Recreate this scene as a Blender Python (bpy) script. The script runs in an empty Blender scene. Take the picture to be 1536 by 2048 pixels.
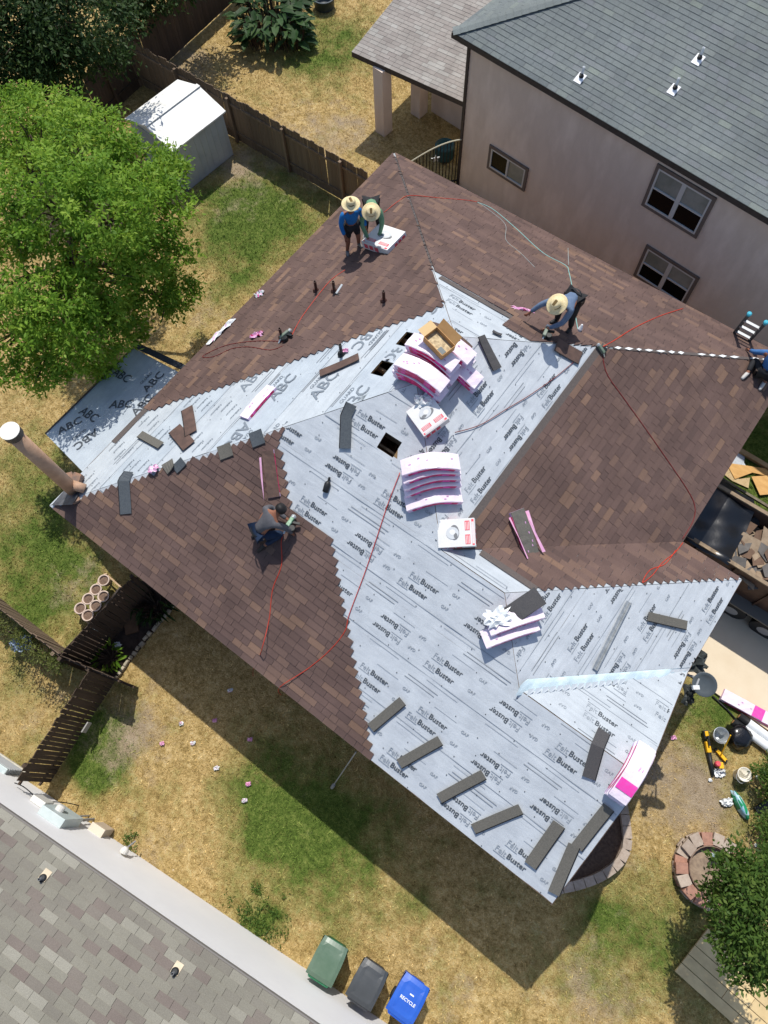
import bpy, bmesh, math, random
import numpy as np
from mathutils import Vector, Matrix, Quaternion
from mathutils.bvhtree import BVHTree

random.seed(7)
RNG = np.random.default_rng(11)
SC = bpy.context.scene
COL = SC.collection
R = math.radians

# ------------------------------------------------------------------ camera
CAM_EUL = (R(21.92994), R(1.670365), R(36.682536))
CAM_LOC = Vector((0, 0, 18.1))
FOC = 1420.0
cd = bpy.data.cameras.new('camera')
cd.sensor_fit = 'AUTO'
cd.sensor_width = 36.0
cd.lens = FOC / 2048.0 * 36.0
cd.clip_start = 0.1
cd.clip_end = 600
cam = bpy.data.objects.new('camera', cd)
cam.location = CAM_LOC
cam.rotation_euler = CAM_EUL
COL.objects.link(cam)
SC.camera = cam

# ------------------------------------------------------------------ light
SUN = Vector((-0.333, 0.471, 1.0)).normalized()      # towards the sun
sun_el = math.asin(SUN.z)
sun_rot = math.atan2(SUN.x, SUN.y)
W = bpy.data.worlds.new('World')
SC.world = W
W.use_nodes = True
nt = W.node_tree
sky = nt.nodes.new('ShaderNodeTexSky')
sky.sky_type = 'NISHITA'
sky.sun_disc = False
sky.sun_elevation = sun_el
sky.sun_rotation = sun_rot % (2 * math.pi)
sky.air_density = 1.0
sky.dust_density = 1.2
bg = nt.nodes['Background']
bg.inputs['Strength'].default_value = 0.135
nt.links.new(sky.outputs['Color'], bg.inputs['Color'])
sl = bpy.data.lights.new('sun', 'SUN')
sl.energy = 4.0
sl.angle = R(0.53)
sl.color = (1.0, 0.955, 0.88)
so = bpy.data.objects.new('sun', sl)
so.rotation_euler = SUN.to_track_quat('Z', 'Y').to_euler()
so.location = (-10, 14, 40)
COL.objects.link(so)
SC.view_settings.view_transform = 'Standard'
SC.view_settings.look = 'None'
SC.view_settings.gamma = 1.0
SC.view_settings.exposure = 0.2
SC.view_settings.use_curve_mapping = False
try:
    SC.cycles.max_bounces = 6
    SC.cycles.diffuse_bounces = 3
    SC.cycles.transparent_max_bounces = 6
except Exception:
    pass

# ------------------------------------------------------------------ helpers: survey (photo point -> place)
_RM = Matrix.Rotation(CAM_EUL[2], 3, 'Z') @ Matrix.Rotation(CAM_EUL[1], 3, 'Y') @ Matrix.Rotation(CAM_EUL[0], 3, 'X')
def ray(x, y):
    return _RM @ Vector(((x - 768) / FOC, -(y - 1024) / FOC, -1.0))
def at(x, y, z=0.0):
    d = ray(x, y)
    return CAM_LOC + d * ((z - CAM_LOC.z) / d.z)
def onplane(x, y, p, n):
    d = ray(x, y)
    return CAM_LOC + d * ((Vector(p) - CAM_LOC).dot(n) / d.dot(n))

# ------------------------------------------------------------------ helpers: colours and materials
def lin(r, g, b):
    f = lambda v: (v / 255 / 12.92) if v / 255 <= 0.04045 else ((v / 255 + 0.055) / 1.055) ** 2.4
    return (f(r), f(g), f(b), 1.0)
_MATS = {}
def mat(name, c1, c2=None, scale=6.0, rough=0.8, bump=0.0, bscale=None, metal=0.0, detail=5.0, c3=None,
        lo=0.35, hi=0.65, coat=0.0, stretch=None, vary=0.0, spec=0.3, alpha=None):
    if name in _MATS:
        return _MATS[name]
    m = bpy.data.materials.new(name)
    m.use_nodes = True
    t = m.node_tree
    b = t.nodes['Principled BSDF']
    b.inputs['Roughness'].default_value = rough
    b.inputs['Metallic'].default_value = metal
    b.inputs['Specular IOR Level'].default_value = spec
    if coat:
        b.inputs['Coat Weight'].default_value = coat
    tc = t.nodes.new('ShaderNodeTexCoord')
    src = tc.outputs['Object']
    if stretch:
        mp = t.nodes.new('ShaderNodeMapping')
        mp.inputs['Scale'].default_value = stretch
        t.links.new(src, mp.inputs['Vector'])
        src = mp.outputs['Vector']
    out = None
    if c2 is not None:
        n = t.nodes.new('ShaderNodeTexNoise')
        n.inputs['Scale'].default_value = scale
        n.inputs['Detail'].default_value = detail
        n.inputs['Roughness'].default_value = 0.62
        t.links.new(src, n.inputs['Vector'])
        rp_ = t.nodes.new('ShaderNodeValToRGB')
        e = rp_.color_ramp.elements
        e[0].position = lo; e[0].color = c1
        e[1].position = hi; e[1].color = c2
        if c3 is not None:
            q = e.new((lo + hi) / 2); q.color = c3
        t.links.new(n.outputs['Fac'], rp_.inputs['Fac'])
        out = rp_.outputs['Color']
    if vary:
        oi = t.nodes.new('ShaderNodeObjectInfo')
        hs = t.nodes.new('ShaderNodeHueSaturation')
        mr = t.nodes.new('ShaderNodeMapRange')
        mr.inputs['To Min'].default_value = 1 - vary
        mr.inputs['To Max'].default_value = 1 + vary
        t.links.new(oi.outputs['Random'], mr.inputs['Value'])
        t.links.new(mr.outputs['Result'], hs.inputs['Value'])
        if out is not None:
            t.links.new(out, hs.inputs['Color'])
        else:
            hs.inputs['Color'].default_value = c1
        out = hs.outputs['Color']
    if out is not None:
        t.links.new(out, b.inputs['Base Color'])
    else:
        b.inputs['Base Color'].default_value = c1
    if bump:
        n2 = t.nodes.new('ShaderNodeTexNoise')
        n2.inputs['Scale'].default_value = bscale or scale * 4
        n2.inputs['Detail'].default_value = 4
        t.links.new(src, n2.inputs['Vector'])
        bp = t.nodes.new('ShaderNodeBump')
        bp.inputs['Strength'].default_value = bump
        bp.inputs['Distance'].default_value = 0.02
        t.links.new(n2.outputs['Fac'], bp.inputs['Height'])
        t.links.new(bp.outputs['Normal'], b.inputs['Normal'])
    _MATS[name] = m
    return m

def ramp_mat(name, stops, rough=0.9, grain=0.25, gscale=220.0, big=0.12, bigscale=0.35, attr='tint', spec=0.2, bump=0.15):
    """colour chosen by the per-piece number 'tint', with mineral grain and broad weathering"""
    m = bpy.data.materials.new(name)
    m.use_nodes = True
    t = m.node_tree
    b = t.nodes['Principled BSDF']
    b.inputs['Roughness'].default_value = rough
    b.inputs['Specular IOR Level'].default_value = spec
    a = t.nodes.new('ShaderNodeAttribute'); a.attribute_name = attr
    r_ = t.nodes.new('ShaderNodeValToRGB')
    e = r_.color_ramp.elements
    e[0].position = stops[0][0]; e[0].color = stops[0][1]
    e[1].position = stops[-1][0]; e[1].color = stops[-1][1]
    for p, c in stops[1:-1]:
        q = e.new(p); q.color = c
    t.links.new(a.outputs['Fac'], r_.inputs['Fac'])
    g = t.nodes.new('ShaderNodeNewGeometry')
    n = t.nodes.new('ShaderNodeTexNoise'); n.inputs['Scale'].default_value = gscale; n.inputs['Detail'].default_value = 3
    t.links.new(g.outputs['Position'], n.inputs['Vector'])
    n2 = t.nodes.new('ShaderNodeTexNoise'); n2.inputs['Scale'].default_value = bigscale; n2.inputs['Detail'].default_value = 6
    t.links.new(g.outputs['Position'], n2.inputs['Vector'])
    m1 = t.nodes.new('ShaderNodeMapRange'); m1.inputs['From Min'].default_value = 0.3; m1.inputs['From Max'].default_value = 0.7
    m1.inputs['To Min'].default_value = 1 - grain; m1.inputs['To Max'].default_value = 1 + grain
    t.links.new(n.outputs['Fac'], m1.inputs['Value'])
    m2 = t.nodes.new('ShaderNodeMapRange'); m2.inputs['From Min'].default_value = 0.3; m2.inputs['From Max'].default_value = 0.7
    m2.inputs['To Min'].default_value = 1 - big; m2.inputs['To Max'].default_value = 1 + big
    t.links.new(n2.outputs['Fac'], m2.inputs['Value'])
    mu = t.nodes.new('ShaderNodeMath'); mu.operation = 'MULTIPLY'
    t.links.new(m1.outputs['Result'], mu.inputs[0]); t.links.new(m2.outputs['Result'], mu.inputs[1])
    hs = t.nodes.new('ShaderNodeHueSaturation')
    t.links.new(mu.outputs[0], hs.inputs['Value'])
    t.links.new(r_.outputs['Color'], hs.inputs['Color'])
    t.links.new(hs.outputs['Color'], b.inputs['Base Color'])
    if bump:
        bp = t.nodes.new('ShaderNodeBump'); bp.inputs['Strength'].default_value = bump; bp.inputs['Distance'].default_value = 0.004
        t.links.new(n.outputs['Fac'], bp.inputs['Height'])
        t.links.new(bp.outputs['Normal'], b.inputs['Normal'])
    _MATS[name] = m
    return m

# ------------------------------------------------------------------ helpers: meshes and objects
class MB:
    """collects shapes, then becomes ONE mesh object"""
    def __init__(s):
        s.v = []; s.f = []; s.mi = []
    def add(s, verts, faces, mi=0):
        o = len(s.v)
        s.v += [tuple(p) for p in verts]
        s.f += [tuple(i + o for i in f) for f in faces]
        s.mi += [mi] * len(faces)
        return s
    def box(s, c, size, ax=None, mi=0, taper=1.0):
        c = Vector(c); hx, hy, hz = [q / 2 for q in size]
        X, Y, Z = ax if ax else (Vector((1, 0, 0)), Vector((0, 1, 0)), Vector((0, 0, 1)))
        vs = []
        for z in (-1, 1):
            k = taper if z > 0 else 1.0
            for x, y in ((-1, -1), (1, -1), (1, 1), (-1, 1)):
                vs.append(c + X * (x * hx * k) + Y * (y * hy * k) + Z * (z * hz))
        return s.add(vs, [(3, 2, 1, 0), (4, 5, 6, 7), (0, 1, 5, 4), (1, 2, 6, 5), (2, 3, 7, 6), (3, 0, 4, 7)], mi)
    def prism(s, poly, z0, z1, mi=0):
        n = len(poly)
        vs = [(p[0], p[1], z0) for p in poly] + [(p[0], p[1], z1) for p in poly]
        fs = [tuple(range(n - 1, -1, -1)), tuple(range(n, 2 * n))] + [(i, (i + 1) % n, n + (i + 1) % n, n + i) for i in range(n)]
        return s.add(vs, fs, mi)
    def bar(s, a, b, w, h=None, up=(0, 0, 1), mi=0):
        a = Vector(a); b = Vector(b); d = (b - a)
        L = d.length; X = d.normalized(); up = Vector(up)
        Y = up.cross(X)
        if Y.length < 1e-4: Y = Vector((1, 0, 0)).cross(X)
        Y.normalize(); Z = X.cross(Y)
        return s.box((a + b) / 2, (L, w, h or w), (X, Y, Z), mi)
    def tube(s, pts, r, n=6, mi=0, cap=True):
        pts = [Vector(p) for p in pts]
        rr = r if isinstance(r, (list, tuple)) else [r] * len(pts)
        o = len(s.v); prev = None; vs = []
        for i, p in enumerate(pts):
            d = (pts[min(i + 1, len(pts) - 1)] - pts[max(i - 1, 0)])
            if d.length < 1e-9: d = Vector((0, 0, 1))
            d.normalize()
            if prev is None:
                a = Vector((0, 0, 1)) if abs(d.z) < 0.9 else Vector((1, 0, 0))
            else:
                a = prev
            u = (a - d * a.dot(d)); u.normalize(); prev = u
            w = d.cross(u)
            for k in range(n):
                t = 2 * math.pi * k / n
                vs.append(p + (u * math.cos(t) + w * math.sin(t)) * rr[i])
        fs = []
        for i in range(len(pts) - 1):
            for k in range(n):
                fs.append((i * n + k, i * n + (k + 1) % n, (i + 1) * n + (k + 1) % n, (i + 1) * n + k))
        if cap:
            fs.append(tuple(range(n - 1, -1, -1)))
            fs.append(tuple(range((len(pts) - 1) * n, len(pts) * n)))
        return s.add(vs, fs, mi)
    def lathe(s, c, prof, n=16, ax=(0, 0, 1), mi=0, sx=1.0, cap=True):
        c = Vector(c); Z = Vector(ax).normalized()
        X = Z.orthogonal().normalized() if abs(Z.z) < 0.999 else Vector((1, 0, 0))
        Y = Z.cross(X)
        vs = []
        for r, h in prof:
            for k in range(n):
                t = 2 * math.pi * k / n
                vs.append(c + X * (r * math.cos(t) * sx) + Y * (r * math.sin(t)) + Z * h)
        fs = [(i * n + k, i * n + (k + 1) % n, (i + 1) * n + (k + 1) % n, (i + 1) * n + k) for i in range(len(prof) - 1) for k in range(n)]
        if cap:
            fs.append(tuple(range(n - 1, -1, -1)))
            fs.append(tuple(range((len(prof) - 1) * n, len(prof) * n)))
        return s.add(vs, fs, mi)
    def build(s, name, m, parent=None, smooth=False, bevel=0.0, attrs=None):
        me = bpy.data.meshes.new(name)
        me.from_pydata(s.v, [], s.f)
        ms = m if isinstance(m, (list, tuple)) else [m]
        for q in ms: me.materials.append(q)
        if len(ms) > 1:
            me.polygons.foreach_set('material_index', s.mi)
        if smooth:
            me.polygons.foreach_set('use_smooth', [True] * len(me.polygons))
        if attrs:
            for k, v in attrs.items():
                a = me.attributes.new(k, 'FLOAT', 'FACE')
                a.data.foreach_set('value', v)
        me.update()
        o = bpy.data.objects.new(name, me)
        COL.objects.link(o)
        if parent: put(o, parent)
        if bevel:
            md = o.modifiers.new('bevel', 'BEVEL'); md.width = bevel; md.segments = 2; md.limit_method = 'ANGLE'
        return o
def wmat(o):
    return (wmat(o.parent) @ o.matrix_parent_inverse @ o.matrix_basis) if o.parent else o.matrix_basis.copy()
def put(o, parent):
    """parent without moving (shapes are given in world places)"""
    o.parent = parent
    o.matrix_parent_inverse = wmat(parent).inverted()
    return o
def tag(o, label=None, cat=None, group=None, kind=None):
    if label: o['label'] = label
    if cat: o['category'] = cat
    if group: o['group'] = group
    if kind: o['kind'] = kind
    return o
def thing(name, label, cat, loc=(0, 0, 0), group=None):
    o = bpy.data.objects.new(name, None)
    o.empty_display_size = 0.2
    o.location = loc
    COL.objects.link(o)
    return tag(o, label, cat, group)
def np_mesh(name, V, F, m, parent=None, attr=None, dom='POINT', smooth=False):
    V = np.asarray(V, np.float32); F = np.asarray(F, np.int32)
    me = bpy.data.meshes.new(name)
    k = F.shape[1]
    me.vertices.add(len(V)); me.vertices.foreach_set('co', V.ravel())
    me.loops.add(F.size); me.loops.foreach_set('vertex_index', F.ravel())
    me.polygons.add(len(F))
    me.polygons.foreach_set('loop_start', np.arange(0, F.size, k, dtype=np.int32))
    try:
        me.polygons.foreach_set('loop_total', np.full(len(F), k, np.int32))
    except Exception:
        pass
    me.materials.append(m)
    if attr:
        for kx, vv in attr.items():
            a = me.attributes.new(kx, 'FLOAT', dom); a.data.foreach_set('value', np.asarray(vv, np.float32))
    if smooth: me.polygons.foreach_set('use_smooth', np.ones(len(F), bool))
    me.update(calc_edges=True); me.validate()
    o = bpy.data.objects.new(name, me); COL.objects.link(o)
    if parent: put(o, parent)
    return o
def smooth_path(pts, n=6):
    pts = [Vector(p) for p in pts]
    if len(pts) < 3: return pts
    P = [pts[0]] + pts + [pts[-1]]; out = []
    for i in range(1, len(P) - 2):
        for j in range(n):
            t = j / n
            a, b, c, d = P[i - 1], P[i], P[i + 1], P[i + 2]
            out.append(0.5 * ((2 * b) + (c - a) * t + (2 * a - 5 * b + 4 * c - d) * t * t + (3 * b - a - 3 * c + d) * t ** 3))
    out.append(pts[-1])
    return out
def hsh(*a):
    x = math.sin(sum(v * k for v, k in zip(a, (12.9898, 78.233, 37.719, 4.581)))) * 43758.5453
    return x - math.floor(x)

_TXT = {}
def text_mesh(s, bold=0.0, outline=False):
    """lettering as flat triangles: verts (n,2) with size 1 cap-font, faces"""
    k = (s, bold)
    if k in _TXT: return _TXT[k]
    cu = bpy.data.curves.new('t', 'FONT'); cu.body = s; cu.offset = bold; cu.resolution_u = 2
    o = bpy.data.objects.new('t', cu); COL.objects.link(o)
    dg = bpy.context.evaluated_depsgraph_get()
    me = o.evaluated_get(dg).to_mesh()
    me.calc_loop_triangles()
    V = np.array([v.co[:2] for v in me.vertices]) if len(me.vertices) else np.zeros((0, 2))
    F = np.array([t.vertices[:] for t in me.loop_triangles], int).reshape(-1, 3)
    o.evaluated_get(dg).to_mesh_clear()
    bpy.data.objects.remove(o); bpy.data.curves.remove(cu)
    _TXT[k] = (V, F)
    return V, F
# ================================================================== GROUND
def gauss(x, y, px, py, r):
    p = at(px, py)
    return math.exp(-((x - p.x) ** 2 + (y - p.y) ** 2) / (r * r))
GREENS = [(600, 1640, 2.0, .9), (520, 1560, 1.2, .5), (660, 1700, 1.3, .6), (208, 1485, .75, 2.2), (192, 1530, .6, 1.2), (515, 1850, .45, 1.0), (545, 1830, .3, .6),
          (440, 420, 2.5, .5), (520, 450, 2.2, .5), (500, 400, 1.8, .45), (600, 430, 1.5, .3), (640, 110, 2.0, .6), (520, 110, 1.5, .3), (90, 1200, 1.6, .55), (50, 1130, 1.5, .6),
          (230, 1130, 1.2, .3), (1390, 1430, 1.0, .7), (1440, 1400, .8, .6), (1400, 1900, 1.5, .55), (1330, 1830, 1.3, .4), (1250, 1950, 1.4, .2), (835, 1808, .35, .8),
          (450, 580, 1.2, .5), (60, 960, 1.8, .6), (120, 1040, 1.5, .35), (1480, 960, 3.0, 1.1), (1500, 1000, 2, .6), (250, 1640, 1.0, .25), (160, 1380, 1.0, .2), (1200, 1900, 1.0, .25),
          (60, 1350, 1.2, .3), (700, 60, 2.5, .35), (1210, 1830, .5, .5), (700, 1880, .5, .35), (1500, 1620, 1.0, .5), (900, 1960, .7, .3), (170, 1220, .7, .35), (60, 1490, .9, .35)]
SOILS = [(360, 130, 1.6, .7), (560, 290, 2.2, .4), (700, 260, 1.4, .5), (470, 330, .8, .6), (480, 420, 1.0, .25), (400, 620, 1.0, .4), (1290, 1600, 1.2, .35), (1300, 1480, 1.2, .3),
         (250, 1480, 1.0, .5), (300, 1440, 1.0, .3), (1180, 1990, 1.1, .5), (150, 1170, 1.0, .35), (900, 2000, 1.0, .3), (60, 1440, 1.2, .25), (300, 1720, .8, .45), (1390, 1560, .8, .4), (1420, 1620, .9, .5)]
def ground_attr(X, Y):
    g = np.zeros_like(X); s = np.zeros_like(X)
    for px, py, r, w in GREENS:
        p = at(px, py); g += w * np.exp(-((X - p.x) ** 2 + (Y - p.y) ** 2) / (r * r))
    for px, py, r, w in SOILS:
        p = at(px, py); s += w * np.exp(-((X - p.x) ** 2 + (Y - p.y) ** 2) / (r * r))
    return g, s
def grass_material(name, blades=False):
    m = bpy.data.materials.new(name); m.use_nodes = True
    t = m.node_tree; b = t.nodes['Principled BSDF']
    b.inputs['Roughness'].default_value = 0.95; b.inputs['Specular IOR Level'].default_value = 0.08
    g = t.nodes.new('ShaderNodeNewGeometry')
    def noise(sc, det=5, rough=0.6):
        n = t.nodes.new('ShaderNodeTexNoise'); n.inputs['Scale'].default_value = sc; n.inputs['Detail'].default_value = det
        n.inputs['Roughness'].default_value = rough
        t.links.new(g.outputs['Position'], n.inputs['Vector']); return n.outputs['Fac']
    def math_(op, a, b_):
        q = t.nodes.new('ShaderNodeMath'); q.operation = op
        for i, v in enumerate((a, b_)):
            if isinstance(v, (int, float)): q.inputs[i].default_value = v
            else: t.links.new(v, q.inputs[i])
        return q.outputs[0]
    def attr(n):
        a = t.nodes.new('ShaderNodeAttribute'); a.attribute_name = n; return a.outputs['Fac']
    def ramp(f, stops):
        r_ = t.nodes.new('ShaderNodeValToRGB'); e = r_.color_ramp.elements
        e[0].position, e[0].color = stops[0]; e[1].position, e[1].color = stops[-1]
        for p, c in stops[1:-1]:
            q = e.new(p); q.color = c
        t.links.new(f, r_.inputs['Fac']); return r_.outputs['Color']
    def mix(f, a, c):
        q = t.nodes.new('ShaderNodeMix'); q.data_type = 'RGBA'
        t.links.new(f, q.inputs['Factor']); t.links.new(a, q.inputs['A']); t.links.new(c, q.inputs['B']); return q.outputs['Result']
    clump = noise(1.1, 6, 0.68); mid = noise(3.2, 6, 0.7); n9 = noise(9.5, 5, .7); fine = noise(30.0, 4, 0.75); big = noise(0.32, 3)
    dry = ramp(math_('ADD', math_('ADD', math_('MULTIPLY', fine, 0.34), math_('MULTIPLY', n9, .38)), math_('MULTIPLY', mid, 0.28)),
               [(0.36, (0.145, 0.105, 0.038, 1)), (0.45, (0.315, 0.22, 0.082, 1)), (0.54, (0.53, 0.385, 0.168, 1)), (0.64, (0.66, 0.55, 0.32, 1))])
    grn = ramp(math_('ADD', math_('ADD', math_('MULTIPLY', fine, 0.34), math_('MULTIPLY', n9, .40)), math_('MULTIPLY', mid, 0.26)),
               [(0.36, (0.034, 0.056, 0.012, 1)), (0.5, (0.092, 0.140, 0.026, 1)), (0.64, (0.23, 0.26, 0.07, 1))])
    sol = ramp(math_('ADD', math_('MULTIPLY', fine, 0.5), math_('MULTIPLY', mid, 0.5)),
               [(0.35, (0.22, 0.165, 0.105, 1)), (0.55, (0.38, 0.30, 0.205, 1)), (0.7, (0.50, 0.42, 0.31, 1))])
    # green where it grows: placed patches + irregular clumps
    k = math_('ADD', math_('ADD', math_('MULTIPLY', clump, 1.25), math_('MULTIPLY', n9, 0.65)), math_('MULTIPLY', big, 0.75))
    k = math_('ADD', k, math_('MULTIPLY', attr('green'), 0.60))
    mr = t.nodes.new('ShaderNodeMapRange'); mr.inputs['From Min'].default_value = 1.41; mr.inputs['From Max'].default_value = 1.95
    t.links.new(k, mr.inputs['Value'])
    c = mix(mr.outputs['Result'], dry, grn)
    k2 = math_('ADD', math_('ADD', math_('MULTIPLY', noise(1.7, 6, 0.7), 0.8), math_('MULTIPLY', fine, 0.3)), math_('MULTIPLY', attr('soil'), 0.45))
    mr2 = t.nodes.new('ShaderNodeMapRange'); mr2.inputs['From Min'].default_value = 0.66; mr2.inputs['From Max'].default_value = 0.92
    t.links.new(k2, mr2.inputs['Value'])
    c = mix(mr2.outputs['Result'], c, sol)
    if blades:
        a = attr('shade')
        hs = t.nodes.new('ShaderNodeHueSaturation'); t.links.new(a, hs.inputs['Value']); t.links.new(c, hs.inputs['Color']); c = hs.outputs['Color']
    t.links.new(c, b.inputs['Base Color'])
    if not blades:
        bp = t.nodes.new('ShaderNodeBump'); bp.inputs['Strength'].default_value = 0.9; bp.inputs['Distance'].default_value = 0.05
        t.links.new(fine, bp.inputs['Height']); t.links.new(bp.outputs['Normal'], b.inputs['Normal'])
    return m
GM = grass_material('dry_lawn'); GB = grass_material('grass_blades', True)
# one sheet, finely divided near the houses
xs = np.concatenate([np.linspace(-150, -28, 12), np.arange(-27.5, 12.01, 0.25), np.linspace(13, 150, 12)])
ys = np.concatenate([np.linspace(-150, -9, 12), np.arange(-8.5, 26.01, 0.25), np.linspace(27, 150, 12)])
GX, GY = np.meshgrid(xs, ys)
gz = 0.02 * np.sin(GX * 0.9) * np.cos(GY * 0.7) - 0.02
V = np.stack([GX.ravel(), GY.ravel(), gz.ravel()], 1)
nx, ny = len(xs), len(ys)
ii = np.arange((nx - 1) * (ny - 1)); r0 = ii // (nx - 1); c0 = ii % (nx - 1)
F = np.stack([r0 * nx + c0, r0 * nx + c0 + 1, (r0 + 1) * nx + c0 + 1, (r0 + 1) * nx + c0], 1)
ga, sa = ground_attr(GX.ravel(), GY.ravel())
tag(np_mesh('lawn', V, F, GM, attr={'green': ga, 'soil': sa}, smooth=True), kind='structure')

# ================================================================== MAIN HOUSE ROOF GEOMETRY
Z0 = 3.6; PITCH = 0.5
xL, xR, xI, yF, yB, yI, yV = -9.983, 3.125, 1.730, 0.146, 13.157, 7.601, 5.248
TH = math.atan(PITCH); CS, SN = math.cos(TH), math.sin(TH)
H1 = (xI - xL) / 2; HW = (yI - yF) / 2; GG = (yV - yF) / 2
tz = lambda d: Z0 + d * PITCH
A1 = (xL + H1, yF + H1); A2 = (xL + H1, yB - H1); W0 = (xI - HW, yF + HW); W1 = (xR - HW, yF + HW)
GA = (xR, yF + GG); GB_ = (xR - GG, yF + GG)
class Slope:
    def __init__(s, name, O, e, u2, poly, L, Rr, tmax, breaks=()):
        s.name = name; s.O = Vector(O); s.e = Vector(e); s.u = Vector((u2[0] * CS, u2[1] * CS, SN)); s.n = s.e.cross(s.u)
        if s.n.z < 0: s.n = -s.n
        s.poly = poly; s.L = L; s.R = Rr; s.tmax = tmax; s.breaks = breaks
    def P(s, a, t, k=0.0):
        return s.O + s.e * a + s.u * t + s.n * k
    def st(s, p):
        d = Vector(p) - s.O
        return d.dot(s.e), d.dot(s.u)
    def px(s, x, y, k=0.0):
        return s.st(onplane(x, y, s.O + s.n * k, s.n))
def inpoly(x, y, poly):
    c = False; n = len(poly); j = n - 1
    for i in range(n):
        if (poly[i][1] > y) != (poly[j][1] > y) and x < (poly[j][0] - poly[i][0]) * (y - poly[i][1]) / (poly[j][1] - poly[i][1]) + poly[i][0]:
            c = not c
        j = i
    return c
P1, P2, P3, P0, BR, IN, VV = (xL, yF), (xR, yF), (xR, yI), (xL, yB), (xI, yB), (xI, yI), (xR, yV)
LF = xR - xL
def RF(t):
    d = t * CS
    if d < GG: return LF
    if d < HW: return (xR - d) - xL
    return (xI - d) - xL
SF = Slope('F', (xL, yF, Z0), (1, 0, 0), (0, 1), [P1, P2, GA, GB_, W1, W0, A1], lambda t: t * CS, RF, H1 / CS, (GG / CS, HW / CS))
SL = Slope('L', (xL, yF, Z0), (0, 1, 0), (1, 0), [P1, A1, A2, P0], lambda t: t * CS, lambda t: (yB - yF) - t * CS, H1 / CS)
SB = Slope('B', (xL, yB, Z0), (1, 0, 0), (0, -1), [P0, A2, BR], lambda t: t * CS, lambda t: (xI - xL) - t * CS, H1 / CS)
SR = Slope('R', (xI, yI, Z0), (0, 1, 0), (-1, 0), [BR, A2, A1, W0, IN],
           lambda t: -t * CS if t * CS < HW else (yF + t * CS) - yI, lambda t: (yB - yI) - t * CS, H1 / CS, (HW / CS,))
SW = Slope('W', (xI, yI, Z0), (1, 0, 0), (0, -1), [IN, W0, W1, P3], lambda t: -t * CS, lambda t: (xR - xI) - t * CS, HW / CS)
SP = Slope('P', (xR, yV, Z0), (0, 1, 0), (-1, 0), [P3, W1, GB_, VV],
           lambda t: -t * CS if t * CS < GG else (yF + t * CS) - yV, lambda t: (yI - yV) - t * CS, HW / CS, (GG / CS,))
SG = Slope('G', (xR, yV, Z0), (1, 0, 0), (0, -1), [VV, GA, GB_], lambda t: -t * CS, lambda t: 0.0, GG / CS)
SLOPES = [SF, SL, SB, SR, SW, SP, SG]
def rp(x, y, k=0.03, only=None):
    """photo point -> (place on the roof, normal, slope); falls back to the ground"""
    for s in ([only] if only else SLOPES):
        p = onplane(x, y, s.O + s.n * k, s.n)
        if only or inpoly(p.x, p.y, s.poly): return p, s.n.copy(), s
    return at(x, y, max(0.0, k)), Vector((0, 0, 1)), None

HOUSE = thing('house', 'single storey house being re-roofed, half brown shingles and half pale grey underlayment', 'house', (xL, yF, 0))
M_DECK = mat('roof_decking', lin(150, 125, 90), lin(120, 95, 65), 9, 0.85)
M_FASC = mat('fascia_paint', lin(86, 70, 60), lin(104, 88, 76), 5, 0.6)
M_BRICKW = mat('house_wall_brick', lin(120, 88, 70), lin(142, 110, 92), 18, 0.9, 0.4)
# decking: slab under every slope
HOLES = [(SL, 815, 680), (SL, 765, 738), (SF, 779, 890)]
deck = MB()
for s in SLOPES:
    holes = []
    for hs_, hx, hy in HOLES:
        if hs_ is s:
            a, t = s.px(hx, hy); holes.append((a - .19, a + .19, t - .17, t + .17))
    # rows in t so that holes can be left open
    ts = sorted(set([0.0, s.tmax] + [b for b in s.breaks] + [h[2] for h in holes] + [h[3] for h in holes]))
    for t0, t1 in zip(ts[:-1], ts[1:]):
        e = 1e-4
        l0, l1, r0_, r1_ = s.L(t0 + e), s.L(t1 - e), s.R(t0 + e), s.R(t1 - e)
        hh = [h for h in holes if h[2] <= t0 + e and h[3] >= t1 - e]
        segs = [(l0, l1, r0_, r1_)]
        for h in sorted(hh):
            a = segs.pop(); segs += [(a[0], a[1], h[0], h[0]), (h[1], h[1], a[2], a[3])]
        for (a0, a1, b0, b1) in segs:
            q = [s.P(a0, t0), s.P(b0, t0), s.P(b1, t1), s.P(a1, t1)]
            if (q[1] - q[0]).cross(q[2] - q[0]).dot(s.n) < 0 or (q[2] - q[0]).cross(q[3] - q[0]).dot(s.n) < 0: q = q[::-1]
            deck.add(q + [p - s.n * 0.02 for p in q], [(0, 1, 2, 3), (7, 6, 5, 4)])
deck.build('roof_deck', M_DECK, HOUSE)
fas = MB()
for a, b in ((P0, P1), (P1, P2), (VV, P3), (P3, IN), (IN, BR), (BR, P0)):
    a3 = Vector((a[0], a[1], Z0 - 0.075)); b3 = Vector((b[0], b[1], Z0 - 0.075)); fas.bar(a3, b3, 0.024, 0.17)
fas.bar((P2[0], P2[1], Z0 - .09), (GA[0], GA[1], tz(GG) - .09), 0.03, 0.17); fas.bar((GA[0], GA[1], tz(GG) - .09), (VV[0], VV[1], Z0 - .09), 0.03, 0.17)
fas.build('fascia', M_FASC, HOUSE)
soff = MB()
wl = MB(); ov = 0.45
fp = [(xL + ov, yF + ov), (xR - ov, yF + ov), (xR - ov, yI - ov), (xI - ov, yI - ov), (xI - ov, yB - ov), (xL + ov, yB - ov)]
wl.prism(fp, 0, Z0 - 0.02)
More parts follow.
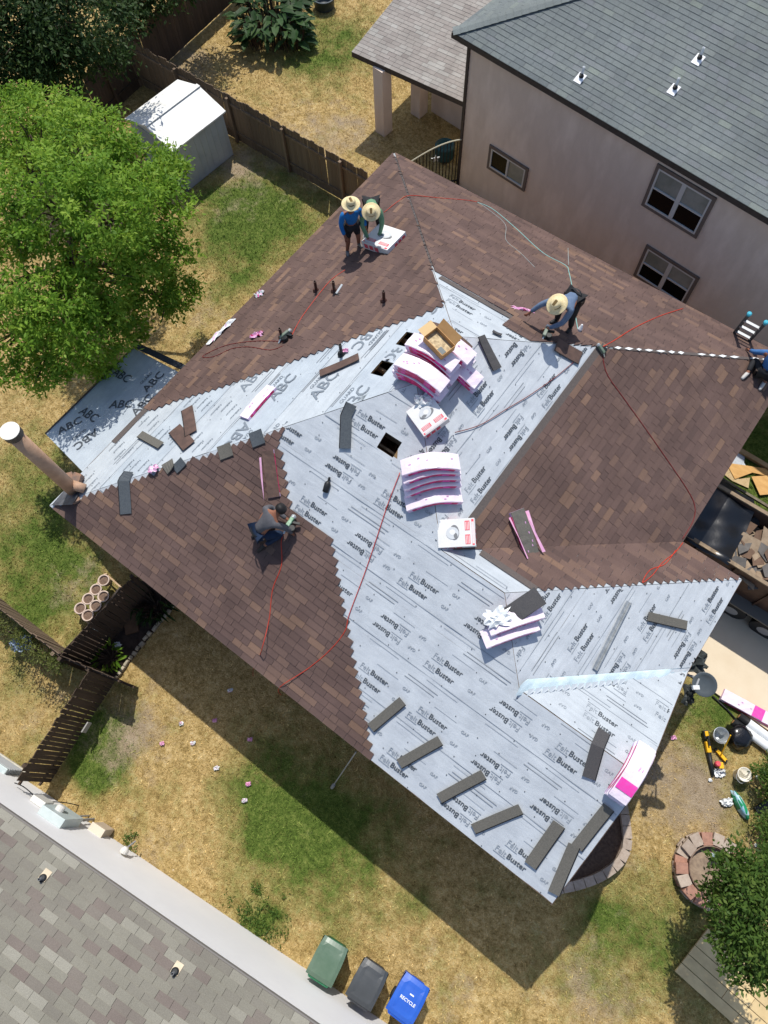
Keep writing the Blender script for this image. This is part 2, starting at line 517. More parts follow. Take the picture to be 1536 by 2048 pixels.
wl.add([(xR - ov, yF + ov, Z0 - .02), (xR - ov, yV, Z0 - .02), (xR - ov, yF + GG, tz(GG) - .12), (xR - ov - .1, yF + ov, Z0 - .02), (xR - ov - .1, yV, Z0 - .02), (xR - ov - .1, yF + GG, tz(GG) - .12)],
       [(0, 1, 2), (5, 4, 3), (0, 3, 4, 1), (1, 4, 5, 2), (2, 5, 3, 0)])
wl.build('wall', M_BRICKW, HOUSE)
# attic joists seen through the open vent holes
M_JST = mat('joist_wood', lin(190, 160, 125), lin(150, 120, 85), 8)
for s, hx, hy in HOLES:
    a, t = s.px(hx, hy); c = s.P(a, t, -0.35)
    MB().box(c + Vector((0, .12, 0)), (1.2, .05, .14)).build('attic_joist', M_JST, HOUSE); MB().box(c - Vector((0, .14, .05)), (1.2, .05, .14)).build('attic_joist', M_JST, HOUSE)

# ------------------------------------------------------------------ underlayment
def wrk(a, t, sd):
    return 0.5 + 0.22 * math.sin(a * 2.3 + t * 5.1 + sd) + 0.16 * math.sin(a * 7.1 - t * 2.7 + sd * 2) + 0.12 * math.sin(a * 1.1 + t * 13 + sd * 3)
def felt_material(name, c1, c2, ax='x'):
    m = bpy.data.materials.new(name); m.use_nodes = True; t = m.node_tree; b = t.nodes['Principled BSDF']
    b.inputs['Roughness'].default_value = .5; b.inputs['Specular IOR Level'].default_value = .3
    g = t.nodes.new('ShaderNodeNewGeometry')
    def noise(sc, scale, det=5, rough=.6, dist=0.0):
        mp = t.nodes.new('ShaderNodeMapping'); mp.inputs['Scale'].default_value = sc; t.links.new(g.outputs['Position'], mp.inputs['Vector'])
        n = t.nodes.new('ShaderNodeTexNoise'); n.inputs['Scale'].default_value = scale; n.inputs['Detail'].default_value = det; n.inputs['Roughness'].default_value = rough; n.inputs['Distortion'].default_value = dist
        t.links.new(mp.outputs['Vector'], n.inputs['Vector']); return n.outputs['Fac']
    def mr(f, a, b_, c, d):
        q = t.nodes.new('ShaderNodeMapRange'); q.inputs['From Min'].default_value = a; q.inputs['From Max'].default_value = b_; q.inputs['To Min'].default_value = c; q.inputs['To Max'].default_value = d
        t.links.new(f, q.inputs['Value']); return q.outputs['Result']
    def mul(a, c):
        q = t.nodes.new('ShaderNodeMath'); q.operation = 'MULTIPLY'; t.links.new(a, q.inputs[0]); t.links.new(c, q.inputs[1]); return q.outputs[0]
    st_ = (.12, 1, 1) if ax == 'x' else (1, .12, 1)
    cl = noise((1, 1, 1), 2.2, 6); streak = noise(st_, 14, 4); weave = noise((1, 1, 1), 70, 2); scuff = noise((1, 1, 1), 9, 6, .7, 1.5)
    r_ = t.nodes.new('ShaderNodeValToRGB'); e = r_.color_ramp.elements; e[0].position = .35; e[0].color = c1; e[1].position = .68; e[1].color = c2
    t.links.new(cl, r_.inputs['Fac'])
    v = mul(mul(mr(streak, .3, .7, .94, 1.05), mr(weave, .3, .7, .93, 1.07)), mr(scuff, .58, .72, 1.0, .84))
    hs = t.nodes.new('ShaderNodeHueSaturation'); t.links.new(r_.outputs['Color'], hs.inputs['Color']); t.links.new(v, hs.inputs['Value']); t.links.new(hs.outputs['Color'], b.inputs['Base Color'])
    wr = noise((.35, 1, 1) if ax == 'x' else (1, .35, 1), 4.5, 5, .62, 1.0)
    bp = t.nodes.new('ShaderNodeBump'); bp.inputs['Strength'].default_value = .42; bp.inputs['Distance'].default_value = .022; t.links.new(wr, bp.inputs['Height']); t.links.new(bp.outputs['Normal'], b.inputs['Normal'])
    return m
M_FELT = felt_material('grey_felt', lin(174, 180, 186), lin(189, 195, 200))
M_FELTY = felt_material('grey_felt_turned', lin(176, 182, 188), lin(191, 197, 202), 'y')
M_FELT2 = felt_material('blue_grey_felt', lin(164, 173, 181), lin(178, 187, 194), 'y')
M_FELT3 = felt_material('pale_felt', lin(170, 177, 183), lin(183, 190, 195), 'y')
M_FELT4 = felt_material('pale_felt_turned', lin(166, 173, 179), lin(180, 187, 192))
def felt_strip(s, t0, t1, m, sd, base=0.006, hol=()):
    e = 1e-4
    rows = [t0 + (t1 - t0) * i / 5 for i in range(6)]
    for h in hol: rows += [h[2], h[3]]
    rows = sorted(x for x in rows if t0 - e <= x <= t1 + e)
    wid = max(s.R(t0 + e) - s.L(t0 + e), s.R(t1 - e) - s.L(t1 - e)); n = max(2, int(wid / 0.16))
    V = []; Fc = []
    for i, t in enumerate(rows):
        tt = min(max(t, t0 + e), t1 - e); l, r = s.L(tt), s.R(tt)
        for j in range(n + 1):
            a = l + (r - l) * j / n
            for h in hol:
                if h[2] - e <= t <= h[3] + e:
                    if abs(a - h[0]) < wid / n * .52: a = h[0]
                    elif abs(a - h[1]) < wid / n * .52: a = h[1]
            V.append(s.P(a, t, base + 0.013 * wrk(a, t, sd)))
    for i in range(len(rows) - 1):
        tm = (rows[i] + rows[i + 1]) / 2; l, r = s.L(tm), s.R(tm)
        for j in range(n):
            am = l + (r - l) * (j + .5) / n
            if any(h[0] < am < h[1] and h[2] < tm < h[3] for h in hol): continue
            q = (i * (n + 1) + j, i * (n + 1) + j + 1, (i + 1) * (n + 1) + j + 1, (i + 1) * (n + 1) + j)
            nn = (V[q[1]] - V[q[0]]).cross(V[q[2]] - V[q[0]])
            if nn.dot(s.n) < 0: q = q[::-1]
            Fc.append(q)
    b = MB(); b.add(V, Fc)
    return b.build('underlayment_strip', m, HOUSE, smooth=True)
FELTROWS = {}
for s in SLOPES:
    brk = sorted(set([0.0, s.tmax] + list(s.breaks)))
    w = 1.02; sd = ord(s.name)
    ts = [0.0]
    while ts[-1] + w < s.tmax: ts.append(ts[-1] + w)
    FELTROWS[s.name] = list(ts)
    ts = sorted(set(ts + brk))
    ts = [t for i, t in enumerate(ts) if i == 0 or t - ts[i - 1] > 1e-6]
    hol = []
    for hs_, hx, hy in HOLES:
        if hs_ is s:
            a, t = s.px(hx, hy); hol.append((a - .19, a + .19, t - .17, t + .17))
    for i, (t0, t1) in enumerate(zip(ts[:-1], ts[1:])):
        up = t1 + (0.05 if (t1 not in s.breaks and t1 < s.tmax - .06) else 0)
        mm = M_FELT
        if s is SL: mm = M_FELT2 if i % 2 else M_FELT3
        if s in (SR, SP): mm = M_FELTY
        if s in (SB, SW): mm = M_FELT4
        if s is SG: mm = M_FELT4
        felt_strip(s, t0, up, mm, sd + i * 1.7, 0.006 + 0.0025 * (i % 3), hol)

# printed lettering, one sheet of flat print per slope
def in_hole(s, a, t, pad=.02):
    for hs_, hx, hy in HOLES:
        if hs_.name == s.name and (hs_.e - s.e).length < .1:
            ha, ht = hs_.px(hx, hy)
            if abs(a - ha) < .19 + pad and abs(t - ht) < .17 + pad: return True
        elif hs_.name == s.name:
            ha, ht = hs_.px(hx, hy)
            if abs(-a - ha) < .19 + pad and abs(t - ht) < .17 + pad: return True
    return False
def print_on(s, items, name, m, parent, k=0.0255):
    """items: (text, a, t, size, angle, bold)"""
    V = []; Fc = []
    for (tx, a, t, size, ang, bold) in items:
        v, f = text_mesh(tx, bold)
        if not len(v): continue
        cx = (v[:, 0].max() + v[:, 0].min()) / 2; cy = 0.35
        ca, sa_ = math.cos(ang), math.sin(ang)
        A = a + ((v[:, 0] - cx) * ca - (v[:, 1] - cy) * sa_) * size
        T = t + ((v[:, 0] - cx) * sa_ + (v[:, 1] - cy) * ca) * size
        ok = np.array([(0.02 < tt < s.tmax - .02) and s.L(tt) + .03 < aa < s.R(tt) - .03 and not in_hole(s, aa, tt) for aa, tt in zip(A, T)])
        o = len(V)
        V += [tuple(s.P(aa, tt, k)) for aa, tt in zip(A, T)]
        Fc += [tuple(o + q for q in tri) for tri in f if ok[list(tri)].all()]
    if not Fc: return None
    V, Fc = np.array(V), np.array(Fc)
    nn = np.cross(V[Fc[:, 1]] - V[Fc[:, 0]], V[Fc[:, 2]] - V[Fc[:, 0]]) @ np.array(s.n)
    Fc[nn < 0] = Fc[nn < 0][:, ::-1]
    o = np_mesh(name, V, Fc, m, parent)
    return o
M_INK = mat('felt_print_dark', lin(74, 80, 86)); M_INK2 = mat('felt_print_light', lin(140, 148, 156)); M_INK3 = mat('felt_print_faint', lin(118, 127, 136)); M_INK4 = mat('felt_rule_grey', lin(128, 134, 140))
def flipdir(s):
    """reading direction so that print is not mirrored: e x u must point along n"""
    return 1 if s.e.cross(s.u).dot(s.n) > 0 else -1
def rect_items(s, rects, name, m, k=0.0250, parent=None):
    b = MB()
    for (a, t, w, h, ang) in rects:
        ca, sa_ = math.cos(ang), math.sin(ang); q = []
        okk = True
        for dx, dy in ((-w / 2, -h / 2), (w / 2, -h / 2), (w / 2, h / 2), (-w / 2, h / 2)):
            aa, tt = a + dx * ca - dy * sa_, t + dx * sa_ + dy * ca
            if not (0.02 < tt < s.tmax - .02 and s.L(tt) + .02 < aa < s.R(tt) - .02) or in_hole(s, aa, tt): okk = False
            q.append(s.P(aa, tt, k))
        if not okk: continue
        if (q[1] - q[0]).cross(q[2] - q[0]).dot(s.n) < 0: q = q[::-1]
        b.add(q, [(0, 1, 2, 3)])
    if b.f:
        o = b.build(name, m, parent or HOUSE); o['kind'] = 'stuff'; return o
def abc_striped(items, a, t, size, ang, rects):
    items.append(('ABC', a, t, size, ang, 0.012))
for s in SLOPES:
    fl = flipdir(s)
    dark = []; light = []; faint = []; lines = []; lines2 = []
    rng = random.Random(ord(s.name))
    wide = s.R(0.01) - s.L(0.01)
    for ri, t0 in enumerate(FELTROWS[s.name]):
        a = -4.0 + rng.uniform(0, .5)
        while a < wide + 4:
            ab = (s is SL and not (0.2 < a < 3.6))
            low = (s is SL and a < 4.4 and t0 < 2.2)
            if low:
                for tt in (.22, .42, .66, .86):
                    faint.append(('FeltBuster', a + rng.uniform(-.1, .1), t0 + tt, .085, 0 if fl > 0 else math.pi, .004))
                a += 0.95; continue
            if s is SL:
                up = (int(a * 10) + ri) % 2
                an = (0 if up else math.pi)
                dark.append(('ABC', a, t0 + .42, .40, an, .012))
                dd = -0.30 if up else .30
                faint.append(('GUARD', a + .05, t0 + .42 + dd * .82, .13, an, .002))
                lines.append((a, t0 + .42 + dd * 1.22, .62, .018, 0)); lines.append((a, t0 + .42 + dd * 1.36, .62, .018, 0))
                a += 1.45; continue
            for row, tt in enumerate((.20, .42)):
                up = (ri + int((a + 5) / 1.32)) % 2 == 0
                an = 0 if up else math.pi
                sz = .150; off = rng.uniform(-.04, .04) + row * .06
                d = 1 if up else -1
                light.append(('Felt', a + off - d * .245, t0 + tt, sz, an, .0))
                dark.append(('Buster', a + off + d * .088, t0 + tt, sz, an, .018))
                lines2.append((a + off - d * .24, t0 + tt - d * .085, .26, .012, 0))
            for q in range(2):
                light.append(('GAF', a + .62 + .06 * q, t0 + .25 + .30 * q, .085, an, .012))
            lines2.append((a + .2, t0 + .62, .5, .008, 0)); lines2.append((a - .1, t0 + .95, .7, .008, 0))
            a += 1.32 + rng.uniform(-.05, .05)
        # paired rule lines near the lap
        a = -4.0 + rng.uniform(0, 1)
        while a < wide + 4:
            L = rng.uniform(.5, 1.0)
            lines.append((a, t0 + .76, L, .012, 0)); lines.append((a + .04, t0 + .83, L, .012, 0))
            a += 2.0 + rng.uniform(0, .8)
    # mirrored frames: turn the print over so that it reads
    def fix(it): return it
    if fl < 0:
        _P = s.P
    print_on_s = s
    if fl < 0:
        class _M:  # same slope with its along-eave axis reversed, so lettering is not mirrored
            pass
        ms = Slope(s.name, s.O, -s.e, (s.u.x / CS, s.u.y / CS), s.poly, (lambda t, s=s: -s.R(t)), (lambda t, s=s: -s.L(t)), s.tmax, s.breaks)
        print_on_s = ms
        dark = [(x, -a, t, z, an + math.pi, bo) for x, a, t, z, an, bo in dark]; light = [(x, -a, t, z, an + math.pi, bo) for x, a, t, z, an, bo in light]
        faint = [(x, -a, t, z, an + math.pi, bo) for x, a, t, z, an, bo in faint]
    print_on(print_on_s, dark, 'printed_lettering', M_INK if s is not SL else M_INK3, HOUSE)
    print_on(print_on_s, light, 'printed_lettering', M_INK2, HOUSE, 0.0262)
    print_on(print_on_s, faint, 'printed_lettering', M_INK3, HOUSE, 0.0258)
    rect_items(s, lines, 'printed_line', M_INK4)
    rect_items(s, lines2, 'printed_line', M_INK2, 0.0254)
lap = MB()
for s in SLOPES:
    for t0 in FELTROWS[s.name][1:]:
        a = s.L(t0) + .03
        while a < s.R(t0) - .05:
            b_ = min(a + .4, s.R(t0) - .03); w = .007 + .006 * hsh(a, t0)
            if not in_hole(s, a, t0, .1) and not in_hole(s, b_, t0, .1):
                q = [s.P(a, t0 + .004 * math.sin(a * 5), .0245), s.P(b_, t0 + .004 * math.sin(b_ * 5), .0245), s.P(b_, t0 + w, .0245), s.P(a, t0 + w, .0245)]
                if (q[1] - q[0]).cross(q[2] - q[0]).dot(s.n) < 0: q = q[::-1]
                lap.add(q, [(0, 1, 2, 3)])
            a = b_
lap.build('lap_edge', M_INK2, HOUSE)['kind'] = 'stuff'
# cap nails
nb = MB(); lb = MB()
for s in SLOPES:
    rng = random.Random(ord(s.name) + 5)
    t = 0.06
    while t < s.tmax - .05:
        a = s.L(t) + rng.uniform(0.1, .6)
        while a < s.R(t) - .1:
            tt = t + rng.uniform(-.07, .07); r_ = 0.012
            if 0.02 < tt < s.tmax - .02 and s.L(tt) < a < s.R(tt) and not in_hole(s, a, tt):
                q = [s.P(a + r_ * math.cos(k * math.pi / 3), tt + r_ * math.sin(k * math.pi / 3), .0272) for k in range(6)]
                if (q[1] - q[0]).cross(q[2] - q[0]).dot(s.n) < 0: q = q[::-1]
                nb.add(q, [tuple(range(6))])
            a += rng.uniform(.45, 1.0)
        t += 0.33
nb.build('cap_nail', mat('nail_cap', lin(80, 84, 88)), HOUSE)['kind'] = 'stuff'
# ------------------------------------------------------------------ shingles
def polyline_fn(s, pts, k=0.03):
    st = sorted([(s.px(x, y, k)[1], s.px(x, y, k)[0]) for x, y in pts])
    T = [q[0] for q in st]; A = [q[1] for q in st]
    return lambda t: float(np.interp(t, T, A))
def tabs(s, regions, expo, wmin, wmax, base, rng, drop=0.011, ragged=0.0):
    """list of (corner quad, thickness, tint). regions: list of (t0,t1,Lfn,Lstep,Rfn,Rstep)"""
    out = []; i = 0; t = 0.0
    while t < s.tmax:
        t1 = min(t + expo, s.tmax - 1e-3); tm = (t + t1) / 2
        if t1 - t < 0.02: break
        for (ra, rb, Lf, Ls, Rf, Rs) in regions:
            if not (ra <= tm < rb): continue
            l0 = Lf(tm) if Ls else Lf(t); l1 = l0 if Ls else Lf(t1)
            r0_ = Rf(tm) if Rs else Rf(t); r1_ = r0_ if Rs else Rf(t1)
            if Rs: r0_ = r1_ = r0_ + rng.uniform(-.035, .02)
            if Ls and ragged: l0 = l1 = l0 + rng.uniform(0, ragged)
            a = min(l0, l1) - rng.uniform(0, wmax); run = rng.random(); left = 0
            while a < max(r0_, r1_):
                w = rng.uniform(wmin, wmax); b = a + w
                # neighbouring tabs of a laminated shingle come from one colour blend
                if left <= 0: run = rng.gauss(.42, .17) if rng.random() > .13 else rng.uniform(.72, 1.0); left = rng.choice((1, 1, 1, 2))
                left -= 1
                tint = min(1, max(0, run + rng.uniform(-.06, .06)))
                a0, a1 = max(a, l0), max(a, l1); b0, b1 = min(b, r0_), min(b, r1_)
                if b0 - a0 > 0.01 or b1 - a1 > 0.01:
                    b0, b1 = max(b0, a0 + .002), max(b1, a1 + .002)
                    out.append(((a0, b0, b1, a1, t, t1), drop + rng.uniform(0, .005), tint))
                a = b
        t += expo; i += 1
    return out
def tab_geo(s, q, th, base, gap=0.003):
    a0, b0, b1, a1, t0, t1 = q
    g = gap
    top = [s.P(a0 + g, t0, base + th), s.P(b0 - g, t0, base + th), s.P(b1 - g, t1 + .004, base + .002), s.P(a1 + g, t1 + .004, base + .002)]
    bot = [s.P(a0 + g, t0, base - .004), s.P(b0 - g, t0, base - .004), s.P(b1 - g, t1 + .004, base - .004), s.P(a1 + g, t1 + .004, base - .004)]
    fs = [(0, 1, 2, 3), (4, 5, 1, 0), (5, 6, 2, 1), (7, 4, 0, 3)]
    if (top[1] - top[0]).cross(top[2] - top[0]).dot(s.n) < 0: fs = [f[::-1] for f in fs]
    return top + bot, fs
def shown(p):
    """how large a piece at p shows: falls with the distance, nought outside the frame"""
    d = _RM.inverted() @ (Vector(p) - CAM_LOC)
    if d.z > -0.1: return 0
    x = 768 + FOC * d.x / -d.z; y = 1024 - FOC * d.y / -d.z
    if not (0 < x < 1536 and 0 < y < 2048): return 0
    return 1.0 / (d.length ** 2)
def lay_shingles(all_tabs, house, m, base, parent_name='shingle', limit=298, key=None):
    sc = []
    for i, (s, q, th, tint) in enumerate(all_tabs):
        c = s.P((q[0] + q[1] + q[2] + q[3]) / 4, (q[4] + q[5]) / 2)
        area = ((q[1] - q[0]) + (q[2] - q[3])) / 2 * (q[5] - q[4])
        dv = (CAM_LOC - c).normalized().dot(s.n)
        sc.append((shown(c) * area * max(dv, 0) * (key(c) if key else 1.0), i))
    sc.sort(reverse=True)
    single = set(i for v, i in sc[:limit] if v > 0)
    big = MB(); bt = []
    for i, (s, q, th, tint) in enumerate(all_tabs):
        v, f = tab_geo(s, q, th, base)
        if i in single:
            b = MB(); b.add(v, f)
            b.build(parent_name, m, house, attrs={'tint': [tint] * len(f)})
        else:
            big.add(v, f); bt += [tint] * len(f)
    o = big.build(parent_name + '_field', m, house, attrs={'tint': bt})
    o['kind'] = 'stuff'
M_SHG = ramp_mat('brown_shingle', [(0.0, lin(83, 68, 64)), (0.3, lin(91, 74, 69)), (0.55, lin(97, 79, 73)), (0.72, lin(102, 83, 75)), (0.88, lin(109, 88, 77)), (1.0, lin(117, 94, 80))],
                 rough=0.93, grain=0.30, gscale=160, big=.16, bigscale=1.3)
rs = random.Random(3)
ALL = []
B_ = 0.032
rF = polyline_fn(SF, [(748, 1524), (683, 1183), (664, 1077), (583, 1012), (579, 1000), (557, 880)])
tF0 = SF.px(664, 1076)[1]
ALL += [(SF, *q) for q in tabs(SF, [(0, 99, lambda t: t * CS + .015, True, rF, True)], .143, .17, .40, B_, rs, ragged=.10)]
sLp = [(300, 822), (350, 802), (435, 777), (540, 739), (640, 702), (747, 661), (838, 632), (890, 609)]
sLf = polyline_fn(SL, sLp)
tA = SL.px(890, 609)[1]
a_ab, t_ab = SL.px(228, 886)
ALL += [(SL, *q) for q in tabs(SL, [(0.13, tA, sLf, True, lambda t: (yB - yF) - t * CS - .02, False), (0, .13, lambda t: sLf(.16), True, lambda t: (yB - yF) - t * CS - .02, False)],
                               .143, .17, .40, B_, rs)]
tB1 = SB.px(875, 550)[1]; tB2 = SB.px(1082, 697)[1]
aB1 = SB.px(1012, 645)[0]
ALL += [(SB, *q) for q in tabs(SB, [(0, tB1, lambda t: t * CS + .02, False, lambda t: (xI - xL) - t * CS - .02, False),
                                    (tB1, tB2, lambda t: aB1, True, lambda t: (xI - xL) - t * CS - .02, False)], .143, .17, .40, B_, rs)]
tR1 = SR.px(1078, 875)[1]
ALL += [(SR, *q) for q in tabs(SR, [(0, tR1, lambda t: SR.L(t) - (.0 if t * CS < HW else -.05), False, lambda t: SR.R(t) - .02, False)], .143, .17, .40, B_, rs)]
tW1 = SW.px(1018, 1138)[1]
ALL += [(SW, *q) for q in tabs(SW, [(0, tW1, lambda t: SW.L(t) - .0, False, lambda t: SW.R(t) - .02, True)], .143, .17, .40, B_, rs)]
lay_shingles(ALL, HOUSE, M_SHG, B_)
# bare headlap band left exposed at the top of the last courses (dark, no mineral blend) and the starter strip
M_HEAD = mat('shingle_headlap', lin(84, 78, 76), lin(96, 88, 84), 30, 0.92, 0.2)
def flat_strip(s, a0, a1, t0, t1, k, m, name, parent=HOUSE):
    n = max(1, int((a1 - a0) / .5)); V = []; Fc = []
    for j in range(n + 1):
        a = a0 + (a1 - a0) * j / n
        V += [s.P(a, t0, k), s.P(a, t1, k - .004)]
    for j in range(n):
        q = (2 * j, 2 * j + 2, 2 * j + 3, 2 * j + 1)
        if (V[q[1]] - V[q[0]]).cross(V[q[2]] - V[q[0]]).dot(s.n) < 0: q = q[::-1]
        Fc.append(q)
    b = MB(); b.add(V, Fc); return b.build(name, m, parent)
flat_strip(SR, SR.L(tR1) + .06, SR.R(tR1) - .1, tR1, tR1 + .19, B_ + .004, M_HEAD, 'headlap_strip')
flat_strip(SW, SW.L(tW1) + .06, SW.R(tW1) - .1, tW1, tW1 + .15, B_ + .004, M_HEAD, 'headlap_strip')
flat_strip(SB, (tB1 + .15) * CS + .06, aB1, tB1, tB1 + .15, B_ + .004, M_HEAD, 'headlap_strip')
flat_strip(SL, a_ab, sLf(.16), 0, .20, B_, M_HEAD, 'starter_strip')
# headlap showing beside each tooth of the stepped edges
hb = MB()
def steps(s, fn, t0, t1, side, expo=.143):
    t = math.ceil(t0 / expo) * expo
    while t < t1:
        a = fn(t + expo / 2); w = .10 + .05 * hsh(t, 3)
        q = [s.P(a, t, B_ + .008), s.P(a + side * w, t + .02, B_ + .006), s.P(a + side * w, t + expo + .10, B_), s.P(a, t + expo + .16, B_)]
        f = (0, 1, 2, 3)
        if (q[1] - q[0]).cross(q[2] - q[0]).dot(s.n) < 0: f = f[::-1]
        t += expo
# hip and ridge ends: ragged tar-dark cut shingle ends along the finished hip
hp = MB()
rr = random.Random(9)
d = 0.25
while d < H1 - 1.2:
    p = Vector((xL + d, yB - d, tz(d) + .03)); w = .09 + rr.random() * .05
    if d < 4.05:
        e = Vector((1, -1, PITCH)).normalized(); l = Vector((-1, 0, -PITCH * 1)).normalized(); r_ = Vector((0, 1, -PITCH)).normalized()
        hp.add([p - e * .06, p + e * .07, p + e * .07 + l * w, p - e * .06 + l * w * .9], [(0, 1, 2, 3)])
        hp.add([p + e * .07, p - e * .06, p - e * .06 + r_ * w * .8, p + e * .07 + r_ * w], [(0, 1, 2, 3)])
    d += .105
hp.build('hip_shingle_end', mat('cut_shingle', lin(78, 74, 74), lin(92, 84, 80), 20, .95), HOUSE)['kind'] = 'stuff'
# white felt torn along the upper right hip: a dashed white line
wb = MB(); d = H1 - 1.75
hipP = lambda d: Vector((xI - d, yB - d, tz(d)))
q = 2.3
while q > -1:
    q -= .01
    break
px0 = SR.px(1222, 703)[1] * CS
dd = 0.2
while dd < px0:
    L = .10 + .10 * hsh(dd, 1)
    if hsh(dd, 2) > .12:
        a, b = hipP(dd) + Vector((0, 0, .055)), hipP(dd + L) + Vector((0, 0, .055))
        o = Vector((-.022, -.022, 0)) ; sd = Vector((.02, -.02, 0)) * (1.0 + .6 * hsh(dd, 4))
        wb.add([a - sd * .3, (a + b) / 2 - sd, b, (a + b) / 2 + sd], [(0, 1, 2, 3)])
    dd += L + .045
wb.build('torn_felt_edge', mat('white_felt_tear', lin(226, 228, 228)), HOUSE)
bk = MB(); bk.bar(hipP(.1) + Vector((0, 0, .034)), hipP(px0) + Vector((0, 0, .034)), .07, .02); bk.build('hip_underlay', M_HEAD, HOUSE)
# valley cut lines on the finished right side
vb = MB(); vb.bar((xI - .12, yI - .05, tz(.05) + .045), (xI - HW + .3, yI - HW + .38, tz(HW - .3) + .035), .025, .008); vb.build('valley_cut', mat('valley_dark', lin(60, 50, 48)), HOUSE)
# hip underlay and blue valley lining with folds on the small gable
M_LINER = mat('valley_liner', lin(176, 196, 206), lin(196, 212, 218), 4, .45, .3)
n = 40; V = []; Fc = []
va = Vector((xR, yV, Z0)); vb_ = Vector((GB_[0], GB_[1], tz(GG)))
e = (vb_ - va).normalized()
for i in range(n + 1):
    u = i / n; c = va + (vb_ - va) * u
    wv = .018 * math.sin(i * 2.1) * (u > .25); lf = .05 + .05 * u + .02 * math.sin(i * 1.3)
    V += [c + Vector((0, .17, 0)) * (.6 + .8 * u) + SP.n * .025, c + Vector((-.03, .05, lf * (u > .12) + .012)) + Vector((0, wv, 0)), c + Vector((0, -.14, .04 + .02 * math.sin(i * 2.1)))]
for i in range(n):
    for k in range(2):
        q = (3 * i + k, 3 * i + k + 1, 3 * i + k + 4, 3 * i + k + 3)
        Fc.append(q)
b = MB(); b.add(V, Fc); b.build('valley_liner', M_LINER, HOUSE, smooth=True)
fb = MB()
for i in range(14):
    u = .40 + .56 * i / 14; c = va + (vb_ - va) * u + Vector((0, -.03, .15))
    fb.add([c, c + e * .12, c + e * .05 + Vector((0, -.17, -.06)), c - e * .03 + Vector((0, -.08, -.02))], [(0, 1, 2, 3)])
fb.build('liner_fold', mat('white_fold', lin(222, 228, 230), rough=.5), HOUSE)['kind'] = 'stuff'
# bent drip flashing lying on the right slope
ps = [rp(1258, 1205)[0], rp(1190, 1340)[0]]
t_ = tag(MB().bar(ps[0] + Vector((0, 0, .02)), ps[1] + Vector((0, 0, .02)), .13, .012, up=SP.n).bar(ps[0] + Vector((.03, 0, .04)), ps[1] + Vector((.03, 0, .04)), .02, .03, up=SP.n).build('metal_flashing', mat('galv_metal', lin(170, 174, 176), lin(140, 146, 150), 9, .45, metal=.4)),
         'long thin bent metal flashing strip lying on the grey underlayment', 'flashing')

# ------------------------------------------------------------------ chimney
ch = MB(); cbp = Vector((-9.70, .72, 0))
M_TERRA = mat('chimney_tan', lin(184, 150, 124), lin(166, 134, 110), 6, .6, .15)
cz = 3.55
pipe = MB().tube([cbp + Vector((0, 0, cz)), cbp + Vector((0, 0, 6.42))], .150, 20).build('chimney_pipe', M_TERRA, HOUSE, smooth=True)
cap_d = MB().lathe(cbp + Vector((0, 0, 6.36)), [(.15, 0), (.185, .02), (.188, .16), (.18, .18)], 24).build('chimney_cap', mat('cap_band', lin(70, 64, 60), lin(84, 78, 72), 8, .5), pipe)
MB().lathe(cbp + Vector((0, 0, 6.545)), [(.192, 0), (.192, .012), (.02, .03)], 28).build('cap_disc', mat('cap_white', lin(226, 224, 216), lin(210, 206, 194), 5, .5), pipe)
MB().tube([cbp + Vector((.06, .06, cz + .5)), cbp + Vector((.30, .16, cz + .42))], .11, 12).build('chimney_elbow', M_TERRA, pipe, smooth=True)
bs = MB(); rr = random.Random(4)
for i in range(9):
    an = rr.uniform(0, 6.28); c = cbp + Vector((math.cos(an) * .25, math.sin(an) * .25, 3.68 + rr.uniform(-.08, .22)))
    bs.box(c, (rr.uniform(.12, .3), rr.uniform(.06, .2), rr.uniform(.06, .14)), (Vector((math.cos(an), math.sin(an), .3)).normalized(), Vector((-math.sin(an), math.cos(an), 0)), Vector((0, 0, 1))))
bs.build('chimney_base', mat('torn_masonry', lin(170, 130, 104), lin(120, 104, 96), 5, .8, .3), pipe)
MB().add([SL.P(.02, .1, .04), SL.P(.55, .05, .05), SL.P(.62, .6, .05), SL.P(.3, .75, .06)], [(0, 1, 2, 3)]).build('chimney_flashing', mat('lead_flash', lin(96, 98, 104), lin(70, 72, 78), 8, .5, metal=.3), pipe)

# ------------------------------------------------------------------ lean-to roof beside the chimney
LT = thing('lean_to_roof', 'small low roof with big ABC print underlayment, half shaded by the green tree', 'lean-to', (-11, 2.8, 0))
q = [Vector((-10.02, 1.18, 3.36)), Vector((-10.02, 4.52, 3.36)), Vector((-12.0, 4.52, 2.82)), Vector((-12.0, 1.42, 2.82))]
class _LT: pass
lt = Slope('T', q[3], (0, 1, 0), (1, 0), [], lambda t: 0.0 if t > 9 else 0.0, lambda t: 3.1, 2.0)
lt.u = (q[0] + Vector((0, .12, 0)) - q[3]); lt.u.y = 0; lt.tmax = lt.u.length; lt.u.normalize(); lt.n = lt.u.cross(lt.e) * -1
if lt.n.z < 0: lt.n = -lt.n
tm_ = lt.tmax
lt.L = lambda t: -.24 * t / tm_
V = []; Fc = []
for i in range(9):
    for j in range(21):
        t = tm_ * i / 8; a = lt.L(t) + (lt.R(t) - lt.L(t)) * j / 20; V.append(lt.P(a, t, .012 + .012 * wrk(a, t, 3)))
for i in range(8):
    for j in range(20):
        f = (i * 21 + j, i * 21 + j + 1, (i + 1) * 21 + j + 1, (i + 1) * 21 + j)
        if (V[f[1]] - V[f[0]]).cross(V[f[2]] - V[f[0]]).z < 0: f = f[::-1]
        Fc.append(f)
MB().add(V, Fc).build('underlayment_strip', M_FELT2, LT, smooth=True)
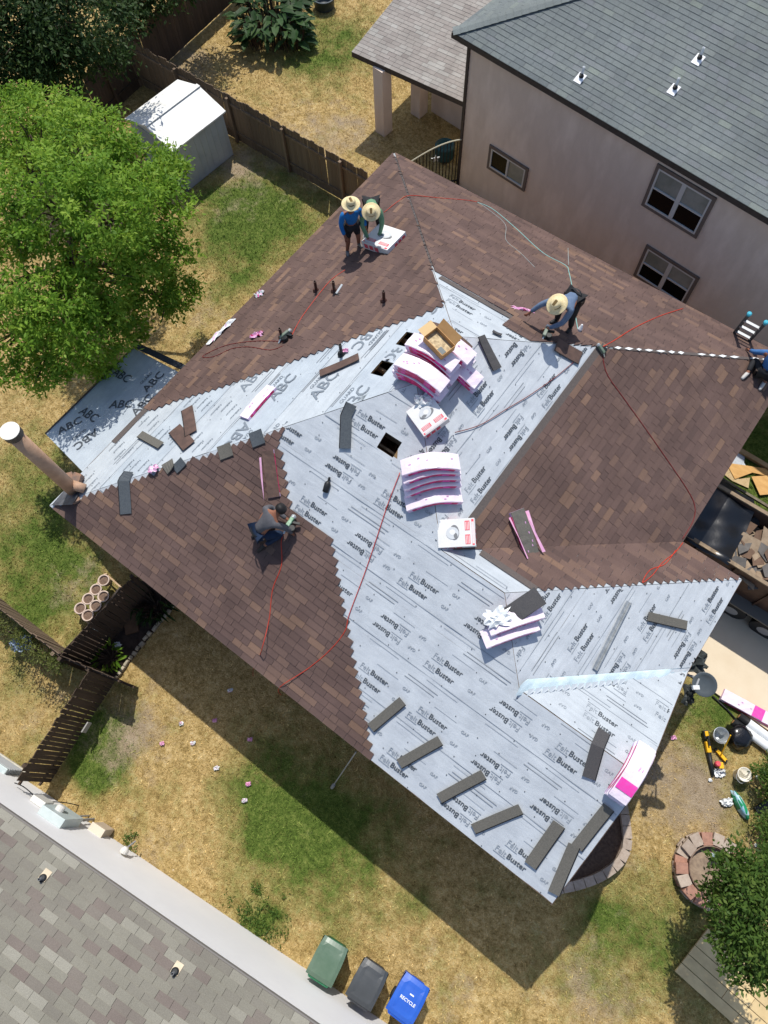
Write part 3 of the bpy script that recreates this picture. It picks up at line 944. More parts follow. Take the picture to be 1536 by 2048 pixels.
MB().add([p for p in q] + [p - Vector((0, 0, .10)) for p in q], [(0, 1, 2, 3), (7, 6, 5, 4), (0, 4, 5, 1), (1, 5, 6, 2), (2, 6, 7, 3), (3, 7, 4, 0)]).build('roof_deck', M_DECK, LT)
ltm = Slope('T', lt.O, -lt.e, (1, 0), [], lambda t: -lt.R(t), lambda t: -lt.L(t), lt.tmax); ltm.u = lt.u; ltm.n = lt.n; 
its = [('ABC', -2.55, 1.45, .34, math.pi, .012), ('GUARD', -2.55, 1.18, .12, math.pi, 0), ('ABC', -1.0, .62, .34, math.pi / 2, .012), ('ABC', -.45, 1.2, .34, -.2, .012), ('GUARD', -.45, .9, .12, -.2, 0),
       ('ABC', -1.65, 1.2, .34, math.pi / 2 + .5, .012), ('ABC', -2.3, .45, .34, math.pi / 2, .012), ('ABC', -.5, .40, .34, 2.7, .012), ('ABC', -1.9, 1.75, .34, math.pi, .012)]
if flipdir(ltm) < 0:
    its = [(x, -a, t, z, an, bo) for x, a, t, z, an, bo in its]; ltm = lt
print_on(ltm, its, 'printed_lettering', M_INK, LT, .031)
pb = MB()
for y in (1.6, 4.35): pb.bar((-11.85, y, 0), (-11.85, y, 2.78), .1)
pb.bar((-11.9, 1.42, 2.74), (-11.9, 4.5, 2.74), .05, .14)
for nm_, y in (('post', 1.6), ('post', 4.35)): MB().bar((-11.85, y, 0), (-11.85, y, 2.74), .1).build(nm_, M_FASC, LT)
MB().bar((-12.02, 1.42, 2.78), (-12.02, 4.52, 2.78), .03, .16).build('fascia', M_FASC, LT)
MB().bar((-12.1, 4.6, 2.86), (-10.1, 4.66, 3.42), .16, .03).build('rake_board', mat('dark_rake', lin(52, 56, 62)), LT)
MB().prism([(-11.7, 1.6), (-10.0, 1.6), (-10.0, 1.75), (-11.7, 1.75)], 0, 2.75).build('wall', M_BRICKW, LT)
# ================================================================== NEIGHBOUR HOUSE (two storeys, behind)
an = R(-6.74); ne = Vector((math.cos(an), math.sin(an), 0)); nn_ = Vector((-math.sin(an), math.cos(an), 0))   # along wall, into the house
NC = Vector((-9.86, 16.50, 0)); NEZ = 5.05; NWH = 4.98; NP = 0.36
NB = thing('house', 'two storey beige house with a bluish grey shingle roof behind the roof being replaced', 'house', NC)
M_STUC = mat('beige_siding', lin(226, 209, 194), lin(236, 220, 206), 1.4, .9, .12, 40, lo=.2, hi=.75, stretch=(1, 1, .35), c3=lin(214, 197, 182))
def nw(a, d, z): return NC + ne * a + nn_ * d + Vector((0, 0, z))
poly = [nw(0, 0, 0), nw(19, 0, 0), nw(19, 12, 0), nw(0, 12, 0)]
wallN = MB().prism([(p.x, p.y) for p in poly], 0, NWH).build('wall', M_STUC, NB)
# lap siding joints on the facing wall: proud boards
sb = MB()
for i in range(24):
    z = .2 + i * .2
    sb.add([nw(.005, -.012, z), nw(18.9, -.012, z), nw(18.9, -.001, z + .2), nw(.005, -.001, z + .2)], [(0, 1, 2, 3)])
    sb.add([nw(.005, -.0, z), nw(18.9, -.0, z), nw(18.9, -.012, z), nw(.005, -.012, z)], [(0, 1, 2, 3)])
sb.build('siding_board', M_STUC, NB)['kind'] = 'stuff'
M_TRIM = mat('brown_grey_trim', lin(104, 94, 88), lin(112, 102, 96), 8, .7)
M_TRIMD = mat('corner_board', lin(62, 56, 52), lin(72, 66, 62), 8, .7)
MB().bar(nw(.02, -.03, 0), nw(.02, -.03, NWH), .09, .05, up=nn_).build('corner_board', M_TRIMD, NB)
M_GLASS = mat('window_glass_dark', lin(10, 11, 13), rough=.12, spec=.12)
M_BLIND = mat('blind_behind_glass', lin(150, 152, 146), lin(124, 128, 120), 1.5, .25, spec=.25)
M_FRAME = mat('window_frame_white', lin(196, 196, 194), rough=.5)
def wpt(x, y):
    p = onplane(x, y, NC, nn_); d = p - NC
    return d.dot(ne), p.z
def window(px, double=True):
    (a0, z0), (a1, z1), (a2, z2), (a3, z3) = [wpt(*q) for q in px]      # TL TR BR BL
    l, r, tp, bt = (a0 + a3) / 2, (a1 + a2) / 2, (z0 + z1) / 2, (z2 + z3) / 2
    tp = min(tp, NWH - .12)
    t = .09
    root = MB()
    for (x0, x1, y0, y1) in ((l, r, tp - t, tp), (l, r, bt, bt + t), (l, l + t, bt + t, tp - t), (r - t, r, bt + t, tp - t)):
        root.box(nw((x0 + x1) / 2, -.02, (y0 + y1) / 2), (x1 - x0, .07, y1 - y0), (ne, nn_, Vector((0, 0, 1))))
    w = root.build('window', M_TRIM, NB)
    l2, r2, t2, b2 = l + t, r - t, tp - t, bt + t
    fr = MB(); f = .045
    def fb(x0, x1, y0, y1, dep=-.03): fr.box(nw((x0 + x1) / 2, dep, (y0 + y1) / 2), (x1 - x0, .05, y1 - y0), (ne, nn_, Vector((0, 0, 1))))
    fb(l2, r2, t2 - f, t2); fb(l2, r2, b2, b2 + f); fb(l2, l2 + f, b2 + f, t2 - f); fb(r2 - f, r2, b2 + f, t2 - f)
    m_ = (l2 + r2) / 2
    if double:
        fb(m_ - .06, m_ + .06, b2 + f, t2 - f, -.032)
        h = b2 + (t2 - b2) * .5
        fb(l2 + f, m_ - .06, h - .02, h + .02); fb(m_ + .06, r2 - f, h - .02, h + .02)
        cells = [(l2 + f, m_ - .06, b2 + f, h - .02, 0), (m_ + .06, r2 - f, b2 + f, h - .02, 0), (l2 + f, m_ - .06, h + .02, t2 - f, 1), (m_ + .06, r2 - f, h + .02, t2 - f, 1)]
    else:
        fb(m_ - .03, m_ + .03, b2 + f, t2 - f, -.032)
        cells = [(l2 + f, m_ - .03, b2 + f, t2 - f, 0), (m_ + .03, r2 - f, b2 + f, t2 - f, 1)]
    fr.build('frame', M_FRAME, w)
    for x0, x1, y0, y1, k in cells:
        MB().box(nw((x0 + x1) / 2, -.012, (y0 + y1) / 2), (x1 - x0, .02, y1 - y0), (ne, nn_, Vector((0, 0, 1)))).build('pane', M_BLIND if k else M_GLASS, w)
window([(983, 287), (1058, 337), (1050, 384), (974, 331)], False)
window([(1320, 327), (1437, 396), (1393, 474), (1281, 407)])
window([(1296, 489), (1402, 554), (1368, 612), (1266, 549)])
# neighbour roof
NOV = .24; NLO = .45
nE = nw(-NLO, -NOV, NEZ); tn = math.atan(NP); ncs, nsn = math.cos(tn), math.sin(tn)
class NS: pass
def nslope(O, e, inward, L, Rr, tmax):
    s = Slope('N', O, e, (1, 0), [], L, Rr, tmax)
    s.u = (inward * ncs + Vector((0, 0, nsn))).normalized(); s.n = s.e.cross(s.u)
    if s.n.z < 0: s.n = -s.n
    return s
ND = 6.2; NL = 20
s1 = nslope(nE, ne, nn_, lambda t: t * ncs, lambda t: NL, ND / ncs)
s2 = nslope(nE, nn_, ne, lambda t: t * ncs, lambda t: 2 * ND - t * ncs, ND / ncs)
rd = MB()
for s in (s1, s2):
    v = [s.P(s.L(0), 0), s.P(s.R(0), 0), s.P(s.R(s.tmax), s.tmax), s.P(s.L(s.tmax), s.tmax)]
    rd.add(v + [p - Vector((0, 0, .1)) for p in v], [(0, 1, 2, 3), (7, 6, 5, 4), (0, 4, 5, 1), (1, 5, 6, 2), (3, 7, 4, 0)])
rd.add([nw(19.5, -.2, NEZ), nw(19.5, 12.4, NEZ), nw(19.5, 6.2, NEZ + 2.2), nw(-.4 + 6.2, 6.0, NEZ + 2.2), nw(-.4, 12.2, NEZ)], [(0, 1, 2), (1, 4, 3, 2)])
rd.build('roof_deck', M_DECK, NB)
M_SHN = ramp_mat('blue_grey_shingle', [(0.0, lin(100, 106, 107)), (.35, lin(107, 113, 113)), (.65, lin(112, 118, 116)), (.85, lin(111, 115, 118)), (1.0, lin(118, 125, 119))],
                 rough=.95, grain=.25, gscale=70, big=.14, bigscale=.8)
rn = random.Random(21)
NT = [(s1, *q) for q in tabs(s1, [(0, 99, lambda t: t * ncs + .01, False, lambda t: 14.5, True)], .145, .30, .33, .01, rn, drop=.010)]
NT += [(s2, *q) for q in tabs(s2, [(0, 99, lambda t: t * ncs + .01, False, lambda t: min(7.0, 2 * ND - t * ncs), True)], .145, .30, .33, .01, rn, drop=.010)]
lay_shingles(NT, NB, M_SHN, .010)
hb = MB(); hb.bar(nE + Vector((0, 0, .05)), nE + (ne + nn_) * ND + Vector((0, 0, ND * NP + .05)), .26, .02)
k = 0
hcol = MB(); d = .02
while d < ND:
    c = nE + (ne + nn_) * d + Vector((0, 0, d * NP)); ee = (ne + nn_ + Vector((0, 0, NP))).normalized()
    la = (ne - nn_).normalized()
    for sg in (1, -1):
        o = la * sg * .17 - Vector((0, 0, .03))
        p = c + Vector((0, 0, .055))
        hcol.add([p, p + ee * .21 - Vector((0, 0, .012)), p + ee * .21 + o - Vector((0, 0, .012)), p + o], [(0, 1, 2, 3)] if sg < 0 else [(3, 2, 1, 0)])
    d += .14
hcol.build('hip_cap', M_SHN, NB, attrs={'tint': [.5] * len(hcol.f)})['kind'] = 'stuff'
MB().bar(nE - Vector((0, 0, .07)), nE + ne * NL - Vector((0, 0, .07)), .03, .14).build('fascia', M_TRIMD, NB)
M_WHM = mat('white_flashing', lin(226, 228, 230), rough=.5); M_RUB = mat('black_rubber', lin(34, 36, 38), rough=.6)
def pipe_vent(p, n, u, lean, label, flash=M_WHM, pipe_m=None, hgt=.32, group=None, sz=.2, dark=False):
    o = thing('pipe_vent', label, 'vent pipe', p, group)
    v = n.cross(u).normalized()
    MB().box(p + n * .032, (sz, sz * 1.25, .008), (v, u, n)).build('flashing', flash, o)
    MB().lathe(p + n * .034 + u * sz * .25, [(sz * .30, 0), (sz * .24, .04), (.05, .08)], 12, n).build('collar', M_RUB, o)
    MB().lathe(p + u * sz * .25 + Vector((0, 0, .02)), [(.032, 0), (.032, hgt), (.026, hgt), (.026, hgt - .03)], 10).build('pipe', pipe_m or M_WHM, o)
    return o
for (x, y), lb in (((1160, 158), 'white flashed vent pipe on the grey roof, the one nearest the beige wall corner'),
                   ((1396, 121), 'white flashed vent pipe highest up the bluish grey roof'),
                   ((1347, 181), 'white flashed vent pipe below and beside the highest one on the bluish grey roof')):
    pipe_vent(onplane(x, y, nE, s1.n), s1.n, s1.u, 0, lb, group='vent pipes on the bluish grey roof', sz=.22, hgt=.26)

# patio cover attached to the neighbour house
PC = thing('patio_cover', 'low patio cover with faded brown grey shingles on square stucco posts', 'patio cover', (-12.5, 18.5, 0))
ZP = 2.5; pa, pb_ = at(703, 104, ZP), at(930, 206, ZP)
pe = (pb_ - pa).normalized(); pn = Vector((-pe.y, pe.x, 0)); pl = (pb_ - pa).length
ps_ = nslope(pa, pe, (nn_ - pe * nn_.dot(pe)).normalized(), lambda t: .117 * t, lambda t: pl, 5.5)
ps_.u = (pn + Vector((.10, 0, .13))).normalized(); ps_.n = pe.cross(ps_.u).normalized(); ps_.u = ps_.n.cross(pe)
v = [ps_.P(0, 0), ps_.P(pl, 0), ps_.P(pl, 5.5), ps_.P(0, 5.5)]
MB().add(v + [p - Vector((0, 0, .16)) for p in v], [(0, 1, 2, 3), (7, 6, 5, 4), (0, 4, 5, 1), (1, 5, 6, 2), (2, 6, 7, 3), (3, 7, 4, 0)]).build('roof_deck', M_TRIMD, PC)
M_SHP = ramp_mat('faded_shingle', [(0, lin(132, 125, 120)), (.5, lin(144, 138, 132)), (1, lin(154, 151, 145))], grain=.2, gscale=90, big=.16, bigscale=1.6)
ps_.L = lambda t: 0.0
PT = [(ps_, *q) for q in tabs(ps_, [(0, 99, lambda t: 0.0, True, lambda t: pl, True)], .145, .2, .4, .01, random.Random(5), drop=.008)]
lay_shingles(PT, PC, M_SHP, .006)
for (x, y) in ((768, 262), (838, 226)):
    g = at(x, y, 0); zt = 2.36 + .13 * max(0, (g - pa).dot(pn))
    MB().box((g.x, g.y, zt / 2), (.42, .42, zt), (ne, nn_, Vector((0, 0, 1)))).build('post', M_STUC, PC)
g = at(905, 262, 0)
MB().box((g.x - .2, g.y + .5, .5), (1.9, .5, 1.0), (ne, nn_, Vector((0, 0, 1)))).build('low_wall', M_STUC, PC)
tg = at(890, 290, .5)
hoseb = MB().lathe((tg.x, tg.y, 0), [(.28, 0), (.34, .1), (.34, .5), (.28, .55), (.22, .5)], 16)
tag(hoseb.build('planter_tub', mat('teal_plastic', lin(40, 78, 80), lin(52, 92, 92), 6, .5)), 'teal plastic tub in the shade behind the iron gate', 'tub')

# iron gate with star
g0 = at(915, 372, 0); g0.z = 0; g1 = g0 + Vector((-1.15, -1.35, 0))
GT = thing('iron_gate', 'black iron gate with arched top and a metal star beside the beige wall', 'gate', g0)
M_IRON = mat('black_iron', lin(22, 22, 24), rough=.45); M_PALEI = mat('pale_rail', lin(186, 180, 156), rough=.5)
gd = (g1 - g0); gl = gd.length; gd.normalize()
htop = lambda u: 1.45 + .42 * math.sin(math.pi * min(1, max(0, u)) * .5 + 0.0)
for i in range(17):
    u = i / 16; p = g0 + gd * (gl * u)
    MB().bar(p, p + Vector((0, 0, 1.25 + .55 * math.sin(math.pi * (1 - u) * .55))), .022).build('bar', M_IRON, GT)
tp = [g0 + gd * (gl * u) + Vector((0, 0, 1.27 + .55 * math.sin(math.pi * (1 - u) * .55))) for u in [i / 14 for i in range(15)]]
MB().tube(tp, .024, 6).build('top_rail', M_PALEI, GT)
MB().bar(g0 + Vector((0, 0, .25)), g1 + Vector((0, 0, .25)), .04).build('bottom_rail', M_IRON, GT)
for u, z in ((.80, 1.05), (.45, 1.25)):
    c = g0 + gd * (gl * u) + Vector((0, 0, z)) - gd.cross(Vector((0, 0, 1))) * -.03
    stp = [c + (gd * math.sin(k * math.pi / 5) + Vector((0, 0, 1)) * math.cos(k * math.pi / 5)) * (.15 if k % 2 == 0 else .06) for k in range(10)]
    nrm = gd.cross(Vector((0, 0, 1))) * .015
    MB().add([p + nrm for p in stp] + [p - nrm for p in stp], [tuple(range(10)), tuple(range(19, 9, -1))] + [(k, (k + 1) % 10, 10 + (k + 1) % 10, 10 + k) for k in range(10)]).build('star', mat('star_metal', lin(190, 192, 190), rough=.4), GT)

# ================================================================== HOUSE AT LOWER LEFT
ab = R(7.53); be = Vector((math.cos(ab), math.sin(ab), 0)); bn = Vector((math.sin(ab), -math.cos(ab), 0))   # along wall, into the house
BZ = 3.6; b0 = at(0, 1614, BZ); b0.z = 0
b0 = b0 - be * 1.2
LH = thing('house', 'white walled house with a weathered grey brown shingle roof beside the rubbish bins', 'house', b0)
M_WHW = mat('white_siding', lin(222, 222, 223), lin(228, 228, 228), .8, .75, .05, 30)
def lw(a, d, z): return b0 + be * a + bn * d + Vector((0, 0, z))
pol = [lw(-.6, .2, 0), lw(12, .2, 0), lw(12, 8, 0), lw(-.6, 8, 0)]
MB().prism([(p.x, p.y) for p in pol], -.1, BZ - .06).build('wall', M_WHW, LH)
sb = MB()
for i in range(17):
    z = .1 + i * .2
    sb.add([lw(-.6, .182, z), lw(12, .182, z), lw(12, .196, z + .2), lw(-.6, .196, z + .2), lw(-.6, .2, z), lw(12, .2, z)], [(3, 2, 1, 0), (0, 1, 5, 4)])
sb.build('siding_board', M_WHW, LH)['kind'] = 'stuff'
BP = .42; tb = math.atan(BP); bcs, bsn = math.cos(tb), math.sin(tb)
sL_ = Slope('H', lw(-3, 0, BZ), be, (1, 0), [], lambda t: 0, lambda t: 14.0, 6.0)
sL_.u = bn * bcs + Vector((0, 0, bsn)); sL_.n = be.cross(sL_.u); sL_.n = sL_.n if sL_.n.z > 0 else -sL_.n
v = [sL_.P(0, 0), sL_.P(14, 0), sL_.P(14, 6), sL_.P(0, 6)]
MB().add(v + [p - Vector((0, 0, .1)) for p in v], [(0, 1, 2, 3), (7, 6, 5, 4), (0, 4, 5, 1), (1, 5, 6, 2), (2, 6, 7, 3), (3, 7, 4, 0)]).build('roof_deck', M_TRIMD, LH)
M_SHL = ramp_mat('weathered_shingle', [(0, lin(108, 98, 92)), (.18, lin(112, 104, 97)), (.3, lin(114, 110, 101)), (.55, lin(121, 118, 107)), (.75, lin(127, 124, 113)), (1, lin(138, 135, 124))],
                 grain=.22, gscale=110, big=.08, bigscale=1.2)
LTt = [(sL_, *q) for q in tabs(sL_, [(0, 5.9, lambda t: 1.0, True, lambda t: 13.0, True)], .143, .30, .33, .01, random.Random(17), drop=.008)]
lay_shingles(LTt, LH, M_SHL, .008)
MB().bar(lw(-3, -.02, BZ - .05), lw(11, -.02, BZ - .05), .03, .10).build('fascia', mat('eave_grey', lin(120, 116, 112), rough=.6), LH)
M_SQ = mat('cream_flashing', lin(206, 190, 164), lin(192, 176, 150), 6, .7); M_PIPEG = mat('grey_pipe', lin(120, 122, 124), rough=.5)
for (x, y), lb in (((86, 1757), 'grey vent pipe on a cream square flashing, left one on the weathered roof'), ((350, 1944), 'grey vent pipe on a cream square flashing, the one nearer the rubbish bins')):
    p = onplane(x, y, sL_.O, sL_.n)
    o = thing('pipe_vent', lb, 'vent pipe', p, 'vent pipes on the weathered roof')
    MB().box(p + sL_.n * .025 - sL_.u * .06, (.15, .19, .006), (be, sL_.u, sL_.n)).build('flashing', M_SQ, o)
    MB().lathe(p + sL_.n * .02, [(.075, 0), (.065, .03), (.04, .05)], 14, sL_.n).build('collar', M_RUB, o)
    MB().lathe(p, [(.026, 0), (.026, .16), (.02, .16), (.02, .10)], 10).build('pipe', M_PIPEG, o)
# utility boxes on the white wall
def lwp(x, y, out=.0):
    return onplane(x, y, lw(0, .19 - out, 0), bn)
WX = (be, -bn, Vector((0, 0, 1)))
M_BOXG = mat('meter_grey', lin(176, 188, 188), lin(186, 196, 196), 6, .5); M_BOXP = mat('pale_plastic', lin(206, 204, 198), rough=.5); M_CON = mat('conduit_grey', lin(150, 152, 154), rough=.5)
c = lwp(122, 1632, .1)
mt = thing('electric_meter', 'grey electric meter cabinet with conduits on the white wall', 'electric meter', c)
MB().box(c, (.62, .20, .95), WX).build('cabinet', M_BOXG, mt, bevel=.01)
MB().lathe(c - bn * .10 + be * -.05 + Vector((0, 0, .15)), [(.10, 0), (.10, .09), (.06, .12)], 14, -bn).build('meter_glass', M_BOXP, mt)
MB().tube([c + be * .2 - Vector((0, 0, .47)), c + be * .2 - Vector((0, 0, 3.2))], .028).build('conduit', M_CON, mt)
MB().tube([c + be * .05 - Vector((0, 0, .47)), c + be * .05 - Vector((0, 0, 3.3))], .02).build('conduit', M_CON, mt)
c = lwp(84, 1603, .08)
jb = thing('cable_box', 'small white cable box with loose wires at the fence end of the white wall', 'cable box', c)
MB().box(c, (.36, .14, .42), WX).build('box_body', M_BOXP, jb, bevel=.01)
MB().tube(smooth_path([c - Vector((0, 0, .2)), c + be * .25 - bn * .1 - Vector((0, 0, .7)), c + be * .4 - bn * .05 - Vector((0, 0, 1.6))]), .012).build('wire', M_RUB, jb)
MB().tube(smooth_path([c - be * .15, c - be * .5 - bn * .06 + Vector((0, 0, .1)), c - be * .8]), .012).build('wire', M_RUB, jb)
c = lwp(246, 1706, .06)
hb_ = thing('wall_lamp', 'white outdoor flood lamp on the white wall', 'wall lamp', c)
MB().lathe(c, [(.09, 0), (.10, .06), (.05, .14)], 12, -bn).build('lamp_head', M_BOXP, hb_)
MB().tube([c - bn * .1, c - bn * .25 - Vector((0, 0, .35))], .02).build('lamp_arm', M_CON, hb_)
for x, y, lb in ((340, 1752, 'thin white vent stub low on the white wall'), (362, 1766, 'smaller white vent stub beside the thin one'), (500, 1860, 'white pipe stub nearest the green bin on the white wall')):
    c = at(x, y, .5)
    p = lwp(x, y, .0)
    tag(MB().tube([p, p - bn * .16 + Vector((0, 0, .02))], .028, 8).build('pipe_stub', M_WHM), lb, 'pipe stub')
g = at(212, 1660, 0)
ub = thing('utility_pedestal', 'pale utility pedestal box standing on dry grass by the white wall', 'utility box', (g.x, g.y, 0))
MB().box((g.x, g.y, .28), (.34, .22, .56), WX).build('box_body', mat('pedestal_tan', lin(196, 182, 164), lin(184, 170, 152), 5, .7), ub, bevel=.012)
MB().box((g.x, g.y, .58), (.37, .25, .05), WX).build('lid', mat('pedestal_lid', lin(206, 194, 176)), ub, bevel=.01)
# air conditioner and slab at the corner
g = at(18, 1556, .3); ac = thing('air_conditioner', 'grey louvred air conditioner unit at the corner of the white wall', 'air conditioner', (g.x - .3, g.y - .1, 0))
MB().box((g.x - .3, g.y - .15, .38), (.75, .7, .72), WX).build('casing', M_BOXG, ac, bevel=.02)
lv = None
for i in range(8):
    MB().box((g.x - .3, g.y - .15, .12 + i * .075), (.78, .73, .02), WX).build('louvre', M_CON, ac)
g = at(20, 1535); tag(MB().box((g.x - .3, g.y, .02), (1.6, .22, .10), WX).build('kerb_block', mat('pale_concrete', lin(196, 192, 178), lin(180, 174, 160), 5, .9)), 'pale concrete kerb strip beside the air conditioner', 'kerb')

# ================================================================== FENCES
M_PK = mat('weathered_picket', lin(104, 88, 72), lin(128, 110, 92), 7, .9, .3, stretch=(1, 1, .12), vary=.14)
M_PKD = mat('dark_picket', lin(66, 54, 44), lin(86, 72, 60), 7, .9, .3, stretch=(1, 1, .12), vary=.16)  # darker copy of the picket wood: shade of the fences put into the colour
_PK = {}
def picket_mesh(w, h, m):
    k = (round(w, 3), round(h, 2), m.name)
    if k not in _PK:
        o = MB().box((0, 0, h / 2), (w, .018, h)).build('picket', m); _PK[k] = o.data; bpy.data.objects.remove(o)
    return _PK[k]
def fence(a, b, h, label, m, gap=.012, w=.14, rails=1, jit=.03, side=1, cap=False, group=None):
    a, b = Vector((a[0], a[1], 0)), Vector((b[0], b[1], 0)); d = b - a; L = d.length; d.normalize()
    o = thing('wooden_fence', label, 'fence', a, group); angz = math.atan2(d.y, d.x); n = Vector((-d.y, d.x, 0))
    k = int(L / (w + gap)); rg = random.Random(int(L * 100) + k)
    me = [picket_mesh(w, h + q, m) for q in (-jit, 0, jit)]
    for i in range(k):
        p = bpy.data.objects.new('picket', rg.choice(me)); p.location = a + d * ((i + .5) * (w + gap) + rg.uniform(-.3, .3) * gap) + n * rg.uniform(-.006, .006)
        p.rotation_euler = (rg.uniform(-.008, .008), rg.uniform(-.012, .012), angz + rg.uniform(-.03, .03)); COL.objects.link(p); put(p, o)
    for z in (.35, h * .82):
        MB().bar(a + n * side * .03 + Vector((0, 0, z)), b + n * side * .03 + Vector((0, 0, z)), .04, .085).build('rail', m, o)
    q = 0.0
    while q <= L + .01:
        MB().box(a + d * min(q, L) + n * side * .08 + Vector((0, 0, h * .48)), (.09, .09, h * .96)).build('post', m, o); q += 2.4
    if cap: MB().bar(a + Vector((0, 0, h + .03)), b + Vector((0, 0, h + .03)), .05, .03).build('cap_rail', m, o)
    return o
ga_ = at(250, 75, 1.75); gb_ = at(738, 347, 1.75)
fence(ga_, gb_, 1.75, 'long wooden fence between the two back yards, behind the white shed', M_PK, side=-1, gap=.004)
gc_ = at(140, 172, 1.75); ex = (ga_ - gc_)
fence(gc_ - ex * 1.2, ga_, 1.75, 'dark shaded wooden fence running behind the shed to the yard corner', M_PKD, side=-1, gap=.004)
gd_ = ga_ + ex.normalized() * 6.5
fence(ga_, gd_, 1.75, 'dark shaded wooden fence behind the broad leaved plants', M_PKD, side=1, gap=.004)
FH = 1.6
f1, f2 = at(0, 1217, FH), at(119, 1310, FH); f3 = at(232, 1357, FH)
f0 = f1 + (f1 - f2) * 1.5
fence(f0, f2, FH, 'sunlit weathered fence at the left edge with vines along its top', M_PK, gap=.006, side=-1)
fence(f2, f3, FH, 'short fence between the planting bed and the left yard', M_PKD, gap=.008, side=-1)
f4 = at(270, 1150, FH)
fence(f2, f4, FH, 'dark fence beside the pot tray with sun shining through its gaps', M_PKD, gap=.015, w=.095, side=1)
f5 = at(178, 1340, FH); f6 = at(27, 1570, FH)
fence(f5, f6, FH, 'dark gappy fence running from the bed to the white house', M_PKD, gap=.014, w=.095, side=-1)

# ================================================================== SHED
s0 = at(376, 382); s1_ = at(467, 309); se = (s1_ - s0).normalized(); sn = Vector((-se.y, se.x, 0)); swid = (s1_ - s0).length; sdep = 2.15
SH = thing('garden_shed', 'white metal garden shed with low gable roof beside the tree', 'shed', s0)
M_SHEDW = mat('shed_wall', lin(186, 190, 190), lin(160, 164, 164), 2.2, .5, c3=lin(180, 184, 185), lo=.3, hi=.8); M_SHEDR = mat('shed_roof', lin(222, 222, 218), lin(168, 168, 162), 2.6, .5, lo=.5, hi=.85)
def sp(a, d, z): return s0 + se * a + sn * d + Vector((0, 0, z))
HS = 1.70; RS = 2.02
MB().prism([(p.x, p.y) for p in (sp(0, 0, 0), sp(swid, 0, 0), sp(swid, sdep, 0), sp(0, sdep, 0))], 0, HS).build('wall', M_SHEDW, SH)
# ribs of the sheet metal
for i in range(9):
    a = swid * (i + .5) / 9
    MB().box(sp(a, -.006, HS / 2), (.03, .014, HS - .06), (se, sn, Vector((0, 0, 1)))).build('rib', M_SHEDW, SH)
for i in range(8):
    a = sdep * (i + .5) / 8
    MB().box(sp(-.006, a, HS / 2), (.014, .03, HS - .06), (se, sn, Vector((0, 0, 1)))).build('rib', M_SHEDW, SH)
MB().box(sp(-.012, 1.2, .85), (.02, 1.1, 1.6), (se, sn, Vector((0, 0, 1)))).build('door', mat('shed_door', lin(150, 156, 158), rough=.5), SH)
MB().bar(sp(-.012, .004, 0), sp(-.012, .004, HS), .05, .05).build('corner_trim', mat('shed_trim', lin(110, 112, 110)), SH)
o = .09
mid = sdep / 2
rv = [sp(-o, -o, HS - .02), sp(swid + o, -o, HS - .02), sp(swid + o, mid, RS), sp(-o, mid, RS), sp(swid + o, sdep + o, HS - .02), sp(-o, sdep + o, HS - .02)]
MB().add(rv + [p - Vector((0, 0, .05)) for p in rv], [(0, 1, 2, 3), (3, 2, 4, 5), (9, 8, 7, 6), (11, 10, 8, 9), (0, 6, 7, 1), (4, 10, 11, 5), (1, 7, 8, 2), (2, 8, 10, 4), (3, 9, 6, 0), (5, 11, 9, 3)]).build('roof', M_SHEDR, SH)
MB().bar((rv[3]) + Vector((0, 0, .015)), rv[2] + Vector((0, 0, .015)), .16, .02).build('ridge_cap', M_SHEDR, SH)
MB().add([sp(0, 0, HS), sp(0, sdep, HS), sp(0, mid, RS - .06)], [(0, 1, 2)]).build('gable', M_SHEDW, SH)
g = at(300, 155, 0); g2 = at(330, 170, 0)
tag(MB().bar(at(285, 140, .1), at(330, 168, .5), .35, .04, up=(1, 0, .4)).build('plank', mat('grey_board', lin(120, 112, 102), lin(100, 94, 86), 6)), 'grey board leaning in the shade behind the shed', 'board')

# ================================================================== RIGHT SIDE: driveway, dump trailer, boards
cpts = [(2.4, 6.55), (12, 6.2), (12, 9.3), (2.4, 9.3)]
tag(MB().prism(cpts, -.1, .055).build('concrete_pavement', mat('sandy_concrete', lin(206, 190, 164), lin(214, 200, 176), 1.6, .9, .15, 60, lo=.3, hi=.75)), kind='structure')
TR = thing('dump_trailer', 'brown walled dump trailer full of torn shingles with black plastic sheeting', 'trailer', (5, 9.4, 0))
y0, y1, x0, x1, zr, zb = 8.66, 10.22, 1.86, 8.0, 2.05, .75
M_TRW = mat('trailer_rust_brown', lin(96, 74, 62), lin(70, 52, 44), 3, .6, .1); M_TRF = mat('trailer_frame', lin(44, 44, 44), lin(58, 58, 56), 5, .5)
for n_, c, s_ in (('side_wall', ((x0 + x1) / 2, y0, (zr + zb) / 2), (x1 - x0, .05, zr - zb)), ('side_wall', ((x0 + x1) / 2, y1, (zr + zb) / 2), (x1 - x0, .05, zr - zb)),
                  ('end_wall', (x0, (y0 + y1) / 2, (zr + zb) / 2), (.05, y1 - y0 - .06, zr - zb)), ('end_wall', (x1, (y0 + y1) / 2, (zr + zb) / 2), (.05, y1 - y0 - .06, zr - zb))):
    MB().box(c, s_).build(n_, M_TRW, TR)
MB().box(((x0 + x1) / 2, (y0 + y1) / 2, zb), (x1 - x0, y1 - y0, .1)).build('bed_floor', M_TRF, TR)
for y in (y0 - .02, y1 + .02): MB().bar((x0, y, zr + .03), (x1, y, zr + .03), .09, .05).build('top_rail', mat('rail_tan', lin(150, 132, 108), lin(120, 104, 86), 6), TR)
for i in range(7):
    x = x0 + .45 + i * .95
    MB().bar((x, y0 - .045, zb), (x, y0 - .045, zr), .06, .04).build('side_rib', M_TRW, TR)
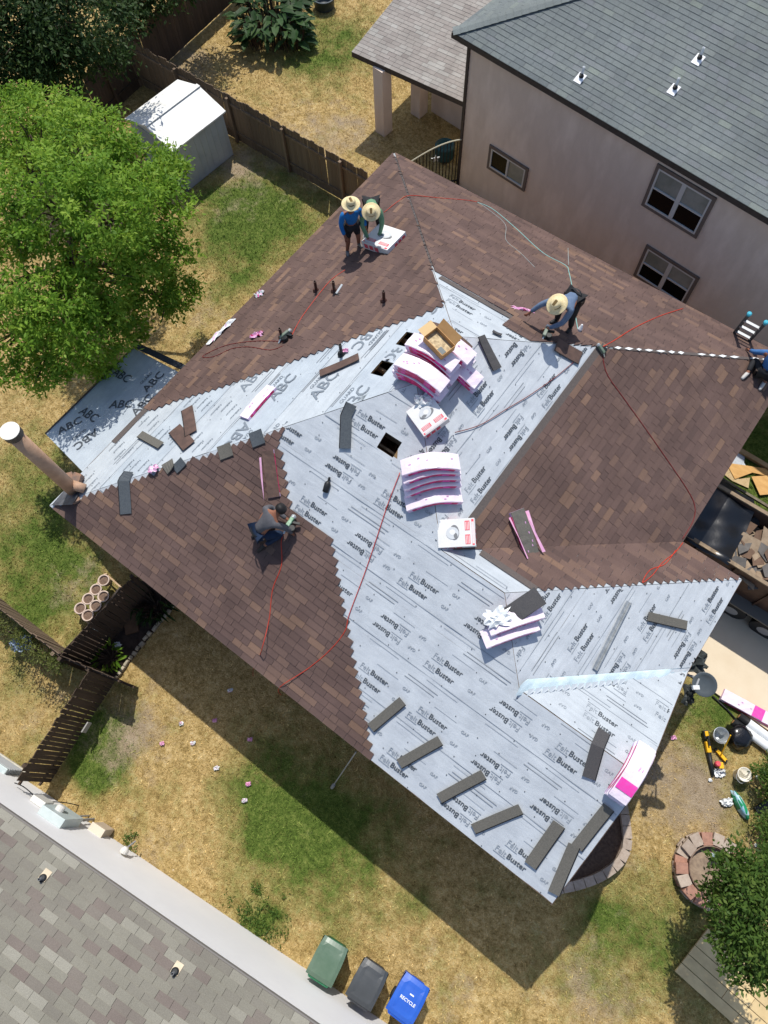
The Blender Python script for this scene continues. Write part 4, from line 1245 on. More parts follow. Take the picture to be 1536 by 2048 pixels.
MB().box(((x0 + x1) / 2, (y0 + y1) / 2, .55), (x1 - x0, .7, .3)).build('chassis', M_TRF, TR)
MB().box((x0 + 2.6, y0 - .16, .86), (2.0, .34, .05)).build('fender', mat('fender_grey', lin(110, 108, 102), rough=.5), TR)
for x in (x0 + 2.1, x0 + 3.0):
    for y in (y0 - .16, y1 + .16):
        wv = MB().lathe((x, y - .1, .38), [(.2, 0), (.38, .01), (.38, .2), (.2, .21)], 20, (0, 1, 0)).build('wheel', M_RUB, TR)
        MB().lathe((x, y - .115, .38), [(.02, 0), (.18, .01), (.18, .23), (.02, .235)], 14, (0, 1, 0)).build('rim', M_CON, wv)
# load of torn roofing
ld = MB(); rr = random.Random(8)
nx_, ny_ = 26, 8; V = []
for i in range(nx_):
    for j in range(ny_):
        V.append((x0 + .06 + (x1 - x0 - .12) * i / (nx_ - 1), y0 + .06 + (y1 - y0 - .12) * j / (ny_ - 1), 1.62 + .16 * math.sin(i * .7) * math.sin(j * .9 + 1) + rr.uniform(-.05, .05)))
ld.add(V, [(i * ny_ + j, (i + 1) * ny_ + j, (i + 1) * ny_ + j + 1, i * ny_ + j + 1) for i in range(nx_ - 1) for j in range(ny_ - 1)])
M_RUBBLE = mat('torn_roofing', lin(120, 104, 88), lin(150, 134, 114), 2.5, .95, .3)
ld.build('load', M_RUBBLE, TR)
cols = [mat('torn_tan', lin(158, 140, 118), lin(138, 120, 100), 8, .95), mat('torn_grey', lin(92, 90, 88), lin(108, 104, 100), 8, .95), mat('torn_brown', lin(112, 90, 74), lin(96, 78, 66), 8, .95), mat('torn_black', lin(40, 40, 42), rough=.9)]
for i in range(90):
    x = rr.uniform(x0 + .3, x0 + 3.4); y = rr.uniform(y0 + .12, y1 - .12)
    an_ = rr.uniform(0, 6.28); tl = rr.uniform(-.3, .3)
    X = Vector((math.cos(an_), math.sin(an_), tl)).normalized(); Y = Vector((-math.sin(an_), math.cos(an_), rr.uniform(-.3, .3))); Y = (Y - X * Y.dot(X)).normalized()
    w_, h_ = rr.uniform(.3, .85), rr.uniform(.2, .45); c = Vector((x, y, 1.74 + rr.uniform(-.04, .08))); k = rr.randint(4, 6)
    pl_ = [c + X * (w_ * .5 * math.cos(t) * rr.uniform(.6, 1.2)) + Y * (h_ * math.sin(t) * rr.uniform(.5, 1.1)) for t in [2 * math.pi * q / k for q in range(k)]]
    Nz = X.cross(Y)
    MB().add([p + Nz * .006 for p in pl_] + [p - Nz * .006 for p in pl_], [tuple(range(k)), tuple(range(2 * k - 1, k - 1, -1))] + [(q, (q + 1) % k, k + (q + 1) % k, k + q) for q in range(k)]).build('torn_shingle', rr.choice(cols if i % 3 else cols[:2]), TR)
# black sheeting draped over the house end of the trailer
tp_ = MB(); V = []
gx_, gy_ = 22, 24
for i in range(gx_):
    for j in range(gy_):
        u, v_ = i / (gx_ - 1), j / (gy_ - 1)
        x = 1.80 + 1.25 * u - .45 * max(0, v_ - .6); y = y0 - .12 + (y1 - y0 + .55) * v_
        z = zr + .07 - .26 * math.sin(math.pi * min(1, v_ * .95)) * (.3 + .7 * u) + .03 * math.sin(u * 9 + v_ * 5) + .025 * math.sin(v_ * 17 - u * 6)
        if y < y0 - .03 or y > y1 + .03: z -= .5 * (abs(y - (y0 + y1) / 2) - (y1 - y0) / 2 - .03) * 2
        V.append((x, y, z))
tp_.add(V, [(i * gy_ + j, (i + 1) * gy_ + j, (i + 1) * gy_ + j + 1, i * gy_ + j + 1) for i in range(gx_ - 1) for j in range(gy_ - 1)])
M_BLKP = mat('black_plastic', lin(22, 24, 28), rough=.32, spec=.5, bump=.3, bscale=6)
tag(tp_.build('plastic_sheet', M_BLKP, smooth=True), 'black plastic sheet draped over the end of the dump trailer', 'plastic sheet')
tag(MB().bar((1.5, 11.6, .34), (9, 11.45, .34), .07).bar((1.5, 11.6, .05), (9, 11.45, .05), .06).build('metal_rail', mat('rail_grey', lin(130, 120, 100), lin(90, 84, 72), 6)), 'long low metal rail on the grass behind the trailer', 'rail')
tag(MB().bar(at(1465, 893, .06), at(1545, 940, .06), .13, .12).build('timber_edging', mat('timber_tan', lin(176, 150, 112), lin(150, 126, 92), 8, .9)), 'weathered timber edging beside the plywood offcuts', 'edging')
M_PLY = mat('plywood', lin(206, 164, 104), lin(190, 146, 88), 3, .8, .1, stretch=(1, 4, 1)); M_PLY2 = mat('plywood_pale', lin(190, 168, 130), lin(176, 152, 112), 3, .8)
def sheet(px, z, th, m, label, name='plywood_sheet', cat='plywood'):
    p = [at(x, y, z) for x, y in px]
    if (p[1] - p[0]).cross(p[2] - p[0]).z < 0: p = p[::-1]
    n = len(p)
    return tag(MB().prism([(q.x, q.y) for q in p], z - th, z).build(name, m), label, cat)
sheet([(1452, 925), (1540, 938), (1540, 953), (1505, 945), (1470, 958)], .05, .02, M_PLY, 'orange plywood offcut lying across the other boards on the grass')
sheet([(1456, 936), (1478, 958), (1500, 955), (1497, 976), (1465, 962), (1450, 950)], .024, .02, M_PLY2, 'pale grey plywood offcut half under the orange one')
sheet([(1503, 953), (1545, 950), (1545, 988), (1520, 990)], .075, .02, M_PLY, 'square plywood sheet at the right edge on green grass')
sheet([(1470, 902), (1490, 910), (1488, 925), (1497, 940), (1478, 938), (1455, 925)], .03, .012, M_FELT, 'crumpled offcut of grey underlayment by the timber edging', 'underlayment_scrap', 'underlayment scrap')
sheet([(1440, 940), (1452, 925), (1455, 933), (1446, 942)], .03, .012, M_FELT, 'tiny white underlayment scrap at the eave by the plywood', 'underlayment_scrap', 'underlayment scrap')
# ================================================================== THINGS ON THE ROOF
M_SHB = mat('shingle_back', lin(92, 90, 84), lin(106, 103, 96), 40, .92, .2); M_SHD = mat('shingle_face_dark', lin(68, 68, 70), lin(80, 78, 78), 60, .93, .2)
M_SHBR = mat('shingle_face_brown', lin(98, 78, 70), lin(84, 68, 62), 5, .93, .2, lo=.4, hi=.6); M_SHBL = mat('shingle_face_slate', lin(70, 76, 82), lin(82, 88, 92), 30, .9, .2)
def ribbon(name, pts, w, m, th=.007, lift=.050, curl=.012):
    """a loose shingle: flat strip following the roof, with its butt line and thickness"""
    P = []
    for (x, y) in pts:
        p, n, s = rp(x, y, lift); P.append((p, n))
    # finer steps
    Q = []
    for (a, na), (b, nb_) in zip(P[:-1], P[1:]):
        for i in range(4):
            t = i / 4; Q.append((a.lerp(b, t), na.lerp(nb_, t).normalized()))
    Q.append(P[-1])
    N_ = len(Q); V = []
    for i, (p, n) in enumerate(Q):
        d = (Q[min(i + 1, N_ - 1)][0] - Q[max(i - 1, 0)][0]).normalized(); sd = n.cross(d).normalized()
        cz_ = curl * (2 * abs(i / (N_ - 1) - .5)) ** 2
        for k in (-.5, -.5, .5, .5): pass
        for kk, up in ((-.5, 0), (.5, 0)):
            V.append(p + sd * (w * kk) + n * (cz_ + th + up))
        for kk in (-.5, .5):
            V.append(p + sd * (w * kk) + n * cz_)
    Fc = []
    for i in range(N_ - 1):
        a = 4 * i; b = 4 * (i + 1)
        Fc += [(a, b, b + 1, a + 1), (a + 2, a + 3, b + 3, b + 2), (a, a + 2, b + 2, b), (a + 1, b + 1, b + 3, a + 3)]
    Fc += [(0, 1, 3, 2), (4 * N_ - 4, 4 * N_ - 2, 4 * N_ - 1, 4 * N_ - 3)]
    # upward orientation
    q = Fc[0]
    if (V[q[1]] - V[q[0]]).cross(V[q[2]] - V[q[0]]).dot(Q[0][1]) < 0: Fc = [f[::-1] for f in Fc]
    b = MB(); b.add(V, Fc)
    o = b.build(name, m)
    # dark sealant line along one edge
    l = MB(); V2 = []
    for i, (p, n) in enumerate(Q):
        d = (Q[min(i + 1, N_ - 1)][0] - Q[max(i - 1, 0)][0]).normalized(); sd = n.cross(d).normalized()
        cz_ = curl * (2 * abs(i / (N_ - 1) - .5)) ** 2
        V2 += [p + sd * (-w * .5) + n * (cz_ + th + .002), p + sd * (-w * .5 + .018) + n * (cz_ + th + .002)]
    F2 = [(2 * i, 2 * i + 2, 2 * i + 3, 2 * i + 1) for i in range(N_ - 1)]
    if (V2[F2[0][1]] - V2[F2[0][0]]).cross(V2[F2[0][2]] - V2[F2[0][0]]).dot(Q[0][1]) < 0: F2 = [f[::-1] for f in F2]
    l.add(V2, F2); l.build('sealant_line', mat('sealant_black', lin(28, 28, 30), rough=.5), o)
    return o
LOOSE = [
    ('grey shingle strip lying over the stepped edge of the brown shingles', [(742, 1456), (806, 1402)], .20, M_SHB),
    ('grey shingle strip second in the row after the one on the stepped edge', [(799, 1528), (881, 1481)], .20, M_SHB),
    ('grey shingle strip third in the row along the front eave underlayment', [(879, 1597), (968, 1549)], .20, M_SHB),
    ('grey shingle strip fourth in the row along the front eave underlayment', [(947, 1658), (1042, 1618)], .20, M_SHB),
    ('steeply turned grey shingle strip, fifth in the row near the gable corner', [(1061, 1731), (1119, 1648)], .24, M_SHB),
    ('grey shingle strip beside the gable edge above the corner one', [(1154, 1695), (1218, 1614)], .22, M_SHB),
    ('grey shingle strip lying at the very corner of the eave and the gable', [(1108, 1787), (1149, 1690)], .22, M_SHB),
    ('dark shingle strip bent over the small gable ridge beside the pink bundles', [(1178, 1556), (1196, 1492), (1208, 1463)], .24, M_SHD),
    ('dark shingle strip folded over the gable edge behind the pink bundles', [(1238, 1592), (1264, 1548), (1281, 1513)], .20, M_SHD),
    ('olive grey shingle strip alone on the right underlayment slope', [(1295, 1233), (1373, 1251)], .19, M_SHB),
    ('dark shingle strip lying beside the large pile of pink bundles', [(962, 673), (994, 739)], .22, M_SHD),
    ('slate dark shingle strip bent over the hip near the square vent hole', [(703, 808), (692, 832), (690, 897)], .24, M_SHBL),
    ('brown shingle strip lying against the vent pipe on the printed underlayment', [(640, 748), (718, 714)], .24, M_SHBR),
    ('brown shingle strip, upper one of a crossed pair near the lean-to roof', [(374, 817), (382, 868)], .30, M_SHBR),
    ('brown shingle strip, lower one of a crossed pair near the lean-to roof', [(349, 858), (378, 893)], .33, M_SHBR),
    ('short grey shingle strip left of the crossed brown pair', [(280, 869), (322, 892)], .20, M_SHB),
    ('long slate shingle strip bent over the left hip near the chimney', [(258, 944), (247, 962), (252, 1028)], .30, M_SHBL),
    ('small tan shingle piece on the left hip beside a slate one', [(330, 940), (347, 925)], .26, M_SHB),
    ('small slate shingle piece on the left hip beside the tan one', [(350, 940), (368, 922)], .22, M_SHBL),
    ('olive brown shingle square straddling the left hip, halfway up', [(438, 908), (464, 898)], .30, M_SHB),
    ('slate shingle square straddling the hip just below its top end', [(502, 882), (527, 872)], .32, M_SHBL),
    ('brown shingle strip at the upper hip beside the worker in blue', [(1112, 689), (1160, 717)], .30, M_SHBR),
    ('small dark shingle scrap beside the dark strip near the pink pile', [(985, 663), (1003, 671)], .10, M_SHD),
]
for lb, pts, w, m in LOOSE:
    tag(ribbon('loose_shingle', pts, w, m), lb, 'shingle', 'loose shingles lying on the underlayment')

# wrapped bundles
M_WR = mat('wrapper_white_pink', lin(228, 218, 226), lin(222, 200, 218), 3.0, .36, .55, 9, lo=.35, hi=.75, spec=.5)
M_WRL = mat('wrapper_lilac', lin(214, 186, 216), lin(200, 172, 208), 4, .42, .1, 14, spec=.5)
M_WRC = mat('wrapper_crimson', lin(214, 34, 112), lin(176, 24, 86), 9, .4, lo=.4, hi=.6, spec=.5)
M_WRM = mat('wrapper_magenta', lin(226, 58, 160), lin(214, 80, 170), 12, .4, spec=.5)
M_WRS = mat('wrapper_mark', lin(196, 150, 188), rough=.45)
def bundle(c, X, N, sag, label, group=None, L=1.0, Wd=.335, H=.100, top=None, name='shingle_bundle', seed=0, panel=True, toplabel=0):
    X = (X - N * X.dot(N)).normalized(); Y = N.cross(X)
    n = 12; V = []; rg = random.Random(seed)
    def mid(u):  # u in -.5..+.5
        f = abs(u) * 2
        z = -sag * (f ** 1.6)
        return c + X * (u * L * (1 - .12 * sag)) + N * z
    B = MB(); rows = []
    for i in range(n + 1):
        u = i / n - .5; p = mid(u); tdir = (mid(u + .02) - mid(u - .02)).normalized(); nn2 = Y.cross(tdir) * -1
        if nn2.dot(N) < 0: nn2 = -nn2
        r_ = []
        for y, z in ((-.5, 0.05), (-.5, .85), (-.46, 1.0), (-.15, 1.02), (.15, 1.02), (.46, 1.0), (.5, .85), (.5, 0.05)):
            r_.append(p + Y * (y * Wd) + nn2 * (z * H + rg.uniform(-.006, .006)))
        rows.append(r_)
    vs = [q for r_ in rows for q in r_]
    fs = []; mi = []
    for i in range(n):
        for k in range(7):
            fs.append((i * 8 + k, (i + 1) * 8 + k, (i + 1) * 8 + k + 1, i * 8 + k + 1))
            side = k in (0, 6)
            e_ = abs((i + .5) / n - .5)
            mi.append((2 if (e_ < .45) else 1) if side else 0)
        fs.append((i * 8 + 7, (i + 1) * 8 + 7, (i + 1) * 8, i * 8)); mi.append(1)
    fs.append(tuple(range(7, -1, -1))); mi.append(1)
    fs.append(tuple(n * 8 + k for k in range(8))); mi.append(1)
    q = fs[3]
    if (vs[q[1]] - vs[q[0]]).cross(vs[q[2]] - vs[q[0]]).dot(N) < 0: fs = [f[::-1] for f in fs]
    B.v = [tuple(v) for v in vs]; B.f = fs; B.mi = mi
    o = B.build(name, [top or M_WR, M_WRL, M_WRC])
    tag(o, label, 'shingle bundle', group)
    if panel:
        for sg in (-1, 1):
            for (ua, ub) in ((-.34, -.24), (.16, .30)):
                pb_ = MB(); r4 = []
                for u in (ua, ub):
                    p = mid(u); td = (mid(u + .02) - mid(u - .02)).normalized(); n2 = td.cross(Y); n2 = n2 if n2.dot(N) > 0 else -n2
                    r4 += [p + Y * (sg * .506 * Wd) + n2 * (.2 * H), p + Y * (sg * .506 * Wd) + n2 * (.8 * H)]
                pb_.add(r4, [(0, 2, 3, 1)])
                pb_.build('label_panel', M_WRM, o)
        if toplabel:
            r4 = []
            for u in [toplabel - .09 + .03 * q_ for q_ in range(7)]:
                p = mid(u); td = (mid(u + .02) - mid(u - .02)).normalized(); n2 = td.cross(Y); n2 = n2 if n2.dot(N) > 0 else -n2
                r4 += [p - Y * (.46 * Wd) + n2 * (1.12 * H), p + Y * (.46 * Wd) + n2 * (1.12 * H)]
            MB().add(r4, [(2 * q_, 2 * q_ + 2, 2 * q_ + 3, 2 * q_ + 1) for q_ in range(6)]).build('label_panel', M_WRM, o)
        mk = MB()
        for k in range(5):
            u = -.36 + .72 * rg.random(); y = rg.uniform(-.3, .3); p = mid(u) + Y * (y * Wd); td = (mid(u + .02) - mid(u - .02)).normalized(); n2 = td.cross(Y); n2 = n2 if n2.dot(N) > 0 else -n2
            p = p + n2 * (1.10 * H); a_, b_ = .022, .010
            mk.add([p - td * a_ - Y * b_, p + td * a_ - Y * b_, p + td * a_ + Y * b_, p - td * a_ + Y * b_], [(0, 1, 2, 3)])
        mk.build('printed_mark', M_WRS, o)
    return o
Xw = Vector((1, 0, 0)); Yw = Vector((0, 1, 0)); Zw = Vector((0, 0, 1)); rz = tz(H1)
GP = 'shingle bundles stacked along the ridge'
rb = random.Random(12)
names = {0: ['lowest', 'second', 'third', 'topmost', 'fifth', 'sixth']}
def stack(x, y, z, X, N, n, sag, where, dz=.103, fan=Vector((0, 0, 0)), seed=0, toplabel=0):
    lev = {1: ['only'], 2: ['lower', 'upper'], 3: ['lowest', 'middle', 'topmost'], 4: ['lowest', 'second lowest', 'second highest', 'topmost'],
           5: ['lowest', 'second lowest', 'middle', 'second highest', 'topmost'], 6: ['lowest', 'second lowest', 'third from bottom', 'third from top', 'second highest', 'topmost']}[n]
    out = []
    for i in range(n):
        j = Vector((rb.uniform(-.03, .03), rb.uniform(-.02, .02), 0))
        a = rb.uniform(-.05, .05); Xr = Matrix.Rotation(a, 3, N) @ X
        out.append(bundle(Vector((x, y, z + .02 + dz * i)) + j + fan * i, Xr, N, sag * (1 - .08 * i), 'wrapped pink shingle bundle, %s of %s' % (lev[i], where), GP, seed=seed + i, toplabel=toplabel if i == n - 1 else 0))
    return out
stack(A1[0] + .04, 6.10, rz, Xw, Zw, 4, .17, 'the ridge stack nearest the cartons', seed=10)
stack(A1[0] + .02, 6.50, rz, Xw, Zw, 5, .17, 'the ridge stack under the cardboard box', seed=20)
st3 = stack(A1[0] + .10, 6.92, rz, Xw, Zw, 4, .17, 'the far ridge stack topped with bare shingles', seed=30)
stack(A1[0] + .42, 6.75, rz - .12, Xw, Vector((.25, 0, 1)).normalized(), 2, .06, 'the pair slipped down right of the ridge', seed=33)
ob = bundle(Vector((A1[0] + .0, 6.95, rz + .02 + .103 * 4)), Xw, Zw, .15, 'bare brown shingles curved over the far stack of the ridge pile', top=M_SHBR, H=.03, name='open_shingles', panel=False, seed=40)
# fanned stack on the hip below the apex
hipd = Vector((1, 1, 0)).normalized(); alongh = Vector((1, -1, -PITCH)).normalized()
hN = Vector((1, -1, 0)).normalized(); hN = (Zw * 1.0 + hN * .35).normalized()
for i in range(5):
    d_ = 1.14 + i * .050 + (.12 if i == 4 else 0)
    k = 4 - i
    p = Vector((A1[0] + d_, A1[1] - d_, tz(H1 - d_))) + Zw * (.03 + .10 * k)
    bundle(p, Matrix.Rotation(rb.uniform(-.05, .05), 3, Zw) @ hipd, Zw, .19, 'wrapped bundle in the fanned hip stack, %s from the carton above it' % ('first first second third fourth fifth'.split()[i + 1]), 'fanned bundles on the hip', seed=50 + i)
# bundles near the wing ridge (opened)
p, n, s = rp(1020, 1262, .02)
bundle(p + Zw * .02, (rp(1085, 1250, .02)[0] - rp(970, 1290, .02)[0]), Zw, .10, 'lower lilac wrapped bundle of the opened pair near the wing ridge', seed=60)
p2 = rp(1028, 1240, .02)[0] + Zw * .13
bundle(p2, (rp(1085, 1225, .02)[0] - rp(975, 1262, .02)[0]), Zw, .10, 'upper wrapped bundle of the opened pair near the wing ridge', seed=61)
p3 = rp(1040, 1222, .02)[0] + Zw * .235
ob = bundle(p3, (rp(1075, 1205, .02)[0] - rp(990, 1262, .02)[0]), (n + Zw).normalized(), .03, 'black shingles bared in a torn white wrapper near the wing ridge', top=M_SHD, H=.04, name='open_shingles', panel=False, seed=62, Wd=.36, L=.8)
def crumple(c, n, sx, sy, h, m, name, label, cat, seed=0, group=None, m2=None, X=None, parts=()):
    """a crumpled sheet of wrapper: folded facets, two sided"""
    rg = random.Random(seed); X = X or n.orthogonal().normalized(); X = (X - n * X.dot(n)).normalized(); Y = n.cross(X)
    nx__, ny__ = 9, 8; V = []
    for i in range(nx__):
        for j in range(ny__):
            u, v_ = i / (nx__ - 1) - .5, j / (ny__ - 1) - .5
            rr_ = 1 - .35 * rg.random()
            an_ = rg.uniform(-.4, .4)
            V.append(c + X * (u * sx * rr_ + .02 * an_) + Y * (v_ * sy * rr_) + n * (h * (rg.random() ** 1.3) * (1.1 - 1.6 * (u * u + v_ * v_)) + .008))
    B = MB(); fs = [(i * ny__ + j, (i + 1) * ny__ + j, (i + 1) * ny__ + j + 1, i * ny__ + j + 1) for i in range(nx__ - 1) for j in range(ny__ - 1) if not ((i in (0, nx__ - 2)) and (j in (0, ny__ - 2)))]
    B.add(V, fs); 
    if m2:
        B.mi = [1 if rg.random() < .16 else 0 for _ in fs]
        o = B.build(name, [m, m2])
    else:
        o = B.build(name, m)
    return tag(o, label, cat, group)
M_WHP = mat('white_plastic_film', lin(232, 234, 234), lin(216, 220, 222), 6, .4, spec=.5); M_PKP = mat('pink_film', lin(236, 190, 216), lin(224, 160, 200), 9, .42, spec=.5)
crumple(rp(992, 1240, .02)[0] + Zw * .22, (n + Zw).normalized(), .55, .40, .10, M_WHP, 'torn_wrapper', 'torn white wrapper bunched over the opened bundles near the wing ridge', 'wrapper', 3)
# bundles on the gable ridge
gc = Vector(((xR - .24), yF + GG, tz(GG)))
stack(gc.x, gc.y - .05, gc.z, (Yw + Xw * .02), Zw, 3, .20, 'the stack over the small gable ridge', dz=.103, seed=70, toplabel=-.26)
# opened bundle on the finished brown slope
pa_, n, s = rp(1048, 1070, .05); ax_ = rp(1066, 1112, .05)[0] - rp(1030, 1030, .05)[0]
bundle(pa_, ax_, n, .02, 'opened bundle of dark shingles in a magenta edged wrapper on the finished brown slope', top=M_SHB, seed=80, H=.09, Wd=.32)
wv_ = MB()
Yb = n.cross(ax_.normalized())
for sg in (-1, 1):
    a_, b_ = pa_ - ax_ * .5, pa_ + ax_ * .5
    wv_.add([a_ + Yb * sg * .17 + n * .09, b_ + Yb * sg * .17 + n * .09, b_ + Yb * sg * .22 + n * .13, pa_ + Yb * sg * .20 + n * .12, a_ + Yb * sg * .24 + n * .14], [(0, 1, 2, 3, 4)])
tag(wv_.build('torn_wrapper', M_PKP), 'peeled pink wrapper edges standing beside the opened bundle on the brown slope', 'wrapper')
# single wrapped bundle on the printed underlayment
pa_, n, s = rp(517, 806, .03); ax_ = rp(546, 775, .03)[0] - rp(490, 838, .03)[0]
bundle(pa_, ax_, n, .02, 'single pale pink wrapped bundle with a magenta side on the printed underlayment', seed=81, H=.07, Wd=.30, L=.92)
# opened bundle by the kneeling worker
pa_, n, s = rp(543, 948, .03); ax_ = rp(550, 990, .03)[0] - rp(538, 905, .03)[0]
bundle(pa_, ax_, n, .0, 'opened brown shingle bundle lying uphill of the kneeling worker', top=M_SHBR, H=.05, Wd=.27, L=.95, panel=False, name='open_shingles', seed=82)
a_, b_ = rp(521, 915, .05)[0], rp(529, 1002, .05)[0]; sd_ = n.cross((b_ - a_).normalized())
tag(MB().add([a_ - sd_ * .03, a_ + sd_ * .03 + n * .03, (a_ + b_) / 2 + sd_ * .035 + n * .06, b_ + n * .02, (a_ + b_) / 2 - sd_ * .035], [(0, 1, 2, 3, 4)]).build('torn_wrapper', M_PKP), 'narrow white pink wrapper strip beside the kneeling worker', 'wrapper')

# vent cartons
M_CARD = mat('carton_white', lin(222, 222, 220), lin(212, 212, 210), 2, .6); M_CRED = mat('carton_red', lin(216, 70, 84), lin(226, 96, 106), 14, .6); M_CGR = mat('carton_print_grey', lin(120, 122, 124), rough=.6); M_CGL = mat('carton_print_light', lin(196, 200, 202), rough=.6)
def carton(px, h, label, flip=0):
    c4 = [rp(x, y, .02) for x, y in px]; n = c4[0][1]; P = [q[0] for q in c4]
    c = sum(P, Vector()) / 4; X = ((P[1] - P[0]) + (P[2] - P[3])).normalized(); n = (n + Zw * .6).normalized(); X = (X - n * X.dot(n)).normalized(); Y = n.cross(X)
    w = ((P[1] - P[0]).length + (P[2] - P[3]).length) / 2 * .97; d = ((P[3] - P[0]).length + (P[2] - P[1]).length) / 2 * .97
    if (P[3] - P[0]).dot(Y) < 0: Y = -Y
    o = MB().box(c + n * (h / 2), (w, d, h), (X, Y, n)).build('vent_carton', M_CARD, bevel=.006)
    tag(o, label, 'carton', 'cartons of roof vents')
    T = c + n * (h + .003)
    for (x, y, ww, hh) in ((-.25, .30, .34, .13), (.24, .30, .34, .13), (0, .445, .92, .06)):
        MB().add([T + X * ((x - ww / 2) * w) + Y * ((y - hh / 2) * d), T + X * ((x + ww / 2) * w) + Y * ((y - hh / 2) * d), T + X * ((x + ww / 2) * w) + Y * ((y + hh / 2) * d), T + X * ((x - ww / 2) * w) + Y * ((y + hh / 2) * d)],
                 [(0, 1, 2, 3)]).build('printed_panel', M_CRED, o)
        ln = MB()
        for r_ in range(3):
            yy = y - hh * .3 + hh * .3 * r_
            ln.add([T + n * .002 + X * ((x - ww * .44) * w) + Y * ((yy - .008) * d), T + n * .002 + X * ((x + ww * .4) * w) + Y * ((yy - .008) * d), T + n * .002 + X * ((x + ww * .4) * w) + Y * ((yy + .008) * d), T + n * .002 + X * ((x - ww * .44) * w) + Y * ((yy + .008) * d)], [(0, 1, 2, 3)])
        ln.build('printed_line', M_CARD, o)
    # picture of the dome vent: flat print
    for (rx, ry, dx, dy, m_, k) in ((.27, .13, .02, -.05, M_CGR, .004), (.22, .17, 0, -.10, M_CGL, .006), (.10, .08, .03, -.10, M_CARD, .008), (.10, .05, -.1, -.02, M_CGR, .0075)):
        el = [T + n * k + X * ((dx + rx * math.cos(t * .4488)) * w) + Y * ((dy + ry * math.sin(t * .4488)) * d) for t in range(14)]
        MB().add(el, [tuple(range(14))]).build('printed_picture', m_, o)
    # red printed blocks on the sides
    for sx, sy, U, ww in ((0, 1, X, w), (1, 0, Y, d), (-1, 0, Y, d), (0, -1, X, w)):
        f = c + X * (sx * (w / 2 + .003)) + Y * (sy * (d / 2 + .003))
        for q in range(3):
            u0 = (-.42 + .2 * q) * ww; p0 = f + U * u0 + n * (h * .18)
            MB().add([p0, p0 + U * (.15 * ww), p0 + U * (.15 * ww) + n * (h * .6), p0 + n * (h * .6)], [(0, 1, 2, 3)]).build('printed_panel', M_CRED, o)
    return o
carton([(813, 826), (861, 797), (903, 846), (852, 878)], .22, 'white and red vent carton standing between the ridge pile and the fanned bundles')
carton([(880, 1102), (879, 1042), (946, 1037), (952, 1092)], .20, 'white and red vent carton alone beside the finished brown slope')
carton([(758, 466), (805, 470), (786, 512), (735, 500)], .20, 'white and red vent carton the two men in hats are bending to')
crumple(rp(848, 806, .02)[0] + Zw * .06, Zw, .42, .30, .16, M_WHP, 'plastic_bag', 'grey white plastic bag bunched between a carton and the ridge pile', 'plastic bag', 5)
# open cardboard box on the tall stack
bc = Vector((A1[0] + .05, 6.62, rz + .54)); bx_ = thing('cardboard_box', 'open brown cardboard box of nails on top of the tall pink stack', 'cardboard box', bc)
M_CB = mat('cardboard', lin(190, 148, 98), lin(176, 134, 86), 5, .8); M_CBI = mat('cardboard_inside', lin(206, 176, 128), rough=.8)
ux, uy = Vector((.92, -.2, -.12)).normalized(), Vector((.2, .95, 0)).normalized(); uz = ux.cross(uy).normalized(); uy = uz.cross(ux)
for dx, dy, sx, sy, nm in ((0, -.16, .5, .012, 'box_side'), (0, .16, .5, .012, 'box_side'), (-.25, 0, .012, .32, 'box_end'), (.25, 0, .012, .32, 'box_end')):
    MB().box(bc + ux * dx + uy * dy + uz * .08, (sx, sy, .16), (ux, uy, uz)).build(nm, M_CB, bx_)
MB().box(bc + uz * .03, (.49, .31, .05), (ux, uy, uz)).build('nail_coils', mat('nail_coil_tan', lin(210, 190, 150), lin(150, 130, 100), 14, .7), bx_)
MB().add([bc + ux * q + uy * .165 + uz * .16 for q in (-.25, .25)] + [bc + ux * q + uy * .30 + uz * .30 for q in (.25, -.25)], [(0, 1, 2, 3)]).build('flap', M_CB, bx_)
MB().add([bc + uy * q - ux * .25 + uz * .16 for q in (-.16, .16)] + [bc + uy * q - ux * .42 + uz * .17 for q in (.16, -.16)], [(0, 1, 2, 3)]).build('flap', M_CBI, bx_)
MB().box(bc + ux * .16 - uy * .1 + uz * .09, (.14, .11, .1), (ux, uy, uz)).build('nail_box', mat('grey_box', lin(110, 116, 114), rough=.6), bx_)

# plumbing vents and tools on the brown slope
M_COP = mat('brown_vent_pipe', lin(66, 40, 34), lin(80, 52, 44), 9, .5); M_DKP = mat('dark_vent_pipe', lin(34, 36, 38), rough=.5)
for x, y, lb, m in ((633, 583, 'brown vent pipe in the finished slope, the one on the red hose', M_COP), (669, 584, 'brown vent pipe behind the silver cutting tool', M_COP), (768, 604, 'brown vent pipe on the slope nearest the upper hip', M_COP), (564, 676, 'brown vent pipe beside the nail gun', M_COP),
                    (683, 710, 'dark vent pipe standing in the printed underlayment', M_DKP)):
    p, n, s = rp(x, y, .02); o = thing('vent_pipe', lb, 'vent pipe', p, 'plumbing vents in the left slope')
    MB().lathe(p, [(.085, 0), (.07, .05), (.045, .09)], 12, n).build('boot', m, o)
    MB().lathe(p, [(.034, -.02), (.034, .36), (.026, .36), (.026, .3)], 10).build('pipe', m, o)
